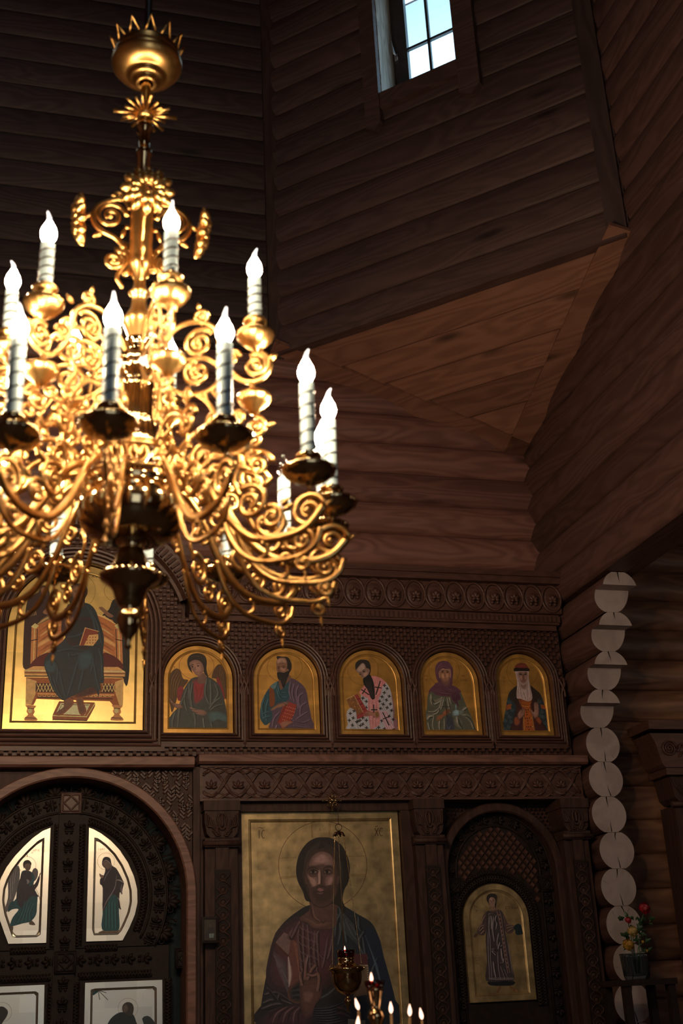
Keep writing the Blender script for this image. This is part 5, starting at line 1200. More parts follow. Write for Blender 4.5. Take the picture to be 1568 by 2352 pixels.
    p.poly([(480, 1906), (510, 1850), (600, 1800), (700, 1775), (790, 1780), (795, 1906)], (46, 30, 36)); 
    for k in range(7): p.line([(520+k*36, 1900), (560+k*30, 1830), (640+k*22, 1785)], 7, (92, 74, 78) if k % 2 else DK)
    for a, w in (([(1010, 1080), (1060, 1160), (1120, 1230), (1140, 1290)], 16), ([(1000, 1120), (1030, 1250), (1010, 1360)], 10), ([(1040, 1150), (1060, 1260), (1070, 1340)], 12), ([(1060, 1180), (1110, 1280), (1150, 1330)], 8), ([(1030, 1130), (1000, 1200), (990, 1300)], 10), ([(1150, 1160), (1160, 1240), (1200, 1260)], 12), ([(1190, 1260), (1160, 1340), (1210, 1480)], 12), ([(1180, 1300), (1200, 1420), (1230, 1560)], 10), ([(1220, 1440), (1200, 1540), (1240, 1620)], 8), ([(1280, 1450), (1240, 1560), (1250, 1640)], 8)):
        p.line(a, w, (66, 73, 78)); p.line([(x+13, y+4) for x, y in a], w*.8, (10, 12, 16))
    for k in range(22): p.line([(1200+k*4, 1290+k*10), (1240+k*4, 1400+k*14)], 2.5, (52, 64, 76))
    for k in range(12): p.line([(1020+k*9, 1100+k*10), (1040+k*10, 1260+k*9)], 3, (60, 66, 70))
    p.line([(860, 1740), (940, 1700), (1010, 1640)], 8, (64, 72, 76)); 
    for k in range(7): p.line([(820+k*10, 1800+k*16), (960, 1790+k*18), (1080, 1740+k*22)], 6, (46, 52, 58))
    # neck, head
    p.poly([(745, 1175), (820, 1110), (820, 1030), (1000, 1030), (1005, 1130), (990, 1235), (850, 1243), (800, 1205)], (62, 44, 40), n=3)
    p.line([(822, 1080), (835, 1150), (880, 1200)], 10, (30, 20, 20)); p.line([(836, 1090), (850, 1160), (890, 1195)], 7, (92, 70, 64)); p.poly([(780, 1170), (830, 1190), (880, 1215), (960, 1200), (900, 1232), (840, 1225)], (78, 56, 50)); p.line([(890, 1190), (910, 1205), (930, 1180)], 6, (34, 22, 22))
    p.poly([(905, 613), (970, 620), (1040, 670), (1080, 750), (1095, 830), (1085, 920), (1055, 980), (1045, 1050), (1070, 1120), (1040, 1140), (1000, 1080), (820, 1060), (785, 1040), (770, 990), (735, 920), (722, 840), (740, 740), (790, 660), (850, 620)], (24, 20, 19), n=4)
    for k in range(9): p.line([(895-k*3, 640+k*8), (800-k*2+k*4, 720+k*8), (765+k*5, 900)], 3, (52, 45, 42)); p.line([(905+k*3, 640+k*8), (1010-k*3, 720+k*8), (1050-k*4, 900)], 3, (50, 43, 41))
    p.poly([(785, 900), (790, 820), (820, 750), (880, 715), (940, 715), (990, 760), (1005, 840), (1010, 900), (990, 1000), (950, 1060), (890, 1080), (840, 1050), (810, 980)], SK, n=4)
    p.poly([(820, 800), (850, 740), (900, 718), (950, 735), (980, 790), (960, 810), (900, 800), (850, 808)], (98, 76, 74), n=4); p.poly([(850, 780), (880, 740), (920, 738), (945, 775), (900, 790)], (116, 92, 90), n=4)
    p.poly([(800, 870), (830, 890), (870, 890), (870, 940), (850, 975), (815, 920)], (94, 72, 69), n=4); p.poly([(930, 890), (975, 870), (985, 860), (980, 920), (945, 970), (925, 940)], (92, 70, 68), n=4)
    p.poly([(812, 890), (850, 905), (862, 935), (840, 950)], (118, 93, 89), n=3); p.poly([(945, 900), (975, 885), (965, 935), (945, 945)], (114, 90, 87), n=3)
    p.poly([(825, 980), (865, 955), (920, 955), (975, 950), (990, 1000), (950, 1065), (890, 1085), (840, 1050)], (44, 32, 30), n=4)
    p.poly([(872, 850), (890, 850), (892, 935), (880, 943), (870, 930)], (128, 104, 100), n=3); p.line([(894, 830), (900, 900), (898, 935), (882, 943)], 9, (32, 21, 20)); p.line([(870, 830), (874, 930)], 4, (44, 30, 28), False)
    p.line([(795, 850), (815, 828), (850, 822), (880, 838)], 11, (22, 15, 14)); p.line([(905, 838), (930, 820), (960, 818), (985, 840)], 11, (22, 15, 14))
    for cx in (842, 938):
        p.poly([(cx-32, 850), (cx-5, 835), (cx+30, 846), (cx+26, 866), (cx, 878), (cx-26, 868)], (40, 28, 27), n=3); p.poly([(cx-24, 853), (cx, 843), (cx+24, 853), (cx, 864)], (92, 78, 76), n=2); p.ell(cx-2, 852, 11, 11, (10, 8, 8)); p.line([(cx-28, 850), (cx, 838), (cx+28, 848)], 5, (14, 10, 10)); p.line([(cx-24, 868), (cx, 876), (cx+22, 868)], 3, (92, 70, 66))
    p.line([(850, 985), (870, 958), (892, 952), (925, 962), (935, 985)], 13, (28, 19, 18)); p.poly([(868, 975), (885, 966), (905, 970), (912, 980), (890, 988)], (110, 76, 76), n=3); p.line([(868, 974), (890, 976), (912, 976)], 3, (40, 22, 22)); p.line([(866, 998), (890, 1002), (912, 997)], 6, (92, 72, 70))
    p.poly([(782, 880), (796, 900), (800, 940), (788, 930)], (62, 46, 42)); p.poly([(1005, 890), (1022, 885), (1018, 925), (1006, 930)], (60, 44, 42))
    # blessing hand
    p.poly([(765, 1800), (755, 1720), (752, 1640), (780, 1600), (860, 1590), (890, 1640), (885, 1720), (850, 1770), (830, 1830), (790, 1850)], (66, 46, 42), n=3)
    for f in ([(765, 1640), (752, 1580), (756, 1545)], [(785, 1600), (790, 1500), (800, 1445)], [(800, 1600), (830, 1530), (860, 1495)], [(800, 1560), (840, 1570), (880, 1552)], [(870, 1680), (882, 1600), (876, 1560)]):
        p.line(f, 27, (28, 19, 18), False); p.line([(x-3, y) for x, y in f], 19, (84, 62, 57), False); p.line([(x-6, y) for x, y in f], 6, (112, 88, 84))
    p.poly([(770, 1700), (800, 1680), (840, 1700), (820, 1750), (785, 1750)], (84, 62, 58), n=3); p.line([(790, 1500), (800, 1440), (796, 1430)], 6, (110, 96, 96))
    # the book held on the other arm
    p.poly([(1100, 1420), (1215, 1420), (1220, 1500), (1110, 1500)], (56, 26, 32), False); p.poly([(1110, 1500), (1222, 1496), (1230, 1700), (1120, 1720)], (72, 60, 46), False)
    for k in range(13): p.ell(1216+k*.8, 1502+k*16, 4, 4, (130, 120, 104)); p.ell(1114+k*8, 1503-k*.3, 4, 4, (120, 110, 96))
    for k in range(4): p.line([(1000, 1790+k*18), (1040, 1800+k*18), (1100, 1830+k*14)], 15, (64, 46, 44) if k % 2 == 0 else (28, 20, 20))
    p.poly([(1080, 1870), (1200, 1880), (1200, 1910), (1080, 1910)], (84, 80, 72), False)
p_big(p)
xk0, xk1 = tl[0], tr[0]
icon('large_icon', 'large rectangular gold icon of a long-haired bearded person raising a hand', [(xk0, zbk), (xk0, ztk), (xk1, ztk), (xk1, zbk)], YK, GOLD2, p, rim=.042, depth=.010, bev=.016)

# ---- standing figure on the side door
p = Paint((1050, 2020, 7.84), YD-.01+.0065, 3.3)
def p_deacon(p):
    p.ring(625, 350, 182, 180, 4, (66, 44, 16))
    RB, RL, RD = (36, 31, 34), (120, 112, 118), (12, 10, 12)
    p.poly([(580, 1830), (1010, 1830), (1005, 1900), (860, 1915), (590, 1905)], (10, 12, 16), n=3)
    p.poly([(760, 1915), (790, 1950), (740, 2040), (715, 2100), (675, 2105), (670, 2070), (710, 2000)], (70, 48, 28), n=3); p.poly([(940, 1910), (980, 1930), (1060, 1970), (1100, 2010), (1115, 2055), (1080, 2065), (1030, 2040), (950, 1960)], (74, 52, 30), n=3); p.line([(700, 2040), (690, 2090)], 10, (110, 80, 48)); p.line([(1050, 1985), (1095, 2040)], 10, (110, 80, 48))
    p.poly([(470, 640), (520, 580), (560, 620), (520, 900), (500, 980), (450, 1010), (370, 985), (350, 950), (380, 870), (430, 800), (450, 710)], (48, 37, 37), n=3); p.poly([(800, 580), (850, 660), (910, 790), (1000, 820), (1030, 850), (1000, 950), (930, 980), (870, 940), (830, 800)], (52, 40, 38), n=3)
    for a in ([(500, 640), (460, 740), (440, 830)], [(490, 820), (420, 850), (380, 920)], [(470, 860), (400, 930)], [(480, 920), (420, 980)], [(830, 660), (870, 760), (900, 800)], [(870, 830), (940, 820), (1000, 830)], [(880, 880), (950, 860), (1010, 850)], [(900, 940), (960, 900), (1000, 880)]): p.line(a, 16, (104, 82, 76)); p.line([(x+8, y+14) for x, y in a], 10, RD)
    p.poly([(350, 960), (372, 985), (350, 1030), (320, 1045), (295, 1030), (305, 990)], (52, 38, 30), n=3)
    p.poly([(1040, 820), (1100, 800), (1150, 830), (1165, 900), (1180, 980), (1150, 990), (1090, 1000), (1050, 980), (1040, 920), (1015, 880)], (10, 22, 27), n=3)
    p.line([(320, 1045), (315, 1370)], 4, (92, 66, 36), False); p.line([(345, 1045), (350, 1370)], 4, (92, 66, 36), False); p.line([(365, 1045), (380, 1370)], 4, (92, 66, 36), False); p.ring(358, 1420, 46, 50, 5, (72, 46, 26), n=20); p.line([(312, 1410), (404, 1410)], 5, (72, 46, 26), False); p.line([(330, 1510), (390, 1510)], 6, (72, 46, 26), False)
    p.poly([(520, 1825), (535, 1500), (510, 1100), (520, 900), (520, 640), (560, 560), (640, 590), (740, 550), (800, 580), (840, 800), (870, 1000), (930, 1300), (990, 1600), (1020, 1810), (850, 1825)], RB, n=3)
    for a, w in (([(560, 640), (580, 620), (640, 625)], 10), ([(570, 650), (575, 900), (590, 1100)], 18), ([(600, 650), (620, 760), (610, 900)], 22), ([(645, 660), (640, 900), (660, 1120)], 20), ([(700, 640), (680, 720), (710, 780), (690, 900)], 18), ([(550, 950), (560, 1300), (580, 1780)], 14), ([(585, 1000), (600, 1400), (620, 1790)], 12), ([(610, 1250), (680, 1290), (640, 1240)], 20), ([(620, 1290), (690, 1360)], 16), ([(640, 1480), (665, 1600), (690, 1780)], 24), ([(740, 960), (720, 1100), (715, 1200)], 16), ([(760, 1130), (740, 1240), (800, 1180)], 22), ([(780, 1240), (810, 1400), (830, 1500)], 26), ([(760, 1500), (820, 1500), (830, 1420)], 12), ([(720, 1300), (740, 1560), (770, 1790)], 12), ([(770, 1560), (830, 1700), (850, 1790)], 12), ([(840, 1620), (900, 1740), (930, 1800)], 12), ([(900, 1100), (950, 1400), (990, 1700)], 8)):
        p.line(a, w, RL); p.line([(x+w*.8, y+6) for x, y in a], w*.7, RD)
    p.poly([(700, 560), (755, 555), (790, 700), (830, 1000), (890, 1400), (940, 1680), (900, 1690), (850, 1420), (790, 1000), (740, 720)], (44, 33, 35), False); p.line([(702, 560), (745, 720), (795, 1000), (855, 1420), (905, 1690)], 6, (110, 92, 90), False); p.line([(755, 555), (790, 700), (832, 1000), (892, 1400), (940, 1680)], 6, (100, 84, 80), False)
    for k in range(14): p.ell(752+k*11.5, 640+k*72, 9, 14, (100, 78, 72))
    p.line([(555, 1775), (700, 1800), (1010, 1790)], 8, (92, 84, 86)); 
    for k in range(12): p.ring(580+k*38, 1785, 12, 18, 5, (96, 88, 88), n=10)
    p.poly([(570, 575), (640, 600), (740, 560), (735, 535), (690, 550), (600, 560)], (56, 42, 40)); p.poly([(580, 545), (600, 480), (690, 480), (710, 530), (640, 565)], (80, 62, 52), n=3)
    p.poly([(525, 330), (545, 280), (600, 252), (660, 255), (700, 285), (712, 340), (700, 400), (690, 520), (670, 470), (660, 340), (600, 320), (570, 360), (565, 420), (580, 520), (560, 430), (532, 390)], (22, 18, 17), n=3)
    p.poly([(562, 370), (600, 318), (650, 330), (680, 370), (678, 430), (650, 478), (615, 488), (585, 460), (568, 415)], (92, 72, 64), n=3); p.poly([(575, 360), (605, 335), (620, 370), (590, 380)], (116, 94, 86)); p.line([(575, 372), (590, 366), (605, 370)], 7, LN); p.line([(630, 372), (650, 364), (668, 372)], 7, LN); p.ell(590, 382, 12, 6, LN); p.ell(650, 382, 12, 6, LN); p.line([(618, 375), (614, 420), (624, 428)], 7, (48, 30, 26)); p.line([(610, 448), (622, 445), (636, 448)], 7, (84, 46, 42)); p.line([(570, 258), (610, 248), (650, 262)], 6, (110, 84, 60))
    p.text('OA', 300, 460, 26, 46, (52, 34, 14), 6); p.text('O', 335, 545, 26, 40, (52, 34, 14), 6); p.text('CTEFAN', 862, 488, 28, 44, (52, 34, 14), 6)
p_deacon(p)
icon('door_icon', 'arched gold icon of a standing young robed figure on the lattice side door', arch(SICX, SIZB, SISZ, SIHW, 30, SIZT-SISZ), YD-.01, GOLD2, p, rim=.034, depth=.007, bev=.012)

# ---- gold panels set into the middle doors (parts of their leaves)
def convex_ring(poly, d, angs, c):
    'points where rays from c meet the outline moved inwards by d (convex outline)'
    n = len(poly); ln = []
    for i in range(n):
        a, b = np.array(poly[i]), np.array(poly[(i+1) % n]); t = (b-a)/np.linalg.norm(b-a); nn = np.array([t[1], -t[0]])
        if nn.dot(np.array(c)-a) < 0: nn = -nn
        ln.append((nn, nn.dot(a)+d))
    out = []
    for g in angs:
        v = np.array([math.cos(g), math.sin(g)]); best = 9
        for nn, k in ln:
            q = nn.dot(v)
            if q < -1e-9: best = min(best, (k-nn.dot(np.array(c)))/q)
        out.append((c[0]+v[0]*best, c[1]+v[1]*best))
    return out
def gate_panel(leaf_, outline, painter, nm, K=3.4, rim=.032):
    y = YG-.012
    a = 0
    for i in range(len(outline)): a += outline[i-1][0]*outline[i][1]-outline[i][0]*outline[i-1][1]
    if a > 0: outline = outline[::-1]
    c = (sum(p[0] for p in outline)/len(outline), sum(p[1] for p in outline)/len(outline))
    angs = sorted({round(math.atan2(p[1]-c[1], p[0]-c[0]), 5) for p in outline} | {round(-PI+2*PI*k/90, 5) for k in range(90)}, reverse=True)
    mb = MB(); n = len(angs); rings = [(0, y+.02), (0, y+.001), (.001, y), (rim, y), (rim+.006, y+.003), (rim+.010, y+.006)]
    vs = [(px_, yy, pz_) for d, yy in rings for px_, pz_ in convex_ring(outline, d, angs, c)]
    mb.add(vs, [(k*n+i, (k+1)*n+i, (k+1)*n+(i+1) % n, k*n+(i+1) % n) for k in range(5) for i in range(n)]+[tuple(range(5*n+n-1, 5*n-1, -1)), tuple(range(n))])
    mb.tube([(px_, y-.0002, pz_) for px_, pz_ in convex_ring(outline, rim, angs, c)], .0016, 4, 1, closed=True)
    mb.build(nm, [GOLD3, GROOVE], leaf_)
    p = Paint((0, 1700, 3.26667), y+.0055, K); painter(p)
    o = p.build('painted_figure', leaf_); return o
Yg = YG-.012
def GP(pts): return [XZ(x/3.26667, 1700+y/3.26667, Yg) for x, y in pts]
rc = [(667, 655), (700, 667), (760, 700), (830, 752), (900, 825), (960, 918), (1005, 1020), (1030, 1120), (1032, 1220), (1012, 1310), (970, 1410), (920, 1504)]
def p_lady(p):
    p.ring(795, 910, 64, 64, 2.5, (84, 70, 52)); TEAL, DKC = (14, 48, 54), (26, 22, 30)
    p.poly([(738, 1460), (740, 1440), (790, 1420), (905, 1425), (912, 1400), (890, 1450), (870, 1464)], (70, 58, 50), False)
    p.poly([(765, 1420), (770, 1300), (772, 1200), (830, 1150), (885, 1180), (892, 1300), (895, 1415), (850, 1430)], TEAL, n=3)
    for k in range(9): p.line([(785+k*11, 1200+k*3), (782+k*12, 1415)], 4, (24, 74, 78) if k % 2 else (8, 28, 34))
    p.poly([(765, 920), (775, 885), (800, 875), (828, 890), (840, 940), (870, 960), (895, 1000), (920, 1050), (930, 1075), (918, 1120), (915, 1160), (900, 1140), (895, 1200), (908, 1270), (888, 1250), (880, 1180), (835, 1160), (800, 1240), (770, 1280), (770, 1110), (750, 1080), (752, 1040), (775, 1020), (790, 970), (770, 945)], DKC, n=3)
    p.poly([(768, 930), (790, 905), (820, 915), (832, 945), (815, 968), (795, 965)], (70, 56, 54), n=3); p.line([(768, 925), (795, 900), (832, 935), (830, 970)], 3, (110, 104, 108)); p.poly([(745, 1000), (760, 1010), (775, 1015), (770, 1035), (750, 1025)], (84, 66, 60))
    p.line([(830, 970), (800, 1010), (778, 1060)], 4, (84, 80, 92)); p.line([(875, 1010), (860, 1110), (800, 1210), (772, 1280)], 4, (104, 100, 108)); p.line([(870, 1050), (900, 1052), (928, 1072)], 5, (130, 124, 128)); p.line([(915, 1080), (908, 1120), (918, 1150)], 4, (110, 104, 108)); p.line([(880, 1180), (895, 1200), (905, 1260)], 4, (110, 104, 108))
    p.text('MP', 738, 812, 14, 18, (92, 76, 56), 3); p.text('OY', 765, 812, 9, 16, (92, 76, 56), 3)
o = gate_panel(LEAF_R, GP(rc+[(645, 1512)]), p_lady, 'icon_panel')
lc = [(380, 655), (320, 680), (250, 730), (180, 795), (110, 870), (50, 950), (8, 1030), (-20, 1110), (-30, 1210), (-12, 1320), (25, 1430), (62, 1530)]
def p_wing(p):
    p.ring(205, 938, 64, 64, 2.5, (84, 70, 52)); DKC, TEAL = (26, 24, 34), (14, 46, 54)
    p.poly([(150, 1000), (140, 945), (105, 945), (75, 985), (60, 1060), (60, 1180), (30, 1290), (70, 1270), (110, 1180), (140, 1080)], (62, 62, 66), n=3)
    for k in range(6): p.line([(130-k*10, 965+k*10), (105-k*5, 1080+k*20), (60+k*4, 1230-k*10)], 4, (110, 108, 110) if k % 2 else (34, 34, 40))
    p.poly([(235, 1030), (245, 975), (265, 960), (285, 980), (280, 1030), (255, 1060)], (60, 58, 62), n=3)
    p.poly([(80, 1440), (78, 1400), (95, 1390), (100, 1410), (92, 1440)], (58, 50, 46)); p.poly([(225, 1355), (245, 1358), (265, 1385), (240, 1388), (218, 1380)], (58, 50, 46))
    p.poly([(60, 1290), (75, 1220), (120, 1190), (150, 1040), (170, 980), (230, 985), (260, 1030), (250, 1100), (280, 1160), (278, 1240), (270, 1310), (230, 1360), (170, 1375), (80, 1395), (95, 1330), (140, 1270), (90, 1270)], TEAL, n=3)
    p.poly([(125, 1200), (130, 1110), (160, 1010), (185, 980), (225, 985), (240, 1040), (215, 1090), (260, 1080), (290, 1020), (300, 1030), (285, 1090), (260, 1130), (292, 1175), (240, 1170), (200, 1210), (160, 1260)], DKC, n=3)
    for k in range(9): p.line([(180+k*10, 1200+k*4), (160+k*9, 1290), (110+k*16, 1385-k*4)], 4, (30, 72, 80) if k % 2 else (8, 26, 34))
    p.line([(200, 1045), (212, 1060), (205, 1080)], 12, (96, 98, 104)); p.line([(290, 1040), (300, 1005), (312, 995)], 8, (70, 58, 54)); p.line([(255, 1090), (285, 1150), (298, 1195)], 3, (60, 50, 40), False)
    p.poly([(172, 930), (185, 905), (215, 900), (236, 925), (225, 945), (190, 950), (180, 965)], (20, 16, 16), n=3); p.poly([(185, 935), (215, 925), (232, 940), (225, 970), (205, 982), (188, 965)], (66, 54, 50), n=3); p.line([(200, 845), (206, 872)], 5, (46, 36, 30), False)
    p.text('APX', 244, 818, 14, 16, (92, 76, 56), 3); p.text('A', 236, 838, 12, 12, (92, 76, 56), 3)
gate_panel(LEAF_L, GP(lc+[(347, 1522)]), p_wing, 'icon_panel')
def p_writer(p):
    p.poly([(680, 1845), (757, 1842), (752, 1870), (730, 1895), (682, 1918)], (16, 40, 44), n=2)
    for a in ((810, 1950), (748, 1948), (797, 1896)): p.line([(735, 1875), a], 5, (30, 34, 34), False)
    p.ring(960, 2010, 74, 74, 2.5, (84, 76, 60)); p.poly([(800, 2145), (830, 2090), (880, 2050), (930, 2040), (990, 2050), (1020, 2110), (1025, 2200), (780, 2200)], (20, 28, 32), n=3); p.poly([(918, 2030), (920, 1990), (950, 1966), (985, 1972), (1002, 2000), (1000, 2040), (985, 2070), (940, 2055)], (34, 32, 32), n=3); p.poly([(922, 2000), (945, 1985), (960, 2010), (950, 2040), (925, 2035)], (58, 52, 50), n=3)
    p.poly([(1065, 2090), (1105, 2068), (1140, 2090), (1165, 2130), (1160, 2160), (1100, 2160)], (26, 34, 38), n=2)
    p.text('OA', 1058, 1852, 18, 24, (92, 88, 76), 3.5, .3, -.03); p.text('IWANN', 1092, 1884, 11, 22, (92, 88, 76), 3, .3, -.03); p.text('I', 1066, 1920, 8, 30, (110, 100, 84), 2.5)
gate_panel(LEAF_R, GP([(637, 1820), (1218, 1797), (1222, 2600), (620, 2640)]), p_writer, 'icon_panel', 3.6)
def p_writer2(p):
    p.ring(15, 2040, 72, 72, 2.5, (84, 76, 60)); p.poly([(-60, 2120), (-40, 2050), (-10, 2005), (25, 2000), (58, 2030), (52, 2070), (25, 2110), (0, 2140)], (26, 26, 28), n=3)
    p.text('MATOCH', 148, 1898, 12, 22, (100, 96, 84), 3, .3, -.03)
gate_panel(LEAF_L, GP([(-260, 1860), (335, 1834), (318, 2640), (-300, 2660)]), p_writer2, 'icon_panel', 3.6)

# ---- little framed icon hung on the pilaster
ys = 6.69
pts = [XZ(464, 2107.5, ys-.025), XZ(499, 2107.5, ys-.025), XZ(499, 2164, ys-.025), XZ(466, 2164, ys-.025)]
x0, x1, z1, z0 = pts[0][0], pts[1][0], pts[0][1], pts[2][1]
si = empty('small_icon', ((x0+x1)/2, ys-.02, z0), 'tiny dark framed icon hung on the carved pilaster left of the large icon', 'icon')
mb = MB(); mb.box(x0, x1, ys-.025, ys+.008, z0, z1); mb.sweep([(x0, z0), (x0, z1), (x1, z1), (x1, z0)], [(-.008, ys-.02), (-.008, ys-.032), (.003, ys-.03), (.003, ys-.02)], closed=True)
mb.build('frame', W_GATE_SHADED, si)
p = Paint((440, 1720, 3.01538), ys-.0255, 2.0); p.poly([(88, 1180), (172, 1180), (172, 1325), (88, 1325)], (40, 33, 24), False); p.ring(130, 1220, 24, 24, 2, (70, 56, 34)); p.poly([(95, 1312), (100, 1270), (115, 1240), (130, 1235), (148, 1245), (155, 1290), (150, 1315)], (26, 20, 22), n=3); p.ell(130, 1222, 11, 16, (52, 40, 34)); p.poly([(120, 1280), (155, 1278), (153, 1308), (122, 1310)], (84, 96, 96), False); p.line([(137, 1280), (137, 1310)], 2, (40, 50, 50), False)
p.build('painted_figure', si)

# ================================================================== the chandelier
CHX, CHY = 0.2715, 3.2
ch = empty('chandelier', (CHX, CHY, EYE+1.0), 'huge two-tiered gilded chandelier with scrolled arms and electric candles', 'chandelier')
ch.rotation_euler = (0, 0.0095, 0)            # it hangs a touch out of plumb
def cz(z): return EYE+z
def clathe(name, prof, n=32, mat=BRASS, mb=None, **kw):
    m = mb or MB(); m.lathe([(r, cz(z)) for r, z in prof], (CHX, CHY, 0), n, **kw); return m.build(name, mat, ch)
clathe('finial', [(.001, .905), (.010, .91), (.006, .925), (.012, .94), (.024, .955), (.034, .985), (.028, 1.01), (.020, 1.022), (.030, 1.03), (.040, 1.05), (.048, 1.075), (.060, 1.09), (.082, 1.105), (.086, 1.118), (.078, 1.126), (.062, 1.13), (.058, 1.145), (.048, 1.155), (.044, 1.175), (.036, 1.19), (.034, 1.205), (.042, 1.215), (.048, 1.225)], 36, BRASS2)
clathe('bowl', [(.048, 1.22), (.085, 1.222), (.122, 1.242), (.146, 1.272), (.155, 1.305), (.152, 1.335), (.140, 1.36), (.128, 1.372), (.136, 1.378), (.136, 1.388), (.120, 1.395), (.05, 1.40)], 40, BRASS2)
mb = MB()                                                             # pierced gallery over the bowl
def onring(r, a, z): return (CHX+r*math.cos(a), CHY+r*math.sin(a), cz(z))
for zz, r, w in ((1.400, .146, .006), (1.462, .152, .009), (1.474, .150, .006)):
    mb.tube([onring(r, 2*PI*k/56, zz) for k in range(56)], w, 6, closed=True)
for k in range(14):
    a = 2*PI*(k+.5)/14; h = .19
    for s_ in (-1, 1):
        mb.tube(cr([onring(.15, a, 1.402), onring(.151, a+s_*h*.6, 1.412), onring(.152, a+s_*h*.85, 1.432), onring(.152, a+s_*h*.55, 1.452), onring(.152, a+s_*h*.25, 1.444), onring(.152, a+s_*h*.35, 1.432)], 5), .0052, 6)
    mb.tube([onring(.15, a, 1.402), onring(.153, a, 1.43), onring(.151, a, 1.46)], [.004, .009, .003], 6)
mb.build('gallery', BRASS, ch)
clathe('vase', [(.05, 1.40), (.035, 1.43), (.03, 1.46), (.04, 1.48), (.056, 1.505), (.063, 1.54), (.060, 1.575), (.050, 1.60), (.047, 1.61), (.047, 1.66), (.046, 1.70), (.050, 1.725), (.036, 1.735)], 72, BRASS2, flute=.12, nf=18, fl=(4, 11))
clathe('fluted_knop', [(.034, 1.735), (.038, 1.745), (.052, 1.755), (.063, 1.775), (.064, 1.795), (.054, 1.815), (.04, 1.825), (.03, 1.84), (.042, 1.852), (.046, 1.865), (.03, 1.88)], 64, BRASS2, flute=.14, nf=16, fl=(2, 5))
ENAMEL = plain('enamel_white', (0.7, 0.74, 0.82), .3, noise=.5, nscale=120)
for k in range(5):
    a = -PI/2+.22+2*PI*k/5; mb = MB(); d = Vector((math.cos(a), math.sin(a), -.15)).normalized(); c = Vector((CHX, CHY, cz(1.782)))+d*.064
    u = d.orthogonal().normalized(); v = d.cross(u)
    mb.add([c+d*.004]+[c+(u*math.cos(q*.524)+v*math.sin(q*.524))*.016 for q in range(12)], [(0, q+1, (q+1) % 12+1) for q in range(12)], 0, True)
    mb.build('enamel_boss', ENAMEL, ch)
clathe('stem', [(.03, 1.88), (.036, 1.90), (.046, 1.925), (.048, 1.945), (.036, 1.965), (.026, 1.985), (.022, 2.01), (.024, 2.03), (.034, 2.04), (.024, 2.05), (.018, 2.075), (.020, 2.11), (.030, 2.135), (.038, 2.15), (.034, 2.16), (.036, 2.17), (.036, 2.36), (.040, 2.37), (.034, 2.38), (.016, 2.40), (.015, 2.49)], 32, BRASS)
clathe('hanging_rod', [(.014, 2.48), (.022, 2.49), (.022, 2.56), (.027, 2.565), (.027, 2.58), (.020, 2.59), (.018, 2.66), (.028, 2.67), (.028, 2.69), (.017, 2.70), (.017, 2.87)], 20, BRASS2)
mb = MB(); mb.tube([(CHX, CHY, cz(2.95)), (CHX, CHY, ZTOP)], .012, 8); mb.build('suspension', plain('dark_steel', (.05, .05, .055), .4, 1.0), ch)
clathe('canopy_boss', [(.022, 2.860), (.034, 2.855), (.040, 2.867), (.036, 2.875), (.052, 2.878), (.060, 2.888), (.056, 2.896), (.072, 2.898), (.100, 2.913), (.116, 2.935), (.118, 2.952), (.108, 2.96), (.112, 2.965), (.112, 2.975), (.104, 2.982), (.108, 2.99), (.1, 3.0), (.02, 3.005)], 48, BRASS)
mb = MB()
for k in range(12):
    a = 2*PI*k/12; r = .103
    P_ = [(CHX+(r+o)*math.cos(a+d), CHY+(r+o)*math.sin(a+d), cz(z)) for d, z, o in ((-.17, 2.998, 0), (.17, 2.998, 0), (0, 3.045, .022))]
    mb.tube([P_[0], P_[2], P_[1]], .0045, 5)
mb.build('crown', BRASS, ch)
mb = MB()                                                             # sunburst
for k in range(20):
    a = 2*PI*k/20+.1; r1 = .105 if k % 5 == 0 else (.075 if k % 2 else .088); dz = .012*math.cos(3*a)
    mb.tube([(CHX+.018*math.cos(a), CHY+.018*math.sin(a), cz(2.735)), (CHX+r1*math.cos(a), CHY+r1*math.sin(a), cz(2.735)+dz)], [.004, .0065 if k % 5 else .009], 4)
mb.lathe([(.001, cz(2.715)), (.026, cz(2.72)), (.03, cz(2.735)), (.026, cz(2.75)), (.001, cz(2.755))], (CHX, CHY, 0), 20)
mb.build('sunburst', BRASS, ch)

def spiral(c, r0, r1, a0, turns, n=36):
    'points (r, z) of a scroll winding from radius r0 to r1'
    return [(c[0]+(r0+(r1-r0)*(k/n)**.9)*math.cos(a0+turns*2*PI*k/n), c[1]+(r0+(r1-r0)*(k/n)**.9)*math.sin(a0+turns*2*PI*k/n)) for k in range(n+1)]
def rz(mb, pts, r, flat=.62):
    r = [q*1.3 for q in r] if hasattr(r, '__len__') else r*1.3
    mb.tube([(p[0], 0, p[1]) for p in pts], r, 6, nrm=(0, 1, 0), flat=flat*.85)
def bud(mb, p, r, d=(0, 0)):
    mb.ball((p[0], 0, p[1]), r, 0, 8, 6)
    if d != (0, 0): mb.tube([(p[0], 0, p[1]), (p[0]+d[0]*.6, 0, p[1]+d[1]*.6), (p[0]+d[0], 0, p[1]+d[1])], [r*.9, r*.5, .0006], 6)
def leaf_tip(mb, p, d, w):
    mb.tube([(p[0]+d[0]*t, 0, p[1]+d[1]*t) for t in (0, .3, .6, .85, 1)], [w*.4, w, w*.9, w*.5, .0006], 6, nrm=(0, 1, 0), flat=.8)
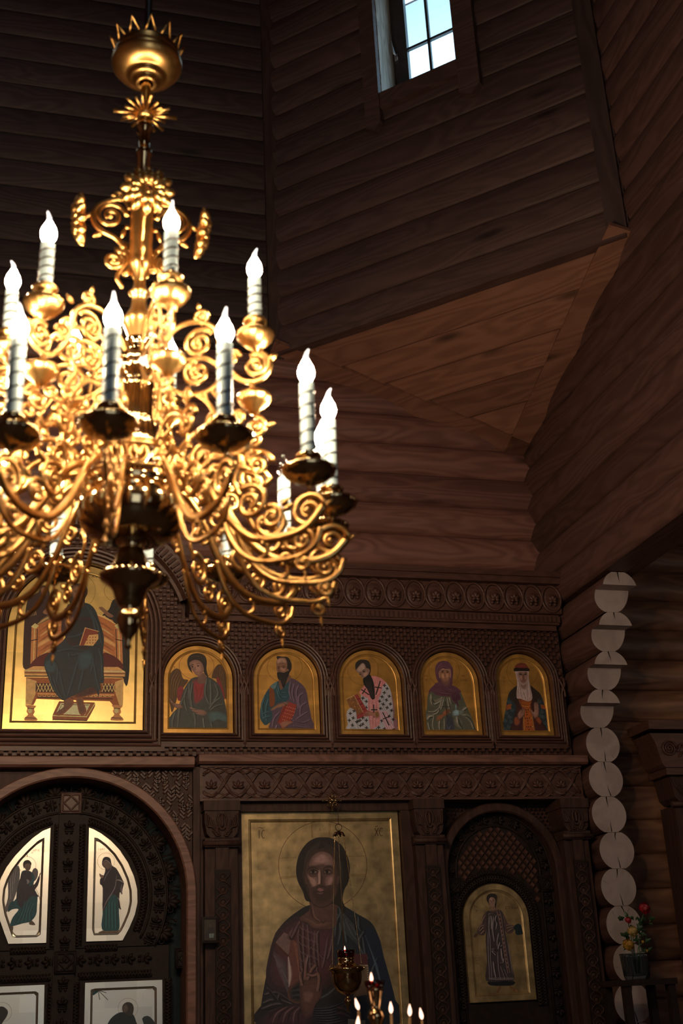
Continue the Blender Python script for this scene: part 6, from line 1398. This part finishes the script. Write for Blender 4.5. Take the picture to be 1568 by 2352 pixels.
# heights below are measured from the lens height minus 1 m (the chandelier's base)
def lower_arm():
    mb = MB()
    rz(mb, cr([(.15, .42), (.20, .40), (.255, .33), (.31, .235), (.39, .155), (.48, .135), (.56, .15), (.612, .20)], 7), .0105)
    rz(mb, spiral((.566, .193), .052, .012, 0.15, 1.75, 44), [.0080-.003*k/44 for k in range(45)]); bud(mb, (.563, .193), .011)
    bud(mb, (.622, .20), .006, (.018, .012)); rz(mb, [(.571, .29), (.571, .245)], .0045)
    rz(mb, cr([(.30, .23), (.325, .165), (.36, .115), (.41, .083), (.48, .072), (.545, .075), (.585, .10), (.60, .14)], 7), .0068)
    rz(mb, spiral((.548, .115), .036, .010, -1.2, 1.4, 30), .0055); bud(mb, (.546, .115), .008)
    rz(mb, spiral((.548, .052), .024, .008, 1.5, 1.25, 24), .0052); bud(mb, (.548, .052), .0075); bud(mb, (.552, .022), .006, (.003, -.03))
    rz(mb, cr([(.33, .16), (.36, .11), (.41, .085), (.44, .10), (.44, .125), (.425, .13)], 6), .0058); bud(mb, (.428, .128), .008)
    # upper scrolls near the hub
    rz(mb, cr([(.15, .455), (.18, .49), (.24, .515), (.31, .49), (.345, .44)], 7), .0075)
    rz(mb, spiral((.355, .44), .05, .010, .1, 1.6, 36), .0075); bud(mb, (.355, .44), .011); rz(mb, spiral((.345, .525), .026, .008, -1.5, 1.2, 22), .006); bud(mb, (.298, .435), .006); leaf_tip(mb, (.345, .46), (.03, .03), .010); leaf_tip(mb, (.25, .515), (.012, .05), .012)
    rz(mb, spiral((.235, .425), .045, .010, 1.2, 1.5, 32), .006); bud(mb, (.235, .425), .011)
    rz(mb, spiral((.39, .255), .055, .011, 2.2, -1.6, 34), .0072); bud(mb, (.385, .262), .009); leaf_tip(mb, (.43, .29), (.03, .025), .010)
    rz(mb, spiral((.455, .20), .036, .008, 2.0, -1.5, 28), .0055); bud(mb, (.455, .20), .008); leaf_tip(mb, (.485, .225), (.028, .02), .009)
    rz(mb, cr([(.345, .44), (.36, .38), (.34, .33), (.36, .28)], 6), .0065); leaf_tip(mb, (.35, .37), (.035, -.012), .010); leaf_tip(mb, (.20, .46), (-.02, .04), .010)
    rz(mb, spiral((.245, .30), .03, .008, -1.6, 1.5, 28), .0055)
    return mb
def upper_arm():
    mb = MB()
    rz(mb, cr([(.045, .81), (.09, .865), (.15, .90), (.21, .895), (.255, .855), (.27, .80), (.29, .73), (.335, .675), (.385, .665), (.418, .69), (.42, .73), (.395, .755)], 7), .0072)
    rz(mb, spiral((.20, .825), .050, .011, .6, 1.75, 40), .007); bud(mb, (.20, .825), .012); bud(mb, (.222, .84), .007)
    rz(mb, spiral((.205, .915), .026, .008, -1.6, 1.4, 24), .0062); bud(mb, (.205, .915), .008); leaf_tip(mb, (.20, .938), (-.004, .028), .007)
    rz(mb, spiral((.195, .725), .043, .010, 1.6, 1.7, 34), .0068); bud(mb, (.195, .725), .011)
    rz(mb, cr([(.05, .79), (.10, .785), (.16, .775), (.22, .77), (.26, .74)], 6), .0065)
    rz(mb, cr([(.06, .75), (.10, .70), (.15, .665), (.21, .655), (.255, .675), (.27, .72)], 6), .0068); bud(mb, (.12, .67), .008, (-.004, -.014)); bud(mb, (.22, .645), .008, (.012, -.012))
    rz(mb, cr([(.19, .66), (.23, .62), (.26, .565), (.275, .51), (.27, .47)], 6), .0066); rz(mb, cr([(.24, .665), (.265, .62), (.285, .56), (.29, .49)], 6), .0055)
    rz(mb, spiral((.305, .755), .026, .008, 0, 1.3, 22), .006); bud(mb, (.305, .755), .008)
    rz(mb, spiral((.378, .715), .040, .010, 2.0, -1.6, 32), .0068); bud(mb, (.378, .715), .012); leaf_tip(mb, (.417, .725), (.03, .016), .010)
    rz(mb, cr([(.365, .67), (.37, .64), (.385, .62), (.375, .595)], 6), .007)
    mb.lathe([(.001, .555), (.014, .56), (.020, .572), (.040, .588), (.050, .606), (.046, .618), (.024, .62), (.010, .615)], (.372, 0, 0), 32, 0, .06, 12, (3, 5))
    rz(mb, spiral((.375, .515), .034, .009, 1.57, -1.5, 28), .0066); bud(mb, (.375, .515), .010); leaf_tip(mb, (.405, .51), (.03, .010), .009)
    rz(mb, spiral((.325, .56), .018, .006, 0, 1.2, 18), .005); rz(mb, cr([(.37, .48), (.35, .45), (.33, .46)], 5), .006)
    leaf_tip(mb, (.09, .70), (-.02, -.03), .009); leaf_tip(mb, (.27, .87), (.03, .015), .009)
    return mb
def sleeve_mb(x, z0, h, r, turns):
    mb = MB(); mb.lathe([(r, z0-.01), (r, z0+h-.004), (r*.9, z0+h), (r*.55, z0+h)], (x, 0, 0), 20)
    n = int(turns*16); mb.tube([(x+(r+.0002)*math.cos(2*PI*turns*k/n+2), (r+.0002)*math.sin(2*PI*turns*k/n+2), z0+.012+(h-.03)*k/n) for k in range(n+1)], .0027, 5, 1)
    return mb
def bulb_mb(x, z0, k=1.0):
    mb = MB(); mb.lathe([(.008*k, z0), (.014*k, z0+.006*k), (.0215*k, z0+.022*k), (.0228*k, z0+.034*k), (.019*k, z0+.05*k), (.012*k, z0+.064*k), (.0085*k, z0+.072*k)], (x, 0, 0), 12)
    tip = cr([(x, 0, z0+.071*k), (x+.001, 0, z0+.083*k), (x+.004*k, 0, z0+.094*k), (x+.010*k, 0, z0+.104*k)], 4)
    n = len(tip); mb.tube(tip, [(.0090-.0072*i/(n-1))*k for i in range(n)], 10, 1)
    return mb
def pan_mb(x, z0, r, hi):
    'cup, collar and fluted drip pan under the candle; z0 is the foot of the candle'
    mb = MB()
    mb.lathe([(.001, z0-hi), (.008, z0-hi), (.011, z0-hi*.9), (.026, z0-hi*.86), (r*.66, z0-hi*.76), (r*.93, z0-hi*.58), (r, z0-hi*.46), (r*.97, z0-hi*.42), (r*.6, z0-hi*.46), (.020, z0-hi*.44)], (x, 0, 0), 48, 0, .07, 16, (3, 7))
    mb.lathe([(.018, z0-hi*.46), (.026, z0-hi*.40), (.029, z0-hi*.28), (.022, z0-hi*.2), (.024, z0-hi*.14), (.034, z0-hi*.08), (.036, z0-.0), (.031, z0+.006), (.022, z0+.004)], (x, 0, 0), 24)
    return mb
def assemble(kind, ang, src=None):
    if src is None:
        low = kind == 'lower'; x, z0 = (.571, .35) if low else (.378, .863)
        a = (lower_arm() if low else upper_arm()).build('arm', BRASS, ch, True)
        sub = [pan_mb(x, z0, .074 if low else .056, .088 if low else .10).build('drip_pan', BRASS2 if low else BRASS, a, True),
               sleeve_mb(x, z0, .222 if low else .150, .0205 if low else .0195, 5.0 if low else 4.2).build('candle_sleeve', [SLEEVE, STRIPE], a, True),
               bulb_mb(x, z0+(.222 if low else .150), 1.0).build('bulb', [BULB_M, TIP_M], a, True)]
    else:
        a = src.copy(); COL.objects.link(a); a.parent = ch
        for c in list(src.children): d = c.copy(); COL.objects.link(d); d.parent = a
    a.rotation_euler = (0, 0, math.radians(ang)); return a
LOW = [234, 259, 288, 319, 343, 2, 28, 53, 80, 110, 132, 157, 183, 208]
UPP = [278, 329, 68, 118, 178, 222]
low0 = None
for a in LOW:
    r = assemble('lower', a, low0); low0 = low0 or r
    if a == 28: dead = r
up0 = None
for a in UPP:
    r = assemble('upper', a, up0); up0 = up0 or r
# one bulb is out: clear glass with its candle core
for c in dead.children:
    if c.name.startswith('bulb'):
        me = c.data.copy(); me.materials[0] = GLASS; me.materials[1] = GLASS; c.data = me; c['label'] = 'clear glass unlit bulb'
        k = MB(); k.lathe([(.010, .572), (.010, .598), (.004, .604), (.001, .604)], (.571, 0, 0), 10); o = k.build('bulb_core', SLEEVE, dead, True)
# four scrolled brackets with flower rosettes near the top
def wing():
    mb = MB()
    rz(mb, spiral((.098, 1.315), .052, .010, 3.0, -1.6, 36), .0065); bud(mb, (.098, 1.315), .009)
    rz(mb, cr([(.036, 1.35), (.06, 1.385), (.10, 1.375), (.14, 1.345), (.152, 1.30), (.13, 1.26), (.08, 1.235), (.05, 1.20)], 7), .0068)
    rz(mb, spiral((.082, 1.152), .033, .008, 2.2, 1.6, 30), .006); bud(mb, (.082, 1.152), .008); rz(mb, cr([(.05, 1.20), (.04, 1.16), (.06, 1.12), (.07, 1.09), (.055, 1.06)], 6), .0055); bud(mb, (.055, 1.06), .007)
    rz(mb, spiral((.072, 1.392), .02, .006, 0, 1.3, 20), .005); rz(mb, [(.036, 1.28), (.052, 1.28)], .006); rz(mb, [(.15, 1.32), (.178, 1.30)], .006); leaf_tip(mb, (.12, 1.25), (.03, -.02), .009); leaf_tip(mb, (.06, 1.24), (-.01, .04), .008)
    return mb
def rosette():
    mb = MB(); c = Vector((.185, 0, 1.29)); up = Vector((.10, 0, 1)).normalized(); sd_ = Vector((0, 1, 0)); nn = Vector((1, 0, -.10)).normalized()
    for ring, (n, r0, r1, w, o) in enumerate(((12, .02, .082, .017, .0), (12, .016, .056, .013, .012))):
        for k in range(n):
            a = 2*PI*(k+ring*.5)/n; d = up*math.sin(a)+sd_*math.cos(a)
            mb.tube([tuple(c+d*(r0+(r1-r0)*t)+nn*(o+.012*math.sin(t*PI*.9)-.006*t)) for t in (0, .3, .6, .85, 1.0)], [w*.5, w*.9, w, w*.75, w*.15], 6)
    mb.tube([tuple(c+nn*.020+(up*math.sin(2*PI*k/16)+sd_*math.cos(2*PI*k/16))*.017) for k in range(16)], .0055, 6, closed=True); mb.ball(tuple(c+nn*.004), .008, 0, 8, 6); return mb
w0 = None
for a in (270, 0, 90, 180):
    if w0 is None: w0 = wing().build('bracket', BRASS, ch, True); rosette().build('rosette', BRASS, w0, True); w = w0
    else:
        w = w0.copy(); COL.objects.link(w); w.parent = ch
        for c in list(w0.children): d = c.copy(); COL.objects.link(d); d.parent = w
    w.rotation_euler = (0, 0, math.radians(a))

# ================================================================== hanging lamp, candles, flowers
def flame_mb(x, y, z, s=1.0, lean=0.0):
    mb = MB(); mb.lathe([(.0006, 0), (.0045*s, .004*s), (.0075*s, .012*s), (.0065*s, .022*s), (.0035*s, .032*s), (.0008, .041*s)], (x, y, z), 12)
    mb.v = [(vx+lean*(vz-z), vy, vz) for vx, vy, vz in mb.v]; return mb
# ---- star-shaped bracket above the large icon, and the lamp hanging from it by chains
yl = 6.45
sp = XZ(762, 1839, 6.62)
br = empty('lamp_bracket', (sp[0], 6.62, sp[1]), 'small gilded star bracket fixed to the carved frieze above the large icon', 'bracket')
mb = MB()
for k in range(8):
    a = PI/2+2*PI*k/8; r = .052 if k % 2 == 0 else .032
    mb.tube([(sp[0], 6.62, sp[1]), (sp[0]+r*.55*math.cos(a), 6.612, sp[1]+r*.55*math.sin(a)), (sp[0]+r*math.cos(a), 6.62, sp[1]+r*math.sin(a))], [.006, .007, .002], 6)
    mb.ball((sp[0]+r*math.cos(a), 6.62, sp[1]+r*math.sin(a)), .006)
mb.ball((sp[0], 6.612, sp[1]), .014); mb.tube([(sp[0], 6.62, sp[1]), (sp[0], 6.74, sp[1])], .006, 6); mb.build('star', BRASS2, br)
hookp = XZ(776, 1875, yl); mb = MB(); mb.tube(cr([(sp[0], 6.615, sp[1]-.02), ((sp[0]+hookp[0])/2, 6.53, sp[1]-.02), (hookp[0], yl, sp[1]-.045)], 5), .004, 6); mb.build('hook', BRASS2, br)
LX, LZ = XZ(797, 2262, yl)
def lz(py): return XZ(797, py, yl)[1]
lamp = empty('hanging_lamp', (LX, yl, lz(2330)), 'gilded oil lamp with a red glass cup hanging on chains before the large icon', 'lamp')
def prof(lst): return [(r, lz(py)) for r, py in lst]
mb = MB(); mb.lathe(prof([(.001, 2326), (.006, 2323), (.007, 2314), (.012, 2308), (.020, 2302), (.018, 2296), (.008, 2290), (.010, 2286), (.034, 2282), (.060, 2273), (.074, 2260), (.079, 2247), (.079, 2237), (.080, 2233), (.094, 2229), (.097, 2225), (.094, 2222), (.07, 2219), (.05, 2214), (.041, 2208), (.046, 2203), (.044, 2199), (.03, 2199)]), (LX, yl, 0), 40)
for k in range(20):
    a = 2*PI*k/20; mb.tube([(LX+.0735*math.cos(a+.05*math.sin(t*9)), yl+.0735*math.sin(a+.05*math.sin(t*9)), lz(2246-t*22)) for t in (0, .2, .4, .6, .8, 1)], .003, 4)
mb.build('lamp_body', BRASS2, lamp)
mb = MB(); mb.lathe(prof([(.03, 2203), (.042, 2199), (.047, 2191), (.048, 2182), (.046, 2182)]), (LX, yl, 0), 28); mb.build('glass_cup', REDG, lamp)
mb = MB(); mb.tube([(LX-.004, yl, lz(2192)), (LX-.004, yl, lz(2183))], .002, 5); mb.build('wick', WAX, lamp)
mb = flame_mb(LX-.004, yl, lz(2184), .6); mb.build('flame', FLAME, lamp)
capz = XZ(778, 1916, yl); mb = MB()
for k in range(6):
    a = 2*PI*k/6; mb.tube([(capz[0], yl, capz[1]+.012), (capz[0]+.02*math.cos(a), yl+.02*math.sin(a), capz[1]+.004), (capz[0]+.034*math.cos(a), yl+.034*math.sin(a), capz[1]-.012)], [.006, .008, .002], 6)
mb.tube([(capz[0]+.018*math.cos(2*PI*k/20), yl, capz[1]+.036+.018*math.sin(2*PI*k/20)) for k in range(20)], .0022, 5, closed=True)
mb.build('chain_cap', plain('dark_bronze', (.10, .05, .03), .4, .8), lamp)
mb = MB(); mb.tube([(hookp[0], yl, sp[1]-.045), (capz[0], yl, capz[1]+.054)], .0016, 5)
ez = lz(2223)
for k in range(3):
    a = math.radians((200, 320, 80)[k]); p0 = (capz[0]+.028*math.cos(a), yl+.028*math.sin(a), capz[1]-.008); p1 = (LX+.09*math.cos(a), yl+.09*math.sin(a), ez)
    nb = 70
    mb.tube([tuple(p0[i]+(p1[i]-p0[i])*q/nb for i in range(3)) for q in range(nb+1)], [.0016+.0012*(q % 2) for q in range(nb+1)], 4)
    mb.tube([(p1[0]+.012*math.cos(2*PI*q/14), p1[1], p1[2]+.004+.012*math.sin(2*PI*q/14)) for q in range(14)], .0024, 5, closed=True)
mb.build('chains', BRASS2, lamp)

# ---- candle stand in front: brass stem with a red glass lamp and thin tapers round it
ys_ = 4.0
SX, _z = XZ(862, 2300, ys_)
def sz(py): return XZ(862, py, ys_)[1]
st = empty('candle_stand', (SX, ys_, 0), 'tall polished brass candle stand with a red glass oil lamp on its stem', 'candle stand')
mb = MB(); zt = sz(2272)
mb.lathe([(.001, 0), (.20, 0), (.20, .02), (.16, .04), (.05, .07), (.03, .12), (.028, .9), (.05, .95), (.03, 1.0), (.03, 1.25), (.06, 1.27), (.16, 1.285), (.165, 1.30), (.16, 1.302), (.03, 1.295)], (SX, ys_, 0), 32); mb.build('pole', BRASS2, st)
mb = MB(); mb.lathe([(.028, 1.295), (.022, 1.36), (.02, 1.45), (.018, sz(2356)), (.020, sz(2348)), (.027, sz(2335)), (.022, sz(2322)), (.014, sz(2316)), (.016, sz(2310)), (.021, sz(2295)), (.026, sz(2277)), (.031, sz(2271)), (.029, sz(2270)), (.02, sz(2271))], (SX, ys_, 0), 32); mb.build('stem', BRASS2, st)
mb = MB(); mb.lathe([(.018, sz(2271)), (.028, sz(2268)), (.033, sz(2260)), (.034, sz(2252)), (.033, sz(2252))], (SX, ys_, 0), 28); mb.build('glass_cup', REDG, st)
fx, fz = XZ(853, 2255, ys_); mb = MB(); mb.tube([(fx, ys_, fz-.012), (fx, ys_, fz)], .002, 5); mb.build('wick', WAX, st); flame_mb(fx, ys_, fz-.001, .72).build('flame', FLAME, st)
tap = [(823, 2319, 4.0, -.25, 'thin lit taper just left of the brass lamp stem, leaning flame'), (898, 2327, 3.98, 0, 'thin lit taper just right of the brass lamp stem'), (940.8, 2333, 3.96, .05, 'thin lit taper in the middle of the three right of the stem'), (968.8, 2341, 4.02, -.12, 'thin lit taper farthest right of the brass stem'), (821, 2361, 3.93, .1, 'short lit taper at the picture edge, left of the brass stem')]
for px_, py_, y_, ln, lab in tap:
    x, z = XZ(px_, py_, y_)
    t = empty('taper_candle', (x, y_, 1.30), lab, 'candle', 'thin tapers on the brass stand')
    cxx = SX+(x-SX)*.9; mb = MB(); mb.tube([(cxx, y_+(ys_-y_)*.1, 1.297), (x, y_, z-.004)], .0042, 8); mb.build('wax_stick', WAX, t)
    mb = MB(); mb.tube([(x, y_, z-.006), (x, y_, z+.006)], .0009, 4); mb.build('wick', W_CRACK, t)
    flame_mb(x, y_, z-.001, .86, ln).build('flame', FLAME, t)
# tray wide enough to carry the tapers
mb = MB(); mb.lathe([(.16, 1.284), (.30, 1.288), (.305, 1.31), (.298, 1.31), (.29, 1.296), (.1, 1.294)], (SX, ys_, 0), 40); mb.build('tray', BRASS2, st)

# ---- vase of flowers by the log ends
yv = 6.3
VX, VZ0 = XZ(1462, 2250, yv); VZ1 = XZ(1450, 2190, yv)[1]; VR = (XZ(1489, 2215, yv)[0]-XZ(1430, 2215, yv)[0])/2; VX = XZ(1459, 2215, yv)[0]
shelf = empty('flower_stand', (VX, yv, 0), 'dark wooden stand carrying the glass vase of flowers', 'stand')
mb = MB(); mb.box(VX-.16, VX+.16, yv-.14, yv+.14, VZ0-.03, VZ0); mb.build('top', W_GATE_SHADED, shelf)
for sx in (-1, 1):
    for sy in (-1, 1): mb = MB(); mb.box(VX+sx*.13-.02, VX+sx*.13+.02, yv+sy*.11-.02, yv+sy*.11+.02, 0, VZ0-.03); mb.build('leg', W_GATE_SHADED, shelf)
va = empty('flower_vase', (VX, yv, VZ0), 'ribbed clear glass vase holding red and yellow flowers', 'vase')
mb = MB(); mb.lathe([(.001, VZ0+.004), (VR*.8, VZ0), (VR*.9, VZ0+.02), (VR, VZ1-.02), (VR*1.03, VZ1), (VR*.98, VZ1), (VR*.86, VZ0+.02), (.001, VZ0+.015)], (VX, yv, 0), 96, 0, .06, 24); mb.build('glass', glass('vase_glass', (.55, .62, .66), .05, .7), va)
LEAFM = plain('leaf_green', (.03, .075, .03), .5, noise=.4)
def bloom(px_, py_, rpx, mat, lab, name='rose', n=26, y=None, seed=1):
    y = y or yv; x, z = XZ(px_, py_, y); r = XZ(px_+rpx, py_, y)[0]-x; rr = random.Random(seed)
    f = empty(name, (x, y, z-r), lab, 'flower', 'cut flowers in the glass vase'); mb = MB()
    for k in range(n):
        t = k/n; a = k*2.4; el = -0.3+1.5*(1-t); rad = r*(.45+.55*t); d = Vector((math.cos(a)*math.cos(el*.8), -abs(math.cos(.5))*0.0+math.sin(a)*math.cos(el*.8), math.sin(el*.8)))
        ax = Vector((0, -.75, .65)).normalized(); q = Vector((0, 0, 1)).rotation_difference(ax); d = q @ d
        c = Vector((x, y, z))+d*rad*.55; u = d.orthogonal().normalized(); v = d.cross(u); w = r*.42
        vs = [c+d*w*.35]; m = 8
        for i in range(m):
            b = 2*PI*i/m; vs.append(c+(u*math.cos(b)+v*math.sin(b))*w*(1+.12*rr.uniform(-1, 1))+d*w*(.1+.25*math.cos(2*b))-ax*w*.15)
        mb.add(vs, [(0, i+1, (i+1) % m+1) for i in range(m)], 0, True)
    mb.ball((x, y, z), r*.5, 0, 10, 6)
    mb.build('petals', mat, f)
    mb = MB(); mb.tube(cr([(x, y+.004, z-r*.3), ((x+VX)/2+.005, yv+.01, (z+VZ1)/2), (VX+(x-VX)*.3, yv, VZ1-.03), (VX+(x-VX)*.15, yv, VZ0+.03)], 6), .0028, 5); mb.build('stem', LEAFM, f)
    return f
REDF = plain('red_petal', (.30, .012, .02), .5, noise=.3); YELF = plain('yellow_petal', (.42, .22, .03), .5, noise=.3); PALE = plain('pale_yellow_petal', (.45, .30, .10), .5, noise=.3)
bloom(1480, 2085, 17, REDF, 'big red flower at the top of the glass vase', 'rose', 30, seed=2)
bloom(1442, 2113, 10, REDF, 'smaller red flower just above the pale yellow bloom', 'rose', 20, seed=3)
bloom(1453, 2138, 16, PALE, 'pale yellow frilly flower in the middle of the bunch', 'carnation', 30, seed=4)
bloom(1443, 2169, 17, YELF, 'round deep yellow flower lowest at the vase rim', 'rose', 34, seed=5)
bloom(1476, 2163, 5, YELF, 'tiny yellow bud right of the round yellow flower', 'flower_bud', 10, seed=6)
bloom(1484, 2184, 6, YELF, 'small yellow bud drooping at the right of the vase rim', 'flower_bud', 10, seed=7)
fo = MB(); rr = random.Random(9)
for k in range(46):
    c = Vector(on(1460+rr.uniform(-30, 30), 2145+rr.uniform(-38, 42), yv+rr.uniform(0, .05))); d = Vector((rr.uniform(-1, 1), rr.uniform(-.6, .2), rr.uniform(-.3, 1))).normalized(); s_ = d.cross(Vector((0, 1, 0.2))).normalized(); l = rr.uniform(.03, .055)
    fo.add([c, c+d*l*.5+s_*l*.25, c+d*l, c+d*l*.5-s_*l*.25, c+d*l*.5+Vector((0, -.006, 0))], [(0, 1, 4), (1, 2, 4), (2, 3, 4), (3, 0, 4)])
g = fo.build('foliage', LEAFM); props(g, 'dark green leaves filling out the bunch in the glass vase', 'leaves', kind='stuff')

# ---- second, darker screen in the side aisle
ya = 6.75
sc2 = empty('aisle_screen', (XZ(1540, 2000, ya)[0], ya, 0), 'dark carved screen in the side aisle at the far right', 'icon screen')
cxa, cza = XZ(1488, 1672, ya-.1); cxb, czb = XZ(1510, 1700, ya-.1)
XE = cxa+1.6
mb = MB(); mb.box(cxa-.01, XE, ya-.13, ya+.15, XZ(1488, 1684, ya)[1], XZ(1488, 1664, ya)[1]); mb.build('cornice', W_CARVE, sc2)
zz0, zz1 = XZ(1500, 1768, ya)[1], XZ(1490, 1690, ya)[1]; xs0 = XZ(1492, 1690, ya-.08)[0]; xs1 = XZ(1530, 1768, ya-.08)[0]
mb = MB(); mb.prism([(xs0, zz1), (xs0+.03, zz1-.06), (xs1-.02, zz0+.02), (xs1, zz0), (XE, zz0), (XE, zz1)][::-1], ya-.08, ya+.15)
for i in range(7):
    cx = xs0+.12+i*.17; cz_ = (zz0+zz1)/2+.01
    mb.tube([(cx+(.052*(1-k/44))*math.cos(k*.45), ya-.086, cz_+(.052*(1-k/44))*math.sin(k*.45)) for k in range(42)], .006, 5)
    mb.tube(cr([(cx+.055, ya-.086, cz_-.02), (cx+.085, ya-.088, cz_+.03), (cx+.115, ya-.086, cz_-.01)], 5), .006, 5); mb.tube(cr([(cx+.06, ya-.086, cz_-.05), (cx+.09, ya-.088, cz_-.02), (cx+.12, ya-.086, cz_-.05)], 5), .006, 5)
mb.build('spiral_frieze', W_CARVE, sc2)
mb = MB(); zl0, zl1 = XZ(1525, 1785, ya)[1], XZ(1525, 1770, ya)[1]; mb.box(XZ(1524, 1770, ya-.06)[0], XE, ya-.09, ya+.15, zl0, zl1); mb.build('ledge', W_CARVE, sc2)
x0 = XZ(1526, 1780, ya)[0]; x1 = x0+.26; zc_ = XZ(1530, 1845, ya)[1]
mb = MB(); mb.prism([(x0, zl0), (x1, zl0), (x1-.02, zc_+.03), (x1-.05, zc_), (x0+.05, zc_), (x0+.02, zc_+.03)], ya-.05, ya+.15)
for k in range(6):
    for s in (-1, 1): mb.tube(cr([((x0+x1)/2+s*(.115-k*.018), ya-.053, zl0-.02-.01*k), ((x0+x1)/2+s*(.085-k*.012), ya-.058, (zl0+zc_)/2), ((x0+x1)/2+s*(.02+k*.004), ya-.054, zc_+.02+.008*k)], 5), .005, 5)
mb.tube([(x0-.01, ya-.05, zc_-.012), (x1+.01, ya-.05, zc_-.012)], .016, 8); mb.build('capital', W_CARVEZ_SHADED, sc2)
mb = MB(); mb.box(x0+.02, x1-.02, ya-.03, ya+.15, 0, zc_-.02); mb.box(x0+.08, x1-.08, ya-.045, ya, .1, zc_-.14); mb.build('pilaster', W_CARVEZ_SHADED, sc2)
mb = MB(); mb.box(x1-.02, XE, ya+.02, ya+.15, 0, zl0); mb.build('panel', W_GATE_SHADED, sc2)
# pale log end low behind the flower stand belongs to the partition above
